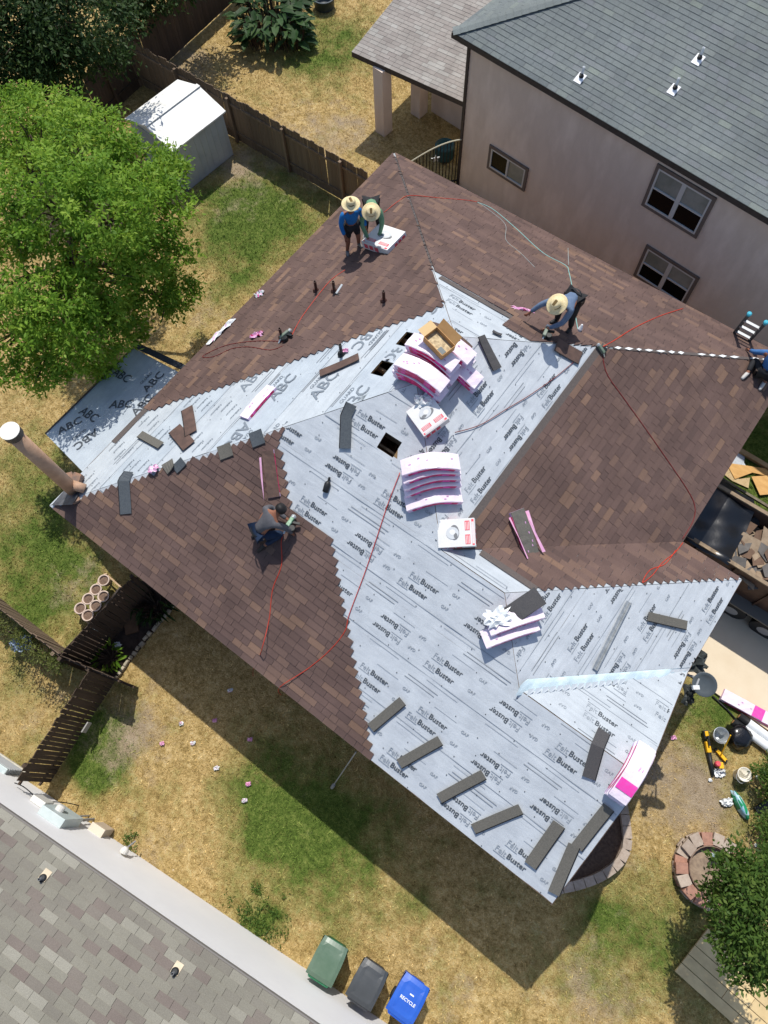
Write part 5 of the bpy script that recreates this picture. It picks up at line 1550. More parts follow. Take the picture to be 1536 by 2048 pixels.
def nail_gun(x, y, ang, label, body=None, s=1.0, only=None, lift=.03, p=None, n=None):
    if p is None: p, n, _s = rp(x, y, lift)
    b0_ = Matrix.Rotation(ang, 3, n) @ n.orthogonal().normalized(); X = b0_; Y = n.cross(X)
    o = thing('nail_gun', label, 'nail gun', p)
    G = body or mat('gun_green_grey', lin(92, 108, 92), lin(120, 130, 118), 8, .45); D = mat('gun_dark', lin(36, 38, 38), rough=.5); S_ = mat('gun_silver', lin(196, 200, 198), rough=.3, metal=.6)
    MB().box(p + n * .09 * s, (.26 * s, .085 * s, .10 * s), (X, Y, n)).build('gun_body', G, o, bevel=.015)
    MB().lathe(p + X * .13 * s + n * .09 * s, [(.05 * s, 0), (.055 * s, .05 * s), (.03 * s, .07 * s)], 12, X).build('gun_cap', S_, o)
    MB().bar(p + X * .04 * s + n * .08 * s, p + X * .10 * s - Y * .18 * s + n * .06 * s, .045 * s).build('handle', D, o)
    MB().lathe(p - X * .06 * s - Y * .10 * s + n * .02 * s, [(.065 * s, 0), (.07 * s, .02 * s), (.07 * s, .08 * s), (.06 * s, .09 * s)], 14, n).build('nail_canister', D, o)
    MB().bar(p - X * .13 * s + n * .07 * s, p - X * .22 * s + n * .02 * s, .03 * s).build('nose', S_, o)
    return o
nail_gun(573, 676, .6, 'nail gun lying on the brown slope at the end of the red hose')
nail_gun(1199, 701, 2.2, 'nail gun lying on the upper right hip where the red hoses meet', s=.75)
p, n, s = rp(675, 582, .03); o = thing('cutting_tool', 'silver handled cutting tool lying by a vent pipe', 'tool', p)
a_, b_ = rp(672, 588, .05)[0], rp(684, 570, .05)[0]; MB().tube([a_, b_], .03, 8).build('handle', mat('tool_silver', lin(196, 200, 200), rough=.35, metal=.5), o)
for q in ((683, 587), (679, 592), (668, 591)): MB().bar(a_, rp(q[0], q[1], .03)[0], .025, .02).build('claw', M_DKP, o)
p, n, s = rp(653, 975, .04); o = thing('sealant_bottle', 'small black sealant bottle lying on the front underlayment', 'bottle', p)
a_, b_ = rp(650, 985, .06)[0], rp(657, 962, .06)[0]; d_ = (b_ - a_).normalized(); MB().lathe(a_, [(.03, 0), (.06, .01), (.065, .18), (.04, .22), (.02, .24)], 12, d_).build('bottle_body', M_DKP, o, smooth=True); MB().lathe(b_, [(.022, .0), (.024, .07), (.01, .08)], 10, d_).build('bottle_cap', M_RUB, o)
# wrappers left on the roof
SCR = [(521, 589, .30, .22, .12, 'pink and white wrapper caught on the eave above the lawn', M_WHP, M_WRM), (515, 671, .42, .2, .1, 'crumpled pink wrapper on the brown slope left of the nail gun', M_PKP, M_WRC), (308, 940, .32, .24, .1, 'crumpled pink wrapper by the left hip near the slate strip', M_PKP, M_WHP),
       (691, 703, .2, .12, .08, 'small pink wrapper scrap at the foot of the dark vent pipe', M_PKP, M_WRC)]
for i, (x, y, a, b, h, lb, m, m2) in enumerate(SCR):
    p, n, s = rp(x, y, .04, SL); crumple(p, n, a, b, h, m, 'torn_wrapper', lb, 'wrapper', 20 + i, 'torn pink wrappers', m2)
p, n, s = rp(444, 664, .04, SL); ax_ = rp(472, 634, .04, SL)[0] - rp(412, 694, .04, SL)[0]
crumple(p, n, 1.05, .2, .10, M_WHP, 'torn_wrapper', 'long white pink wrapper hanging along the left eave', 'wrapper', 27, 'torn pink wrappers', M_PKP, X=ax_)

# hoses and cords
def hose(px, r, m, label, name='air_hose', cat='hose', k=.045, fixed=None):
    P = []
    for q in px:
        if len(q) == 3 and isinstance(q[2], Slope): P.append(rp(q[0], q[1], k, q[2])[0])
        elif len(q) == 3: P.append(at(q[0], q[1], q[2]))
        else: P.append(rp(q[0], q[1], k)[0])
    return tag(MB().tube(smooth_path(P, 6), r, 6).build(name, m, smooth=True), label, cat, 'air hoses across the roof')
M_HR = mat('hose_red', lin(196, 62, 40), lin(180, 50, 34), 6, .5); M_HD = mat('hose_dark_red', lin(112, 36, 34), rough=.5); M_HG = mat('hose_teal', lin(130, 176, 170), rough=.5); M_HGY = mat('cord_grey', lin(150, 158, 156), rough=.5)
hose([(800, 945), (775, 1010), (752, 1080), (728, 1150), (698, 1230), (690, 1262), (660, 1300), (615, 1338), (560, 1374), (562, 1390, 2.9)], .008, M_HR, 'red air hose crossing the underlayment and brown slope to the front eave')
hose([(577, 1052), (563, 1080), (563, 1130), (545, 1180), (538, 1240), (520, 1310), (507, 1338), (506, 1352, 2.9)], .008, M_HR, 'red air hose from the kneeling worker down to the front eave')
hose([(690, 540), (660, 562), (625, 605), (600, 640), (583, 672)], .008, M_HR, 'red air hose from the men in hats to the nail gun')
hose([(570, 684), (540, 682), (500, 683), (455, 690), (420, 704), (405, 714), (428, 713), (465, 697), (500, 694), (540, 700), (565, 692)], .009, M_HD, 'dark red hose looping along the left eave')
hose([(768, 425), (800, 400), (822, 391), (880, 396), (930, 400), (955, 404)], .008, M_HR, 'orange red hose over the far hip to the back eave')
hose([(1366, 617), (1320, 632), (1270, 655), (1230, 680), (1205, 694)], .010, M_HR, 'double red hose from the back eave to the nail gun on the hip')
hose([(1205, 712), (1215, 750), (1250, 800), (1300, 870), (1345, 935), (1375, 980), (1389, 1010), (1387, 1040), (1365, 1078)], .010, M_HD, 'dark red hose down the finished right slope to its inner eave corner')
hose([(1366, 1085), (1350, 1105), (1325, 1125), (1305, 1150), (1285, 1165), (1300, 1140), (1330, 1128), (1352, 1100)], .008, M_HR, 'orange line looping near the inner eave corner on the lower slope')
hose([(910, 865), (960, 850), (1010, 820), (1060, 790), (1110, 755), (1150, 722)], .008, M_HD, 'crimson hose across the right underlayment towards the hip')
hose([(955, 405), (985, 418), (1030, 455), (1085, 505), (1130, 530), (1138, 545), (1146, 585), (1150, 625), (1156, 660)], .010, M_HG, 'teal cord from the back eave down past the bending worker')
hose([(1136, 496), (1137, 530)], .008, M_HGY, 'short pale cord end at the back eave above the teal cord')
hose([(955, 404), (975, 418), (1010, 448), (1012, 480), (1040, 505), (1070, 535)], .006, M_HGY, 'thin grey cord curling over the back slope')
p, n, s = rp(1158, 662, .03); tag(MB().lathe(p, [(.04, 0), (.05, .05), (.02, .16)], 10, n).build('cord_plug', M_WHM), 'white plug at the end of the teal cord', 'plug')
# ladder rising past the back eave
LD = thing('ladder', 'aluminium ladder with blue tips rising past the far right eave', 'ladder', (2, 13.3, 0))
la, lb_ = at(1470, 664, 3.75), at(1497, 630, 4.62); ra, rb_2 = at(1500, 680, 3.75), at(1530, 647, 4.62)
M_ALU = mat('aluminium', lin(196, 198, 196), rough=.35, metal=.6); M_BLT = mat('ladder_tip_blue', lin(70, 170, 190), rough=.5); M_RAIL = mat('ladder_rail_grey', lin(88, 90, 88), rough=.5)
for a, b in ((la, lb_), (ra, rb_2)):
    d_ = (b - a).normalized(); f = a - d_ * (a.z / d_.z)
    MB().bar(f, b, .075, .03).build('side_rail', M_RAIL, LD); MB().lathe(b, [(.05, 0), (.055, .07), (.03, .09)], 10, d_).build('rail_tip', M_BLT, LD)
zz = .3
while zz < 4.7:
    fl = lambda a, b: a + (b - a) * ((zz - a.z) / (b.z - a.z))
    if zz < 4.55: MB().bar(fl(la, lb_), fl(ra, rb_2), .07, .03).build('rung', M_ALU, LD)
    zz += .27
# long pole leaning under the front eave
a, b = at(712, 1504, 3.3), at(664, 1575, .02); po = thing('extension_pole', 'thin pole leaning from the front eave down to the lawn', 'pole', b)
MB().tube([a, b], .014, 6).build('pole', mat('pole_grey', lin(150, 150, 146), rough=.5), po); MB().tube([b, b + (a - b).normalized() * .3], .04, 8).build('brush_head', M_CON, po)
# satellite dish and bunched sheet at the gable
dp = at(1400, 1362, 3.55)
SD = thing('satellite_dish', 'dark grey satellite dish mounted at the eave beside the gable', 'satellite dish', dp)
M_DISH = mat('dish_grey', lin(84, 90, 92), lin(94, 100, 102), 3, .35, spec=.5)
dn = (Vector((.15, -.55, .75))).normalized(); dc = at(1408, 1366, 3.7)
MB().lathe(dc, [(.005, 0), (.10, .008), (.19, .03), (.265, .066), (.27, .072), (.262, .075), (.19, .042), (.10, .018), (.003, .01)], 28, dn, sx=.85).build('dish', M_DISH, SD, smooth=True)
ft = dc + dn * .38 + Vector((-.22, -.06, 0))
MB().bar(dc + Vector((-.12, .1, -.05)), ft, .03).build('feed_arm', M_CON, SD)
MB().box(ft, (.12, .08, .08), (Vector((.8, .6, 0)), Vector((-.6, .8, 0)), Zw)).build('receiver', mat('receiver_white', lin(206, 208, 206), rough=.4), SD)
MB().tube([dc - dn * .02, dc - dn * .25 - Zw * .1, Vector((xR - .05, dc.y, 3.4))], .025).build('mast', M_CON, SD)
p = at(1392, 1325, 3.45)
crumple(p, Vector((.5, 0, 1)).normalized(), .55, .5, .2, mat('dark_sheet', lin(66, 70, 68), lin(46, 50, 50), 5, .5), 'rubber_sheet', 'dark crumpled sheet hanging over the eave above the satellite dish', 'sheet', 44)
p = at(1371, 1388, 3.4)
crumple(p, Vector((.6, 0, 1)).normalized(), .3, .5, .2, mat('dark_sheet', lin(66, 70, 68)), 'rubber_sheet', 'dark crumpled scrap hanging at the eave below the satellite dish', 'sheet', 45)
# ================================================================== PEOPLE
def skin_mesh(name, verts, edges, radii, root, m, parent=None, sub=1):
    me = bpy.data.meshes.new(name); me.from_pydata([tuple(v) for v in verts], edges, [])
    o = bpy.data.objects.new(name, me); COL.objects.link(o)
    sk = o.modifiers.new('skin', 'SKIN'); sk.use_smooth_shade = True; sk.branch_smoothing = 0.5
    for i, r in enumerate(radii):
        d = me.skin_vertices[0].data[i]; d.radius = (r, r) if not isinstance(r, tuple) else r
        d.use_root = (i == root)
    if sub:
        sb_ = o.modifiers.new('sub', 'SUBSURF'); sb_.levels = sub; sb_.render_levels = sub
    dg = bpy.context.evaluated_depsgraph_get()
    nm = bpy.data.meshes.new_from_object(o.evaluated_get(dg)); nm.name = name
    bpy.data.objects.remove(o); bpy.data.meshes.remove(me)
    nm.materials.clear(); nm.materials.append(m)
    q = bpy.data.objects.new(name, nm); COL.objects.link(q)
    if parent: put(q, parent)
    return q
M_SKIN = mat('skin', lin(142, 96, 74), lin(128, 84, 64), 6, .6)
M_STRAW = mat('straw', lin(226, 210, 168), lin(212, 192, 144), 30, .85, .3); M_STRAWD = mat('hat_band', lin(122, 100, 60), lin(90, 72, 44), 12, .8)
M_HAIR = mat('black_hair', lin(24, 22, 22), rough=.6)
def person(label, org, fwd, J, shirt, pants, shoes, hat=True, hair=False, sleeve='long', shorts=False, look=None, belt=True):
    """J: joints in a frame (right, forward, up) with its origin on the surface under the hips"""
    F_ = Vector((fwd[0], fwd[1], 0)).normalized(); Rt = F_.cross(Zw)
    w = lambda q: org + Rt * q[0] + F_ * q[1] + Zw * q[2]
    P = {k: w(v) for k, v in J.items()}
    root = thing('person', label, 'person', org, 'roofing workers')
    V = []; E = []; Rr = []; I = {}
    def vtx(k, p, r, par=None):
        I[k] = len(V); V.append(p); Rr.append(r)
        if par is not None: E.append((I[par], I[k]))
    vtx('pel', P['pel'], .135); vtx('spi', P['pel'].lerp(P['che'], .5), .125, 'pel'); vtx('che', P['che'], .15, 'spi')
    vtx('nek', P['nek'], .06, 'che')
    hd = (P['hed'] - P['nek']); up = hd.normalized()
    lk = (w(look) - w((0, 0, 0))).normalized() if look else F_
    lk = (lk - up * lk.dot(up)).normalized(); rt = lk.cross(up)
    vtx('jaw', P['nek'].lerp(P['hed'], .55) + lk * .02, .075, 'nek'); vtx('hed', P['hed'], .098, 'jaw'); vtx('top', P['hed'] + up * .07, .075, 'hed')
    vtx('nos', P['hed'] + lk * .105 - up * .02, .016, 'hed')
    for sg in (-1, 1): vtx('ear%d' % sg, P['hed'] + rt * sg * .098 - up * .015, .018, 'hed')
    for sd, sg in (('l', -1), ('r', 1)):
        vtx('sh' + sd, P['sh' + sd], .068, 'che'); vtx('el' + sd, P['el' + sd], .046, 'sh' + sd); vtx('wr' + sd, P['wr' + sd], .032, 'el' + sd)
        hdn = (P['wr' + sd] - P['el' + sd]).normalized()
        side = hdn.cross(lk); side = side.normalized() if side.length > .1 else Rt
        pn_ = side.cross(hdn).normalized()
        palm = P['wr' + sd] + hdn * .075
        vtx('pa' + sd, palm, (.036, .020), 'wr' + sd)
        for fi, (off, ln) in enumerate(((-.030, .060), (-.010, .072), (.010, .068), (.029, .052))):
            b_ = palm + side * off + hdn * .022
            vtx('f%d%s' % (fi, sd), b_, .0105, 'pa' + sd)
            vtx('g%d%s' % (fi, sd), b_ + hdn * ln * .5 - pn_ * .012, .009, 'f%d%s' % (fi, sd)); vtx('h%d%s' % (fi, sd), b_ + hdn * ln * .85 - pn_ * .036, .0075, 'g%d%s' % (fi, sd))
        tb_ = P['wr' + sd] + hdn * .04 - side * sg * .035
        vtx('t' + sd, tb_, .013, 'wr' + sd); vtx('u' + sd, tb_ - side * sg * .025 + hdn * .035, .010, 't' + sd)
        vtx('hi' + sd, P['hi' + sd], .10, 'pel'); vtx('kn' + sd, P['kn' + sd], .062, 'hi' + sd); vtx('an' + sd, P['an' + sd], .042, 'kn' + sd); vtx('to' + sd, P['to' + sd], .034, 'an' + sd)
    body = skin_mesh('body', V, E, Rr, 0, M_SKIN, root)
    # clothing, a little larger than the body
    V, E, Rr, I = [], [], [], {}
    vtx('pel', P['pel'] + (P['che'] - P['pel']) * .1, .152); vtx('spi', P['pel'].lerp(P['che'], .5), .15, 'pel'); vtx('che', P['che'], .168, 'spi'); vtx('nk', P['che'].lerp(P['nek'], .7), .085, 'che')
    for sd in 'lr':
        vtx('sh' + sd, P['sh' + sd], .082, 'che'); vtx('el' + sd, P['el' + sd] if sleeve == 'long' else P['sh' + sd].lerp(P['el' + sd], .75), .060, 'sh' + sd)
        if sleeve == 'long': vtx('wr' + sd, P['el' + sd].lerp(P['wr' + sd], .88), .046, 'el' + sd)
    skin_mesh('shirt', V, E, Rr, 0, shirt, root)
    V, E, Rr, I = [], [], [], {}
    vtx('pel', P['pel'], .148)
    for sd in 'lr':
        vtx('hi' + sd, P['hi' + sd], .112, 'pel'); vtx('kn' + sd, P['kn' + sd] if not shorts else P['hi' + sd].lerp(P['kn' + sd], .85), .078 if not shorts else .088, 'hi' + sd)
        if not shorts: vtx('an' + sd, P['kn' + sd].lerp(P['an' + sd], .93), .060, 'kn' + sd)
    skin_mesh('trousers', V, E, Rr, 0, pants, root)
    for sd in 'lr':
        V, E, Rr, I = [], [], [], {}
        d_ = (P['to' + sd] - P['an' + sd])
        vtx('a', P['an' + sd] - d_ * .25 - Zw * .01, .048); vtx('b', P['an' + sd] + d_ * .4, .050, 'a'); vtx('c', P['to' + sd] + d_ * .15, .038, 'b')
        skin_mesh('shoe', V, E, Rr, 0, shoes, root)
    if hat:
        c = P['hed'] + up * .055
        ht = MB().lathe(c, [(.10, .045), (.185, .01), (.205, .022), (.188, .022), (.105, .060), (.10, .12), (.075, .165), (.03, .155), (.004, .150)], 26, up, sx=1.06, cap=False).build('straw_hat', M_STRAW, root, smooth=True)
        MB().lathe(c, [(.108, .058), (.105, .088), (.10, .088)], 26, up, cap=False).build('hat_band', M_STRAWD, ht)
        MB().bar(c + up * .158 - lk * .06, c + up * .158 + lk * .06, .055, .012, up=up).build('hat_crease', M_STRAWD, ht)
    else:
        MB().lathe(P['hed'] - up * .03 - lk * .015, [(.108, 0), (.116, .05), (.10, .10), (.06, .128), (.005, .135)], 18, up).build('hair', M_HAIR, root, smooth=True)
    if belt:
        c = P['pel'] + (P['che'] - P['pel']).normalized() * .02
        bl = MB().lathe(c, [(.152, -.02), (.158, 0), (.152, .025)], 18, (P['che'] - P['pel']).normalized(), cap=False).build('tool_belt', M_RUB, root)
        for sg in (-1, 1): MB().box(c + Rt * sg * .17 - Zw * .06, (.09, .14, .16), (Rt, F_, Zw)).build('pouch', mat('pouch_dark', lin(46, 38, 34), lin(62, 50, 44), 12, .7), bl)
    return root
def zs(p, s): # height of the roof plane s above the place p
    return s.O.z - ((p.x - s.O.x) * s.n.x + (p.y - s.O.y) * s.n.y) / s.n.z
def pose(org, fwd, s, J, feet=True):
    """drop the feet of a pose onto the roof plane"""
    F_ = Vector((fwd[0], fwd[1], 0)).normalized(); Rt = F_.cross(Zw); J = dict(J)
    for k in ('anl', 'anr', 'tol', 'tor') + (() if feet else ('knl', 'knr')):
        q = J[k]; p = org + Rt * q[0] + F_ * q[1]
        z = zs(p, s) + .03 - org.z
        h = {'an': .075, 'to': .03, 'kn': .07}[k[:2]]
        J[k] = (q[0], q[1], z + h)
    return J
DN = Vector((.72, -.70, 0))     # towards the bottom of the photograph
standJ = dict(pel=(0, -.04, .82), che=(0, .03, 1.16), nek=(0, .06, 1.32), hed=(0, .08, 1.46), shl=(-.20, .03, 1.25), shr=(.20, .03, 1.25), ell=(-.29, .02, .97), elr=(.28, .05, .97), wrl=(-.30, .13, .73), wrr=(.25, .18, .73),
              hil=(-.10, -.04, .78), hir=(.10, -.04, .78), knl=(-.13, .04, .43), knr=(.15, .07, .43), anl=(-.14, -.02, .08), anr=(.18, .02, .08), tol=(-.17, .15, .03), tor=(.22, .18, .03))
bendJ = dict(pel=(0, -.22, .88), che=(0, .16, 1.02), nek=(0, .32, 1.03), hed=(0, .42, 1.17), shl=(-.20, .22, 1.0), shr=(.20, .22, 1.0), ell=(-.24, .32, .72), elr=(.24, .34, .72), wrl=(-.16, .46, .50), wrr=(.15, .48, .50),
             hil=(-.10, -.20, .84), hir=(.10, -.20, .84), knl=(-.15, -.06, .46), knr=(.15, -.02, .46), anl=(-.16, -.14, .08), anr=(.18, -.12, .08), tol=(-.19, .04, .03), tor=(.22, .06, .03))
SH_BLUE = mat('shirt_blue', lin(30, 110, 176), lin(24, 96, 158), 7, .8, .2); SH_GREEN = mat('shirt_green', lin(104, 142, 112), lin(88, 128, 98), 7, .8, .2); SH_DENIM = mat('shirt_denim', lin(98, 116, 140), lin(84, 102, 128), 9, .8, .2)
SH_GREY = mat('shirt_grey', lin(90, 90, 94), lin(78, 78, 82), 8, .85, .2); SH_BLUE2 = mat('shirt_mid_blue', lin(66, 112, 164), lin(54, 98, 148), 8, .8, .2)
PT_BLK = mat('trousers_black', lin(32, 32, 34), lin(40, 40, 42), 8, .8); PT_JEAN = mat('jeans_blue', lin(28, 46, 72), lin(22, 38, 60), 9, .8); SHOE_G = mat('shoe_grey', lin(128, 126, 124), lin(96, 96, 96), 12, .6); SHOE_B = mat('shoe_black', lin(40, 38, 38), rough=.6); SHOE_W = mat('shoe_pale', lin(190, 186, 180), rough=.6)
o, n, s = rp(708, 500, .0); f = Vector((.86, -.50, 0))
person('man in a bright blue shirt, black shorts and straw hat standing over the carton', o, f, pose(o, f, s, standJ), SH_BLUE, PT_BLK, SHOE_G, shorts=True, belt=False, look=(0, .6, -.8))
o, n, s = rp(746, 472, .0); f = Vector((.62, -.78, 0))
J = dict(bendJ); J['wrl'] = (-.15, .42, .40); J['wrr'] = (.10, .46, .38)
person('man in a green shirt and straw hat bending down to the carton', o, f, pose(o, f, s, J), SH_GREEN, PT_BLK, SHOE_W, belt=False, look=(0, .3, -1))
o, n, s = rp(1120, 658, .0); f = Vector((-.10, -1.0, 0))
J = dict(bendJ); J['elr'] = (.42, .34, .78); J['wrr'] = (.56, .46, .52); J['ell'] = (-.16, .36, .70); J['wrl'] = (.06, .50, .46); J['hed'] = (.02, .42, 1.17)
person('worker in a denim blue shirt and straw hat bending over a nail gun', o, f, pose(o, f, s, J), SH_DENIM, PT_BLK, SHOE_B, look=(0, .3, -1))
pg, n, s = rp(1092, 650, .03)
nail_gun(0, 0, 1.0, 'nail gun held by the bending worker in denim blue', p=o + Vector((-.10, -.56, .36)), n=Zw, s=.9)
P_ = rp(1045, 620, .03)[0]
crumple(P_, n, .6, .12, .05, M_PKP, 'torn_wrapper', 'narrow pink wrapper strip beside the bending worker in denim blue', 'wrapper', 28, 'torn pink wrappers', M_WRC, X=(rp(1075, 628, .03)[0] - rp(1030, 618, .03)[0]))
kneelJ = dict(pel=(0, -.20, .36), che=(0, .14, .66), nek=(.02, .30, .78), hed=(.04, .42, .88), shl=(-.20, .16, .74), shr=(.20, .20, .70), ell=(-.26, .30, .50), elr=(.30, .36, .46), wrl=(.10, .46, .36), wrr=(.34, .40, .24),
              hil=(-.11, -.16, .33), hir=(.11, -.16, .33), knl=(-.16, .26, .2), knr=(.20, .24, .2), anl=(-.14, -.16, .08), anr=(.16, -.20, .08), tol=(-.14, -.32, .03), tor=(.16, -.36, .03))
o, n, s = rp(538, 1068, .0); f = Vector((.38, .92, 0))
person('dark haired worker in a grey shirt and blue jeans kneeling on the brown slope', o, f, pose(o, f, s, kneelJ, False), SH_GREY, PT_JEAN, SHOE_B, hat=False, look=(0, .7, -.7))
nail_gun(0, 0, .9, 'green and silver nail gun held by the kneeling worker in grey', p=rp(580, 1050, .12)[0], n=Zw, s=1.0, body=mat('gun_green', lin(86, 130, 96), lin(150, 180, 156), 10, .45))
sitJ = dict(pel=(0, -.1, .26), che=(0, .10, .60), nek=(0, .2, .76), hed=(0, .3, .88), shl=(-.20, .10, .66), shr=(.20, .10, .66), ell=(-.36, .2, .46), elr=(.36, .2, .46), wrl=(-.42, .38, .26), wrr=(.2, .42, .26),
            hil=(-.11, -.08, .25), hir=(.11, -.08, .25), knl=(-.30, .12, .34), knr=(.26, .16, .34), anl=(-.36, -.24, .08), anr=(.1, -.2, .08), tol=(-.44, -.40, .03), tor=(.05, -.38, .03))
o, n, s = rp(1521, 750, .0, SR); f = Vector((-.28, .96, 0))
person('worker in a mid blue shirt sitting on the hip at the right edge', o, f, pose(o, f, s, sitJ), SH_BLUE2, PT_BLK, SHOE_W, hat=False, look=(0, 1, -.3))

# ================================================================== YARD THINGS
# rubbish bins
def bin_(x, y, ang, col, lid, label, text=None, ztop=1.05):
    g = at(x, y, ztop); c = Vector((g.x, g.y, 0)); X = Vector((math.cos(ang), math.sin(ang), 0)); Y = Vector((-X.y, X.x, 0))   # Y: towards the lid front (yard)
    o = thing('rubbish_bin', label, 'bin', c, 'wheeled bins beside the white wall')
    b = MB()
    def ring(hw, hd, z, oy=0): return [c + X * sx * hw + Y * (sy * hd + oy) + Zw * z for sx, sy in ((-1, -1), (1, -1), (1, 1), (-1, 1))]
    r1, r2, r3 = ring(.22, .24, .06), ring(.285, .34, .92), ring(.30, .36, .94)
    r4 = ring(.30, .36, 1.0)
    b.add(r1 + r2 + r3 + r4, [(3, 2, 1, 0)] + [(4 * k + i, 4 * k + (i + 1) % 4, 4 * k + 4 + (i + 1) % 4, 4 * k + 4 + i) for k in range(3) for i in range(4)])
    b.build('bin_body', col, o, bevel=.02)
    l = MB(); n1, n2 = 8, 9; V = []
    for i in range(n1 + 1):
        for j in range(n2 + 1):
            u, v = i / n1 * 2 - 1, j / n2 * 2 - 1
            k = max(0, abs(u) ** 6 * .02 + abs(v) ** 6 * .03)
            inset = .9 if max(abs(u), abs(v)) < .8 else 1
            V.append(c + X * u * (.305 - .03 * max(0, v) ** 2) + Y * (v * .385 - .01) + Zw * (1.03 + .055 * (1 - v * v * .55 - u * u * .25) - k - (.012 if max(abs(u), abs(v) * .95) < .72 else 0)))
    l.add(V, [(i * (n2 + 1) + j, (i + 1) * (n2 + 1) + j, (i + 1) * (n2 + 1) + j + 1, i * (n2 + 1) + j + 1) for i in range(n1) for j in range(n2)])
    m_ = n1 + 1; e = [i * (n2 + 1) for i in range(n1 + 1)] + [n1 * (n2 + 1) + j for j in range(1, n2 + 1)] + [i * (n2 + 1) + n2 for i in range(n1 - 1, -1, -1)] + [j for j in range(n2 - 1, 0, -1)]
    o_ = len(l.v); l.v += [tuple(Vector(l.v[q]) - Zw * .04) for q in e]; q = len(e)
    l.f += [(e[i], o_ + i, o_ + (i + 1) % q, e[(i + 1) % q]) for i in range(q)]; l.mi += [0] * q
    lo = l.build('lid', lid, o, smooth=False)
    MB().bar(c + X * -.22 - Y * .42 + Zw * .99, c + X * .22 - Y * .42 + Zw * .99, .035).build('handle', col, o)
    for sx in (-.22, 0, .22): MB().bar(c + X * sx - Y * .34 + Zw * 1.0, c + X * sx - Y * .42 + Zw * .99, .04).build('hinge', col, o)
    for sx in (-1, 1):
        MB().lathe(c + X * sx * .24 - Y * .24 + Zw * .12 - X * .03, [(.05, 0), (.12, .01), (.12, .05), (.05, .06)], 14, X).build('wheel', M_RUB, o)
    MB().bar(c + X * -.14 + Y * .365 + Zw * .98, c + X * .14 + Y * .365 + Zw * .98, .05, .06).build('lid_grip', col, o)
    if text:
        v, f = text_mesh(text, .02); cx = v[:, 0].max() / 2; sz = .085
        tv = [c - X * ((cx - a) * -sz) * 1 + Y * ((b_ - .35) * sz - .02) + Zw * 1.092 for a, b_ in v]
        tv = [c + X * ((a - cx) * sz) + Y * ((b_ - .35) * sz - .03) + Zw * 1.0885 for a, b_ in v]
        np_mesh('printed_lettering', [tuple(p) for p in tv], f, mat('bin_white', lin(220, 226, 232), rough=.5), o)
        MB().box(c + Y * .10 + X * .02 + Zw * 1.082, (.09, .025, .016), (X, Y, Zw)).build('printed_mark', mat('bin_white', lin(220, 226, 232)), o)
    return o
bang = ab + R(0)
bin_(655, 1922, ab + .02, mat('bin_green', lin(34, 92, 62), lin(40, 100, 70), 6, .5), mat('bin_green_lid', lin(78, 102, 84), lin(92, 112, 96), 2.5, .35, spec=.5), 'dark green wheeled bin, the one farthest along the white wall')
bin_(735, 1968, ab - .02, mat('bin_charcoal', lin(48, 50, 54), rough=.5), mat('bin_charcoal_lid', lin(56, 60, 64), lin(64, 68, 72), 3, .42, spec=.5), 'charcoal wheeled bin between the green and the blue one')
bin_(817, 1998, ab - .06, mat('bin_blue', lin(26, 74, 164), rough=.45), mat('bin_blue_lid', lin(30, 82, 178), lin(36, 90, 186), 4, .4, spec=.5), 'bright blue wheeled bin with white lettering on its lid', 'RECYCLE')

# pot tray by the fence
pc = [at(x, y, .38) for x, y in ((150, 1222), (212, 1148), (242, 1168), (180, 1250))]
X = (pc[1] - pc[0]); Wd_ = X.length; X.normalize(); Y = (pc[3] - pc[0]); Dp_ = Y.length; Y.normalize()
PR = thing('plant_rack', 'pale rack holding round nursery pots of soil beside the dark fence', 'plant rack', (pc[0].x, pc[0].y, 0))
M_RACK = mat('rack_pale_wood', lin(196, 170, 140), lin(170, 144, 114), 6, .85); M_POT = mat('pot_pale', lin(206, 186, 170), lin(190, 170, 156), 6, .7); M_SOIL = mat('potting_soil', lin(96, 78, 66), lin(120, 100, 86), 20, .95)
for a in (0, .33, .66, 1):
    p = pc[0] + X * Wd_ * a; MB().bar(p - Zw * .08, p + Y * Dp_ - Zw * .08, .04, .03).build('slat', M_RACK, PR)
for v in (0, 1):
    p = pc[0] + Y * Dp_ * v; MB().bar(p, p + X * Wd_, .045, .09).build('rail', M_RACK, PR)
    for a in (0, 1): q = p + X * Wd_ * a; MB().bar(q - Zw * .38, q, .045).build('leg', M_RACK, PR)
k = 0
for a in range(4):
    for v in range(2):
        if (a, v) == (3, 1): continue
        c = pc[0] + X * (Wd_ * (a + .5) / 4) + Y * (Dp_ * (v + .5) / 2) - Zw * .06
        pt = thing('plant_pot', 'round pale soil pot, %s to the house, %s row of the rack' % (['fourth', 'third', 'second', 'nearest'][a], ['outer', 'fence side'][v]), 'pot', c, 'pots in the rack')
        MB().lathe(c, [(.11, 0), (.135, .2), (.155, .2), (.155, .225), (.125, .225), (.12, .17)], 20, cap=False).build('pot_wall', M_POT, pt, smooth=True)
        MB().lathe(c, [(.122, .175), (.02, .19)], 14).build('soil', M_SOIL, pt)
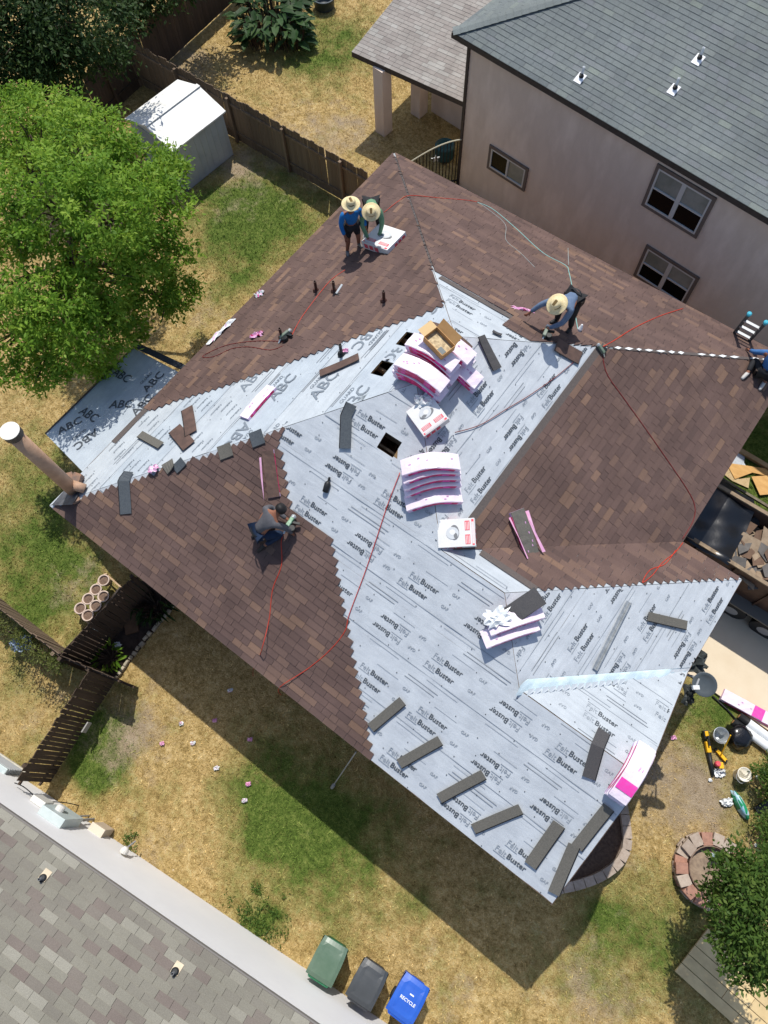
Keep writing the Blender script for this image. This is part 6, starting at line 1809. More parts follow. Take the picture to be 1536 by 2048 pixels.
# planting bed, edging stones, things in it
bp_ = [at(x, y) for x, y in ((234, 1358), (290, 1285), (347, 1215), (320, 1165), (262, 1160), (190, 1235), (128, 1300))]
tag(MB().prism([(p.x, p.y) for p in bp_], -.1, .018).build('planting_bed', mat('dark_bed_soil', lin(44, 36, 32), lin(70, 58, 50), 6, .95, .4)), kind='structure')
M_STN = mat('edge_stone', lin(176, 166, 146), lin(140, 132, 116), 9, .9, .3, vary=.12)
rg = random.Random(31); a, b = at(232, 1360), at(348, 1212); L = (b - a).length; u = 0; k = 0
EDG = thing('stone_edging', 'row of pale edging stones along the dark planting bed', 'edging', a)
while u < L:
    w_ = rg.uniform(.10, .19); d_ = (b - a).normalized(); c = a + d_ * (u + w_ / 2) + Vector((rg.uniform(-.02, .02), rg.uniform(-.02, .02), 0)) + Vector((-d_.y, d_.x, 0)) * (.05 * math.sin(u * 1.4))
    ang_ = math.atan2(d_.y, d_.x) + rg.uniform(-.2, .2); Xs = Vector((math.cos(ang_), math.sin(ang_), 0)); Ys = Vector((-Xs.y, Xs.x, 0))
    MB().box(c + Zw * .045, (w_, rg.uniform(.08, .12), .10), (Xs, Ys, Zw), taper=.8).build('stone', M_STN, EDG, bevel=.015); u += w_ + .006
tag(MB().box(at(262, 1248, .09), (.34, .5, .05), (Vector((.6, .8, 0)), Vector((-.8, .6, 0)), Zw)).build('wooden_board', mat('bed_board', lin(110, 84, 62), lin(92, 70, 52), 5, .8)), 'brown board lying across the planting bed', 'board')
crumple(at(236, 1290, .05), Zw, .22, .18, .10, M_WHP, 'plastic_scrap', 'white plastic scrap lying in the planting bed', 'plastic scrap', 61)
crumple(at(192, 1260, .25), Zw, .2, .15, .10, mat('blue_grey_film', lin(120, 134, 142), lin(92, 106, 114), 7, .5), 'plastic_scrap', 'bluish plastic scrap at the foot of the gappy fence by the pots', 'plastic scrap', 62)
crumple(at(46, 1288, .25), Zw, .62, .46, .26, mat('blue_tarp', lin(150, 168, 190), lin(128, 146, 172), 4, .55), 'tarpaulin', 'pale blue tarpaulin heap on the dry grass at the left edge', 'tarpaulin', 63)
tag(MB().box(at(173, 1455, .62), (.26, .03, .22), (Vector((.17, -.98, 0)), Vector((.98, .17, 0)), Zw)).build('metal_sign', mat('sign_grey', lin(150, 148, 144), rough=.6)), 'small blank grey plate fixed on the gappy fence', 'plate')
g = at(306, 1158, .3)
tag(MB().box((g.x, g.y, .35), (.35, .22, .7), taper=.95).build('utility_pedestal', mat('pale_util', lin(170, 168, 166), rough=.6)), 'pale utility box at the house corner by the pot rack', 'utility box')
# wrapper scraps on the grass
YS = [(363, 1447, 'white pink wrapper scrap on the grass, upper left of the yard group'), (325, 1487, 'pink wrapper scrap at the left end of the yard group'), (386, 1486, 'white wrapper scrap with a red corner on the dry grass'), (430, 1441, 'bluish wrapper scrap right on the shadow line of the house'),
      (461, 1381, 'small grey wrapper scrap deep in the house shadow'), (500, 1479, 'lilac wrapper scrap inside the house shadow'), (433, 1536, 'pink wrapper scrap below the shadow line, alone'), (497, 1568, 'pink wrapper scrap beside the green grass patch'), (490, 1601, 'lowest pink wrapper scrap of the yard group'),
      (1346, 1475, 'pink wrapper scrap under the gable eave by the leaf blower')]
for i, (x, y, lb) in enumerate(YS):
    crumple(at(x, y, .01), Zw, .13 + .05 * hsh(i, 2), .11, .07, M_PKP if i % 2 else M_WHP, 'torn_wrapper', lb, 'wrapper', 70 + i, 'torn pink wrappers on the lawn', M_WRM if i == 2 else M_PKP)
# brick planter curve and fire pit, built of single bricks
M_BRK = mat('planter_brick', lin(158, 142, 128), lin(176, 162, 148), 9, .9, .3, vary=.16); M_BRR = mat('red_brick', lin(164, 124, 106), lin(142, 106, 92), 9, .9, .3, vary=.2); M_MULCH = mat('mulch', lin(74, 60, 52), lin(98, 82, 70), 14, .95, .4)
pth = [at(x, y, .35) for x, y in ((1246, 1604), (1252, 1640), (1256, 1690), (1240, 1725), (1205, 1752), (1165, 1768), (1122, 1778), (1095, 1782))]
PL = thing('brick_planter', 'curved low brick planter wall under the gable corner', 'planter', pth[3])
cv = smooth_path(pth, 8); seg = 0; last = cv[0]; acc = 0; kk = 0
for i in range(1, len(cv)):
    if (cv[i] - last).length >= .225 or i == len(cv) - 1:
        a, b = last, cv[i]; d_ = (b - a).normalized(); nn3 = Vector((-d_.y, d_.x, 0))
        for r_ in range(3):
            c = (a + b) / 2; sh = .1 * (r_ % 2)
            MB().box(Vector((c.x, c.y, .06 + .115 * r_)) + d_ * sh * .5, ((b - a).length - .012, .20, .105), (d_, nn3, Zw)).build('brick', M_BRK, PL, bevel=.008)
        last = cv[i]
ip = [(p.x, p.y) for p in pth] + [(3.0, .8), (2.75, 2.2)]
MB().prism(ip, 0, .22).build('soil', M_MULCH, PL)
fc = at(1424, 1742, .25); fc.z = 0
FP = thing('fire_pit', 'round brick fire pit with a broken wall beside the small tree', 'fire pit', fc)
rg = random.Random(77)
for r_ in range(3):
    for i in range(17):
        t = 2 * math.pi * (i + .5 * (r_ % 2)) / 17
        if r_ == 2 and i in (3, 9): continue
        rad = .66 + rg.uniform(-.015, .015); d_ = Vector((math.cos(t), math.sin(t), 0)); tt = Vector((-d_.y, d_.x, 0))
        MB().box(fc + d_ * rad + Zw * (.05 + .10 * r_), (.27, .235, .095), ((d_ + tt * rg.uniform(-.08, .08)).normalized(), (tt - d_ * rg.uniform(-.05, .05)).normalized(), Zw)).build('brick', M_BRR if rg.random() < .28 else M_BRK, FP, bevel=.008)
MB().lathe(fc, [(.56, .10), (.3, .13), (.02, .11)], 20).build('ash', mat('ash_bed', lin(150, 132, 112), lin(120, 104, 90), 8, .95, .3), FP)
MB().lathe(fc, [(.50, .1), (.52, .30), (.50, .31), (.48, .1)], 24, cap=False).build('steel_ring', mat('rust_ring', lin(104, 84, 72), lin(130, 112, 98), 8, .8), FP)
for x, y, dx in ((1398, 1686, .4), (1405, 1692, -.3), (1440, 1690, .8), (1462, 1702, .1)):
    c = at(x, y, .08)
    tag(MB().box(c, (.22, .11, .09), (Vector((math.cos(dx), math.sin(dx), .1)).normalized(), Vector((-math.sin(dx), math.cos(dx), 0)), Zw)).build('loose_brick', M_BRR, bevel=.008), 'loose red brick behind the fire pit, ' + {1398: 'the one nearest the lawn', 1405: 'the second from the lawn', 1440: 'the third from the lawn', 1462: 'the one nearest the right edge'}[x], 'brick', 'loose bricks behind the fire pit')
crumple(at(1432, 1712, .3), Zw, .3, .2, .08, mat('pale_blue_film', lin(170, 186, 190), rough=.5), 'plastic_scrap', 'pale bluish plastic lying in the fire pit', 'plastic scrap', 90)
# stepping deck of boards
dk = [at(1415, 1855, .03), at(1348, 1942, .03), at(1470, 2052, .03), at(1560, 1972, .03)]
DK = thing('wooden_deck', 'low deck of worn wide tan boards shaded by the small tree', 'deck', dk[1])
M_DKB = mat('deck_board', lin(214, 190, 142), lin(196, 172, 128), 3, .85, .15, stretch=(1, 1, 1), vary=.10)
Xd = (dk[2] - dk[1]); LX = Xd.length * 1.5; Xd.normalize(); Yd = (dk[0] - dk[1]); LY = Yd.length; Yd.normalize()
nbr = 5
for r_ in range(nbr):
    q = 0; rg = random.Random(r_)
    while q < LX:
        w_ = min(rg.uniform(.9, 1.5), LX - q); c = dk[1] + Xd * (q + w_ / 2) + Yd * (LY * (r_ + .5) / nbr)
        MB().box(c + Zw * .02, (w_ - .012, LY / nbr - .014, .05), (Xd, Yd, Zw)).build('board', M_DKB, DK); q += w_
# tools and materials on the grass at the right
def on(x, y, z=0.0): return at(x, y, z)
p = on(1492, 1402, .12); a, b = on(1446, 1388, .14), on(1560, 1450, .14)
bd = bundle(((a + b) / 2) - Zw * .13, b - a, Zw, 0, 'long pale pink shingle wrapper bundle lying at the edge of the pavement', L=(b - a).length, Wd=.30, H=.14, seed=91, toplabel=.12)
for i, (a, b, lb) in enumerate((((1478, 1432), (1560, 1492), 'black roll of underlayment with a white label, next to the pink bundle'), ((1466, 1443), (1560, 1512), 'black roll of underlayment with a white label, farther from the pink bundle'))):
    A_, B_2 = on(*a, .11), on(*b, .11); A_.z = B_2.z = .11; o = thing('underlayment_roll', lb, 'roll', (A_.x, A_.y, 0), 'rolls of underlayment')
    d_ = (B_2 - A_); MB().tube([A_, B_2], .10, 16).build('roll', M_DKP, o, smooth=True); MB().tube([A_ + d_ * .22, A_ + d_ * .85], .104, 16, cap=False).build('label_band', M_WHP, o, smooth=True)
    MB().tube([A_ - d_.normalized() * .004, A_ + d_.normalized() * .01], .05, 12).build('core', M_CB, o)
bg_ = on(1474, 1474, .0); rgb = random.Random(5)
V = []; nA, nB = 18, 9
for j in range(nB):
    ph = math.pi * j / (nB - 1) * .5
    for i in range(nA):
        t = 2 * math.pi * i / nA; r_ = .30 * math.cos(ph) ** .5 * (1 + .10 * math.sin(5 * t + j) + rgb.uniform(-.05, .05)) + .01
        V.append((bg_.x + r_ * math.cos(t), bg_.y + r_ * math.sin(t), .02 + .30 * math.sin(ph)))
tag(MB().add(V, [(j * nA + i, j * nA + (i + 1) % nA, (j + 1) * nA + (i + 1) % nA, (j + 1) * nA + i) for j in range(nB - 1) for i in range(nA)]).build('rubbish_bag', mat('bag_black', lin(18, 18, 20), rough=.22, spec=.6, bump=.5, bscale=9), smooth=True), 'full shiny black rubbish bag on the grass by the rolls', 'rubbish bag')
c = on(1441, 1470, .3); c.z = 0; o = thing('metal_bucket', 'galvanised metal bucket beside the black rubbish bag', 'bucket', c)
M_GALV = mat('galvanised', lin(168, 174, 178), lin(140, 146, 150), 9, .35, metal=.5)
MB().lathe(c, [(.13, 0), (.17, .34), (.182, .345), (.182, .36), (.165, .36), (.125, .02), (.01, .02)], 24, cap=False).build('bucket_wall', M_GALV, o, smooth=True)
MB().tube(smooth_path([c + Vector((-.17, 0, .33)), c + Vector((-.14, -.14, .36)), c + Vector((0, -.2, .36)), c + Vector((.14, -.14, .36)), c + Vector((.17, 0, .33))]), .008).build('handle', M_CON, o)
c = on(1487, 1549, .3); c.z = 0; o = thing('white_bucket', 'white plastic bucket with lilac shade beside the leafy bush', 'bucket', c)
MB().lathe(c, [(.12, 0), (.15, .34), (.162, .345), (.162, .37), (.145, .37), (.115, .03), (.01, .03)], 24, cap=False).build('bucket_wall', mat('bucket_white', lin(222, 218, 206), rough=.45), o, smooth=True)
MB().tube(smooth_path([c + Vector((-.15, 0, .33)), c + Vector((-.1, -.16, .30)), c + Vector((.05, -.2, .30)), c + Vector((.15, 0, .33))]), .007).build('handle', M_CON, o)
# leaf blower: yellow motor housing with a long black tube
a, b = on(1411, 1468, .12), on(1424, 1540, .06); o = thing('leaf_blower', 'yellow and black leaf blower lying on the grass', 'leaf blower', a)
M_YEL = mat('tool_yellow', lin(232, 178, 32), rough=.45); d_ = (b - a).normalized(); sd_ = Zw.cross(d_)
MB().box(a + d_ * .02, (.20, .13, .14), (d_, sd_, Zw)).build('motor_housing', M_DKP, o, bevel=.02); MB().box(a + d_ * .30, (.26, .11, .13), (d_, sd_, Zw)).build('fan_housing', M_YEL, o, bevel=.025)
MB().box(a + d_ * .0 + Zw * .06, (.12, .08, .06), (d_, sd_, Zw)).build('battery', M_YEL, o, bevel=.01)
MB().tube([a + d_ * .42, b + d_ * .12], [.055, .038], 14).build('blower_tube', M_DKP, o, smooth=True)
MB().bar(a + d_ * .05 + Zw * .13, a + d_ * .28 + Zw * .12, .035).build('handle', M_DKP, o)
# magnetic sweeper: yellow T bar
a, b = on(1468, 1456, .9), on(1441, 1512, .10); o = thing('magnet_sweeper', 'yellow T shaped magnetic sweeper leaning on the black rubbish bag', 'sweeper', b)
c1, c2 = on(1432, 1499, .06), on(1452, 1522, .06)
MB().tube([a - (a - b) * .25, b], .016, 8).build('handle', M_YEL, o); MB().bar(c1, c2, .07, .07).build('magnet_bar', M_YEL, o)
for q in (c1, c2): MB().lathe(q - Vector((0, 0, 0)), [(.045, -.02), (.045, .02)], 12, (c2 - c1).normalized()).build('wheel', M_RUB, o)
crumple(on(1438, 1545, .02), Zw, .30, .26, .12, M_WHP, 'rag_heap', 'heap of white rags and a red and yellow box beside the leaf blower', 'rags', 96, m2=mat('rag_grey', lin(120, 120, 132), rough=.8))
tag(MB().box(on(1441, 1531, .12), (.10, .14, .12), (Vector((.8, .6, .1)).normalized(), Vector((-.6, .8, 0)), Zw)).build('tool_box', M_YEL, bevel=.01), 'small yellow box among the white rags', 'box')
tag(MB().lathe(on(1433, 1528, .08), [(.06, 0), (.065, .1), (.05, .13)], 12).build('red_tin', M_CRED), 'small red tin among the white rags', 'tin')
# green shopping bag
cg = on(1478, 1610, .0); 
V = []
for j in range(8):
    ph = math.pi * j / 7 * .5
    for i in range(16):
        t = 2 * math.pi * i / 16; r_ = (1 + .10 * math.sin(4 * t + j * 2)) * math.cos(ph) ** .6
        V.append((cg.x + .28 * r_ * math.cos(t) * .93 + .12 * r_ * math.sin(t), cg.y - .17 * r_ * math.sin(t) * 1.0 - .10 * r_ * math.cos(t), .02 + .20 * math.sin(ph)))
fcs = [(j * 16 + i, (j + 1) * 16 + i, (j + 1) * 16 + (i + 1) % 16, j * 16 + (i + 1) % 16) for j in range(7) for i in range(16)]
gb2 = MB().add(V, fcs); gb2.mi = [(1 if (i % 16 in (3, 4, 8, 9) or (i // 16) == 4) else 0) for i in range(len(fcs))]
tag(gb2.build('product_bag', [mat('bag_green', lin(34, 150, 100), lin(28, 132, 88), 6, .4, spec=.5), mat('bag_print', lin(190, 214, 222), lin(120, 170, 196), 9, .4)], smooth=True), 'green printed plastic sack lying on the bare ground', 'sack')
crumple(on(1452, 1604, .02), Zw, .34, .22, .12, M_WHP, 'torn_wrapper', 'white crumpled plastic at the end of the green sack', 'wrapper', 97)
for x, y, lb in ((1514, 1553, 'small white paper scrap by the leafy bush'), (1512, 1690, 'white paper scrap lying in the shade right of the fire pit'), (1420, 1560, 'white scrap below the leaf blower tube')):
    crumple(on(x, y, .02), Zw, .10, .08, .04, M_WHP, 'paper_scrap', lb, 'paper scrap', int(x))
a, b = on(1512, 1622, .05), on(1560, 1590, .05)
tag(MB().bar(a, b, .16, .08).build('black_board', M_DKP), 'black board at the right edge below the leafy bush', 'board')
a, b = on(1496, 1466, .04), on(1560, 1530, .04); tag(MB().bar(a, b, .04, .04).build('wooden_stake', M_PLY), 'tan wooden stake lying right of the rubbish bag', 'stake')
a, b = on(1425, 1392, .03), on(1478, 1446, .03); tag(MB().tube([a, (a + b) / 2 + Vector((.03, .02, 0)), b], .018, 6).build('black_hose', M_DKP, smooth=True), 'black hose on the grass between the satellite dish and the rolls', 'hose')
# big tub at the top edge
c = at(648, 2, .2); c.z = 0; o = thing('stock_tub', 'dark round tub on the grass at the top edge', 'tub', c)
MB().lathe(c, [(.38, 0), (.42, .34), (.45, .35), (.45, .38), (.39, .38), (.36, .05), (.01, .05)], 28, cap=False).build('tub_wall', mat('tub_grey', lin(64, 72, 76), rough=.5), o, smooth=True)
# ================================================================== TREES AND PLANTS
def leaf_mat(name, stops, trans=0.35):
    m = bpy.data.materials.new(name); m.use_nodes = True; t = m.node_tree; b = t.nodes['Principled BSDF']
    b.inputs['Roughness'].default_value = .5; b.inputs['Specular IOR Level'].default_value = .12
    a = t.nodes.new('ShaderNodeAttribute'); a.attribute_name = 'tint'
    r_ = t.nodes.new('ShaderNodeValToRGB'); e = r_.color_ramp.elements
    e[0].position, e[0].color = stops[0]; e[1].position, e[1].color = stops[-1]
    for p, c in stops[1:-1]:
        q = e.new(p); q.color = c
    t.links.new(a.outputs['Fac'], r_.inputs['Fac']); t.links.new(r_.outputs['Color'], b.inputs['Base Color'])
    tr = t.nodes.new('ShaderNodeBsdfTranslucent'); hs = t.nodes.new('ShaderNodeHueSaturation'); hs.inputs['Value'].default_value = 1.5; hs.inputs['Hue'].default_value = .485
    t.links.new(r_.outputs['Color'], hs.inputs['Color']); t.links.new(hs.outputs['Color'], tr.inputs['Color'])
    mx = t.nodes.new('ShaderNodeMixShader'); mx.inputs[0].default_value = trans
    t.links.new(b.outputs[0], mx.inputs[1]); t.links.new(tr.outputs[0], mx.inputs[2]); t.links.new(mx.outputs[0], t.nodes['Material Output'].inputs['Surface'])
    _MATS[name] = m; return m
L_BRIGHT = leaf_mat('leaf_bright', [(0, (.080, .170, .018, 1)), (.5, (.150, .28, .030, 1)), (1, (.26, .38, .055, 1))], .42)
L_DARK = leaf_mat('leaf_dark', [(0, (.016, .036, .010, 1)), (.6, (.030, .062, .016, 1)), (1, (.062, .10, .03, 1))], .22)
L_MID = leaf_mat('leaf_mid', [(0, (.036, .075, .015, 1)), (.6, (.07, .13, .024, 1)), (1, (.13, .19, .04, 1))], .35)
M_BARK = mat('bark', lin(84, 70, 58), lin(58, 48, 40), 9, .95, .6, stretch=(1, 1, .2))
def leaves(name, centers, per, spread, size, m, parent, seed=0, flat=.55, aspect=.42, drop=0.0):
    """sprays of small leaves round each twig tip"""
    rg = np.random.default_rng(seed); C_ = np.asarray(centers, float); n = len(C_) * per
    base = np.repeat(C_, per, 0)
    off = rg.normal(0, 1, (n, 3)) * np.array([spread, spread, spread * flat])
    p = base + off
    # direction: outward from the twig centre, drooping
    d = off / (np.linalg.norm(off, axis=1, keepdims=True) + 1e-6) + rg.normal(0, .5, (n, 3)); d[:, 2] -= .25 + drop
    d /= np.linalg.norm(d, axis=1, keepdims=True)
    up = rg.normal(0, .55, (n, 3)) + np.array([0, 0, 1.0])
    sd = np.cross(d, up); sd /= np.linalg.norm(sd, axis=1, keepdims=True) + 1e-6
    s = size * rg.uniform(.6, 1.35, (n, 1))
    a = p - d * s * .5; b = p + d * s * .5; l = p + sd * s * aspect * .5; r_ = p - sd * s * aspect * .5
    V = np.stack([a, l, b, r_], 1).reshape(-1, 3); F = np.arange(4 * n).reshape(-1, 4)
    tint = np.repeat(np.clip(np.repeat(rg.uniform(.15, .85, len(C_)), per) + rg.normal(0, .16, n), 0, 1), 4)
    return np_mesh(name, V, F, m, parent, attr={'tint': tint})
def blob_tips(blobs, seed=0, shell=.55):
    """twig tips filling lobes of a crown, denser near the outside, ragged"""
    rg = np.random.default_rng(seed); out = []
    for (c, r, n) in blobs:
        r = [q * .86 for q in r]
        n = int(n * 1.1); u = rg.normal(0, 1, (n, 3)); u /= np.linalg.norm(u, axis=1, keepdims=True)
        rad = (shell + (1 - shell) * rg.random((n, 1)) ** .6) * (1 + .18 * np.sin(u[:, :1] * 5 + u[:, 1:2] * 7)) 
        out.append(np.array(c) + u * rad * np.array(r))
    return np.concatenate(out)
def tree(label, base, blobs, m, trunk_r, seed, per, spread, size, group=None, name='tree', fork=None, limbs=7, cat='tree', **k):
    base = Vector(base); o = thing(name, label, cat, base, group); rg = random.Random(seed)
    top = sum((Vector(b[0]) for b in blobs), Vector()) / len(blobs)
    fk = Vector(fork) if fork else base.lerp(top, .45)
    t = MB(); t.tube(smooth_path([base - Zw * .1, base.lerp(fk, .5) + Vector((rg.uniform(-.1, .1), rg.uniform(-.1, .1), 0)), fk], 4), [trunk_r * (1.15 - .5 * i / 8) for i in range(9)], 10)
    tr = t.build('trunk', M_BARK, o, smooth=True)
    for b in blobs[:limbs]:
        c = Vector(b[0]); l = MB(); mid = fk.lerp(c, .5) + Vector((rg.uniform(-.2, .2), rg.uniform(-.2, .2), -.15))
        pth_ = smooth_path([fk, mid, c], 4); l.tube(pth_, [trunk_r * (.55 - .42 * i / (len(pth_) - 1)) for i in range(len(pth_))], 7)
        for q in range(4):
            e = c + Vector((rg.uniform(-1, 1) * b[1][0], rg.uniform(-1, 1) * b[1][1], rg.uniform(-.3, .7) * b[1][2])) * .8
            l.tube([mid.lerp(c, .6), (c + e) / 2 + Vector((0, 0, -.05)), e], [trunk_r * .14, trunk_r * .09, trunk_r * .03], 5)
        l.build('limb', M_BARK, o, smooth=True)
    leaves('crown', blob_tips(blobs, seed), per, spread, size, m, o, seed, **k)
    return o
def bl(x, y, z, r, n, fz=.75):
    p = at(x, y, z); return ((p.x, p.y, p.z), (r, r, r * fz), n)
# big bright tree at the left
tb_ = at(215, 560, 0)
tree('big bright green tree filling the left side beside the white shed', (tb_.x + .6, tb_.y - .8, 0),
     [bl(60, 270, 5.6, 1.25, 75), bl(170, 300, 5.9, 1.3, 80), bl(255, 340, 5.4, 1.05, 60), bl(300, 420, 5.2, 1.15, 66), bl(215, 420, 6.4, 1.3, 80), bl(100, 400, 6.4, 1.3, 80), bl(20, 420, 6.0, 1.2, 66), bl(330, 330, 4.6, .55, 22),
      bl(300, 530, 4.4, 1.15, 62), bl(200, 540, 5.2, 1.2, 64), bl(100, 610, 5.2, 1.25, 72), bl(30, 560, 5.2, 1.2, 60), bl(180, 660, 4.4, 1.15, 58), bl(90, 710, 3.9, 1.0, 44), bl(20, 690, 4.2, 1.1, 50), bl(330, 590, 3.8, .85, 34), bl(260, 640, 3.8, .9, 36), bl(190, 730, 3.2, .6, 18),
      bl(20, 210, 5.2, .8, 30), bl(110, 210, 5.0, .7, 26), bl(200, 250, 4.9, .6, 20)],
     L_BRIGHT, .20, 5, 44, .12, .125, fork=(tb_.x + .8, tb_.y - 1.0, 2.2), limbs=16, flat=.6)
# dark trees beyond the fence at upper left
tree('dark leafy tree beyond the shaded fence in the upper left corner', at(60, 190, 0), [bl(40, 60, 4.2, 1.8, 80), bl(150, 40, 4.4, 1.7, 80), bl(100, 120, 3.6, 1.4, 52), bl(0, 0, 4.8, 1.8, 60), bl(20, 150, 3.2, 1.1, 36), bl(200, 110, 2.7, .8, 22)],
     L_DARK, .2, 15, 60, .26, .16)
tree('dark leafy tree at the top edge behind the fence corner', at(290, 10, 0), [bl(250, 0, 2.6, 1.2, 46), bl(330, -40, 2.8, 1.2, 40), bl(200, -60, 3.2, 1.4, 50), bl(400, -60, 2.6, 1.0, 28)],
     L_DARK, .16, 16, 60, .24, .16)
# small tree at lower right
tree('small dense green tree beside the brick fire pit', at(1500, 1800, 0), [bl(1475, 1772, 2.6, .5, 32), bl(1500, 1760, 3.0, .7, 50), bl(1478, 1845, 2.9, .56, 38), bl(1520, 1850, 3.2, .75, 54), bl(1490, 1910, 2.8, .62, 44), bl(1540, 1930, 2.7, .6, 36), bl(1545, 1760, 2.4, .6, 30), bl(1432, 1775, 2.2, .28, 9), bl(1470, 1730, 2.2, .35, 12)],
     L_MID, .09, 25, 32, .11, .105, limbs=8)
tree('leafy green bush at the right edge above the green sack', at(1535, 1570, 0), [bl(1530, 1548, .7, .18, 10), bl(1548, 1565, .8, .24, 12), bl(1535, 1585, .5, .16, 8), bl(1542, 1525, .6, .16, 8), bl(1514, 1540, .4, .10, 4)],
     L_MID, .03, 26, 30, .08, .075, name='bush', limbs=5, cat='bush')
tree('low bush at the right edge below the black board', at(1545, 1660, 0), [bl(1540, 1655, .5, .3, 14), bl(1550, 1690, .6, .3, 12)], L_MID, .03, 27, 46, .09, .075, name='bush', limbs=2, cat='bush')
# broad leaved clump by the far fence
def broadleaf(label, px, n, L, seed, m, spread=1.1, name='broad_leaved_plant', wd=.16):
    rg = random.Random(seed); c = at(px[0], px[1], 0); o = thing(name, label, 'plant', c)
    lv = MB(); st = MB(); tints = []
    for i in range(n):
        an_ = rg.uniform(0, 6.28); r0 = spread * rg.random() ** .6; b = c + Vector((math.cos(an_) * r0, math.sin(an_) * r0, 0)); h = rg.uniform(.4, 1.25) * L
        t = b + Vector((math.cos(an_) * .15, math.sin(an_) * .15, h)); a2 = an_ + rg.uniform(-1, 1); d = Vector((math.cos(a2), math.sin(a2), rg.uniform(-.1, .5))).normalized(); sd = d.cross(Zw).normalized(); ll = rg.uniform(.45, .85) * L; w = ll * wd * rg.uniform(.8, 1.3)
        st.tube([b, t], .02, 4)
        up = sd.cross(d)
        q = [t, t + d * ll * .3 + sd * w - up * -.03, t + d * ll * .7 + sd * w * .8 - Zw * ll * .10, t + d * ll - Zw * ll * .30, t + d * ll * .7 - sd * w * .8 - Zw * ll * .10, t + d * ll * .3 - sd * w + up * .03]
        mid1, mid2 = t + d * ll * .3 - up * .02, t + d * ll * .7 - Zw * ll * .14
        lv.add(q + [mid1, mid2], [(0, 1, 6), (1, 2, 7, 6), (2, 3, 7), (3, 4, 7), (4, 5, 6, 7), (5, 0, 6)]); tints += [rg.random()] * 6
    lv.build('leaf_mass', m, o, attrs={'tint': tints}); st.build('stem', M_BARK, o)
    return o
L_BROAD = leaf_mat('leaf_broad', [(0, (.018, .045, .012, 1)), (.6, (.03, .07, .02, 1)), (1, (.07, .115, .04, 1))], .2)
broadleaf('clump of large dark glossy leaved plants by the far fence', (545, 62), 230, .85, 4, L_BROAD, 1.25, wd=.17)
broadleaf('broad leaved plant standing forward of the large clump, near the dry grass', (585, 92), 40, .7, 6, L_BROAD, .45, wd=.22)
broadleaf('dark narrow leaved plant under the front eave in the bed', (312, 1212), 60, .45, 8, L_DARK, .32, 'strap_leaved_plant', wd=.07)
broadleaf('yellow green fern like plant in the planting bed corner', (222, 1318), 44, .30, 9, L_BRIGHT, .16, 'fern', wd=.12)
# vine spilling over the left fence
vp = [at(x, y, 1.55) + Vector((0, -.12, 0)) for x, y in ((0, 1232), (25, 1255), (50, 1272), (75, 1290), (98, 1303), (112, 1316))]
tips = []
rg = random.Random(51)
for p in vp:
    for q in range(9): tips.append((p.x + rg.uniform(-.22, .22), p.y + rg.uniform(-.22, .05), p.z + rg.uniform(-.7, .08)))
VN = thing('vine', 'yellowish green vine climbing the sunlit fence at the left edge', 'vine', (vp[2].x, vp[2].y, 0))
leaves('foliage', tips, 26, .10, .07, leaf_mat('leaf_vine', [(0, (.05, .07, .014, 1)), (1, (.15, .17, .05, 1))], .3), VN, 52)
for i in (1, 3): MB().tube(smooth_path([Vector((vp[i].x, vp[i].y - .05, 0)), Vector((vp[i].x + .1, vp[i].y - .08, .8)), vp[i]], 4), .02, 5).build('stem', M_BARK, VN)
# small weeds along the white wall and fence
for i, (x, y, lb) in enumerate(((262, 1685, 'small green weed tuft by the pale pedestal box'), (520, 1848, 'larger green weed patch by the white wall'), (516, 1774, 'single tiny green weed on the dry lawn'))):
    p = at(x, y, .0); rg = random.Random(i); k = (14, 60, 6)[i]; sp_ = (.12, .32, .05)[i]
    o = thing('weed', lb, 'weed', p); leaves('foliage', [(p.x + rg.gauss(0, sp_), p.y + rg.gauss(0, sp_), .05) for _ in range(k)], 14, .06, .06, L_MID, o, 60 + i)

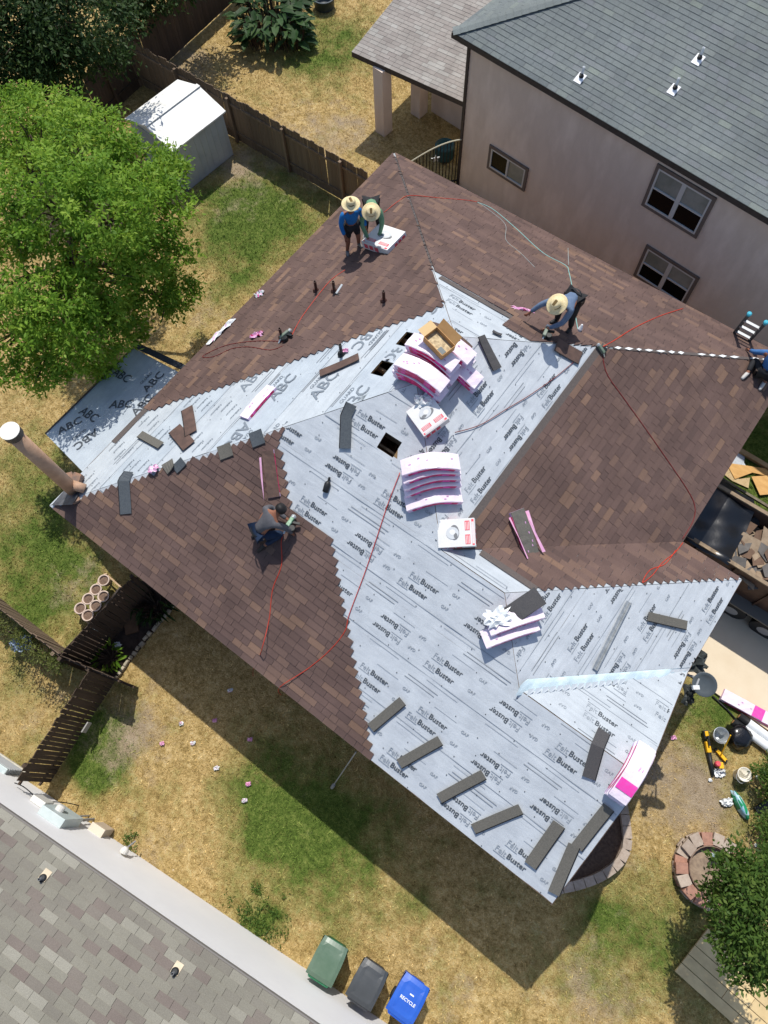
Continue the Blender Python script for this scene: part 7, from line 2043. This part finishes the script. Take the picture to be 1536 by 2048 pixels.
# ================================================================== GRASS BLADES (uncountable)
def grass():
    rg = np.random.default_rng(2)
    X0, X1, Y0, Y1 = -26, 11, -7.5, 25
    n = 520000
    x = rg.uniform(X0, X1, n); y = rg.uniform(Y0, Y1, n)
    P = np.stack([x, y, np.zeros(n)], 1) - np.array(CAM_LOC)
    Rm = np.array(_RM); c = P @ Rm
    u = 768 + FOC * c[:, 0] / -c[:, 2]; v = 1024 - FOC * c[:, 1] / -c[:, 2]
    ok = (u > -60) & (u < 1600) & (v > -60) & (v < 2110)
    def out_rect(a0, a1, b0, b1): return ~((x > a0) & (x < a1) & (y > b0) & (y < b1))
    ok &= out_rect(xL + .5, xI - .5, yF + .5, yB - .5) & out_rect(xL + .5, xR - .5, yF + .5, yI - .5) & out_rect(2.4, 12, 6.2, 9.3)
    bx = np.array([q.x for q in bp_]); by = np.array([q.y for q in bp_])
    ins = np.zeros(n, bool); j = len(bx) - 1
    for i in range(len(bx)):
        cr = ((by[i] > y) != (by[j] > y)) & (x < (bx[j] - bx[i]) * (y - by[i]) / (by[j] - by[i]) + bx[i]); ins ^= cr; j = i
    ok &= ~ins
    d = np.array([q.x for q in dk]), np.array([q.y for q in dk])
    ins = np.zeros(n, bool); j = 3
    for i in range(4):
        cr = ((d[1][i] > y) != (d[1][j] > y)) & (x < (d[0][j] - d[0][i]) * (y - d[1][i]) / (d[1][j] - d[1][i]) + d[0][i]); ins ^= cr; j = i
    ok &= ~ins
    ok &= ((x - fc.x) ** 2 + (y - fc.y) ** 2 > .62)
    x, y = x[ok], y[ok]; n = len(x)
    g, s = ground_attr(x, y)
    keep = rg.random(n) > np.clip(s * .8, 0, .75)
    x, y, g, s = x[keep], y[keep], g[keep], s[keep]; n = len(x)
    tall = rg.uniform(.025, .065, n) * (1 + .6 * np.clip(g, 0, 1))
    an_ = rg.uniform(0, 2 * np.pi, n); w = rg.uniform(.006, .013, n)
    z = 0.02 * np.sin(x * .9) * np.cos(y * .7) - .025
    dx, dy = np.cos(an_) * w, np.sin(an_) * w; lx, ly = rg.normal(0, .6, n) * tall, rg.normal(0, .6, n) * tall
    V = np.stack([np.stack([x - dx, y - dy, z], 1), np.stack([x + dx, y + dy, z], 1), np.stack([x + lx, y + ly, z + tall], 1)], 1).reshape(-1, 3)
    F = np.arange(3 * n).reshape(-1, 3)
    o = np_mesh('grass', V, F, GB, attr={'green': np.repeat(g, 3), 'soil': np.repeat(s, 3) * .4, 'shade': np.repeat(rg.uniform(1.0, 1.75, n), 3)})
    tag(o, kind='stuff')
grass()
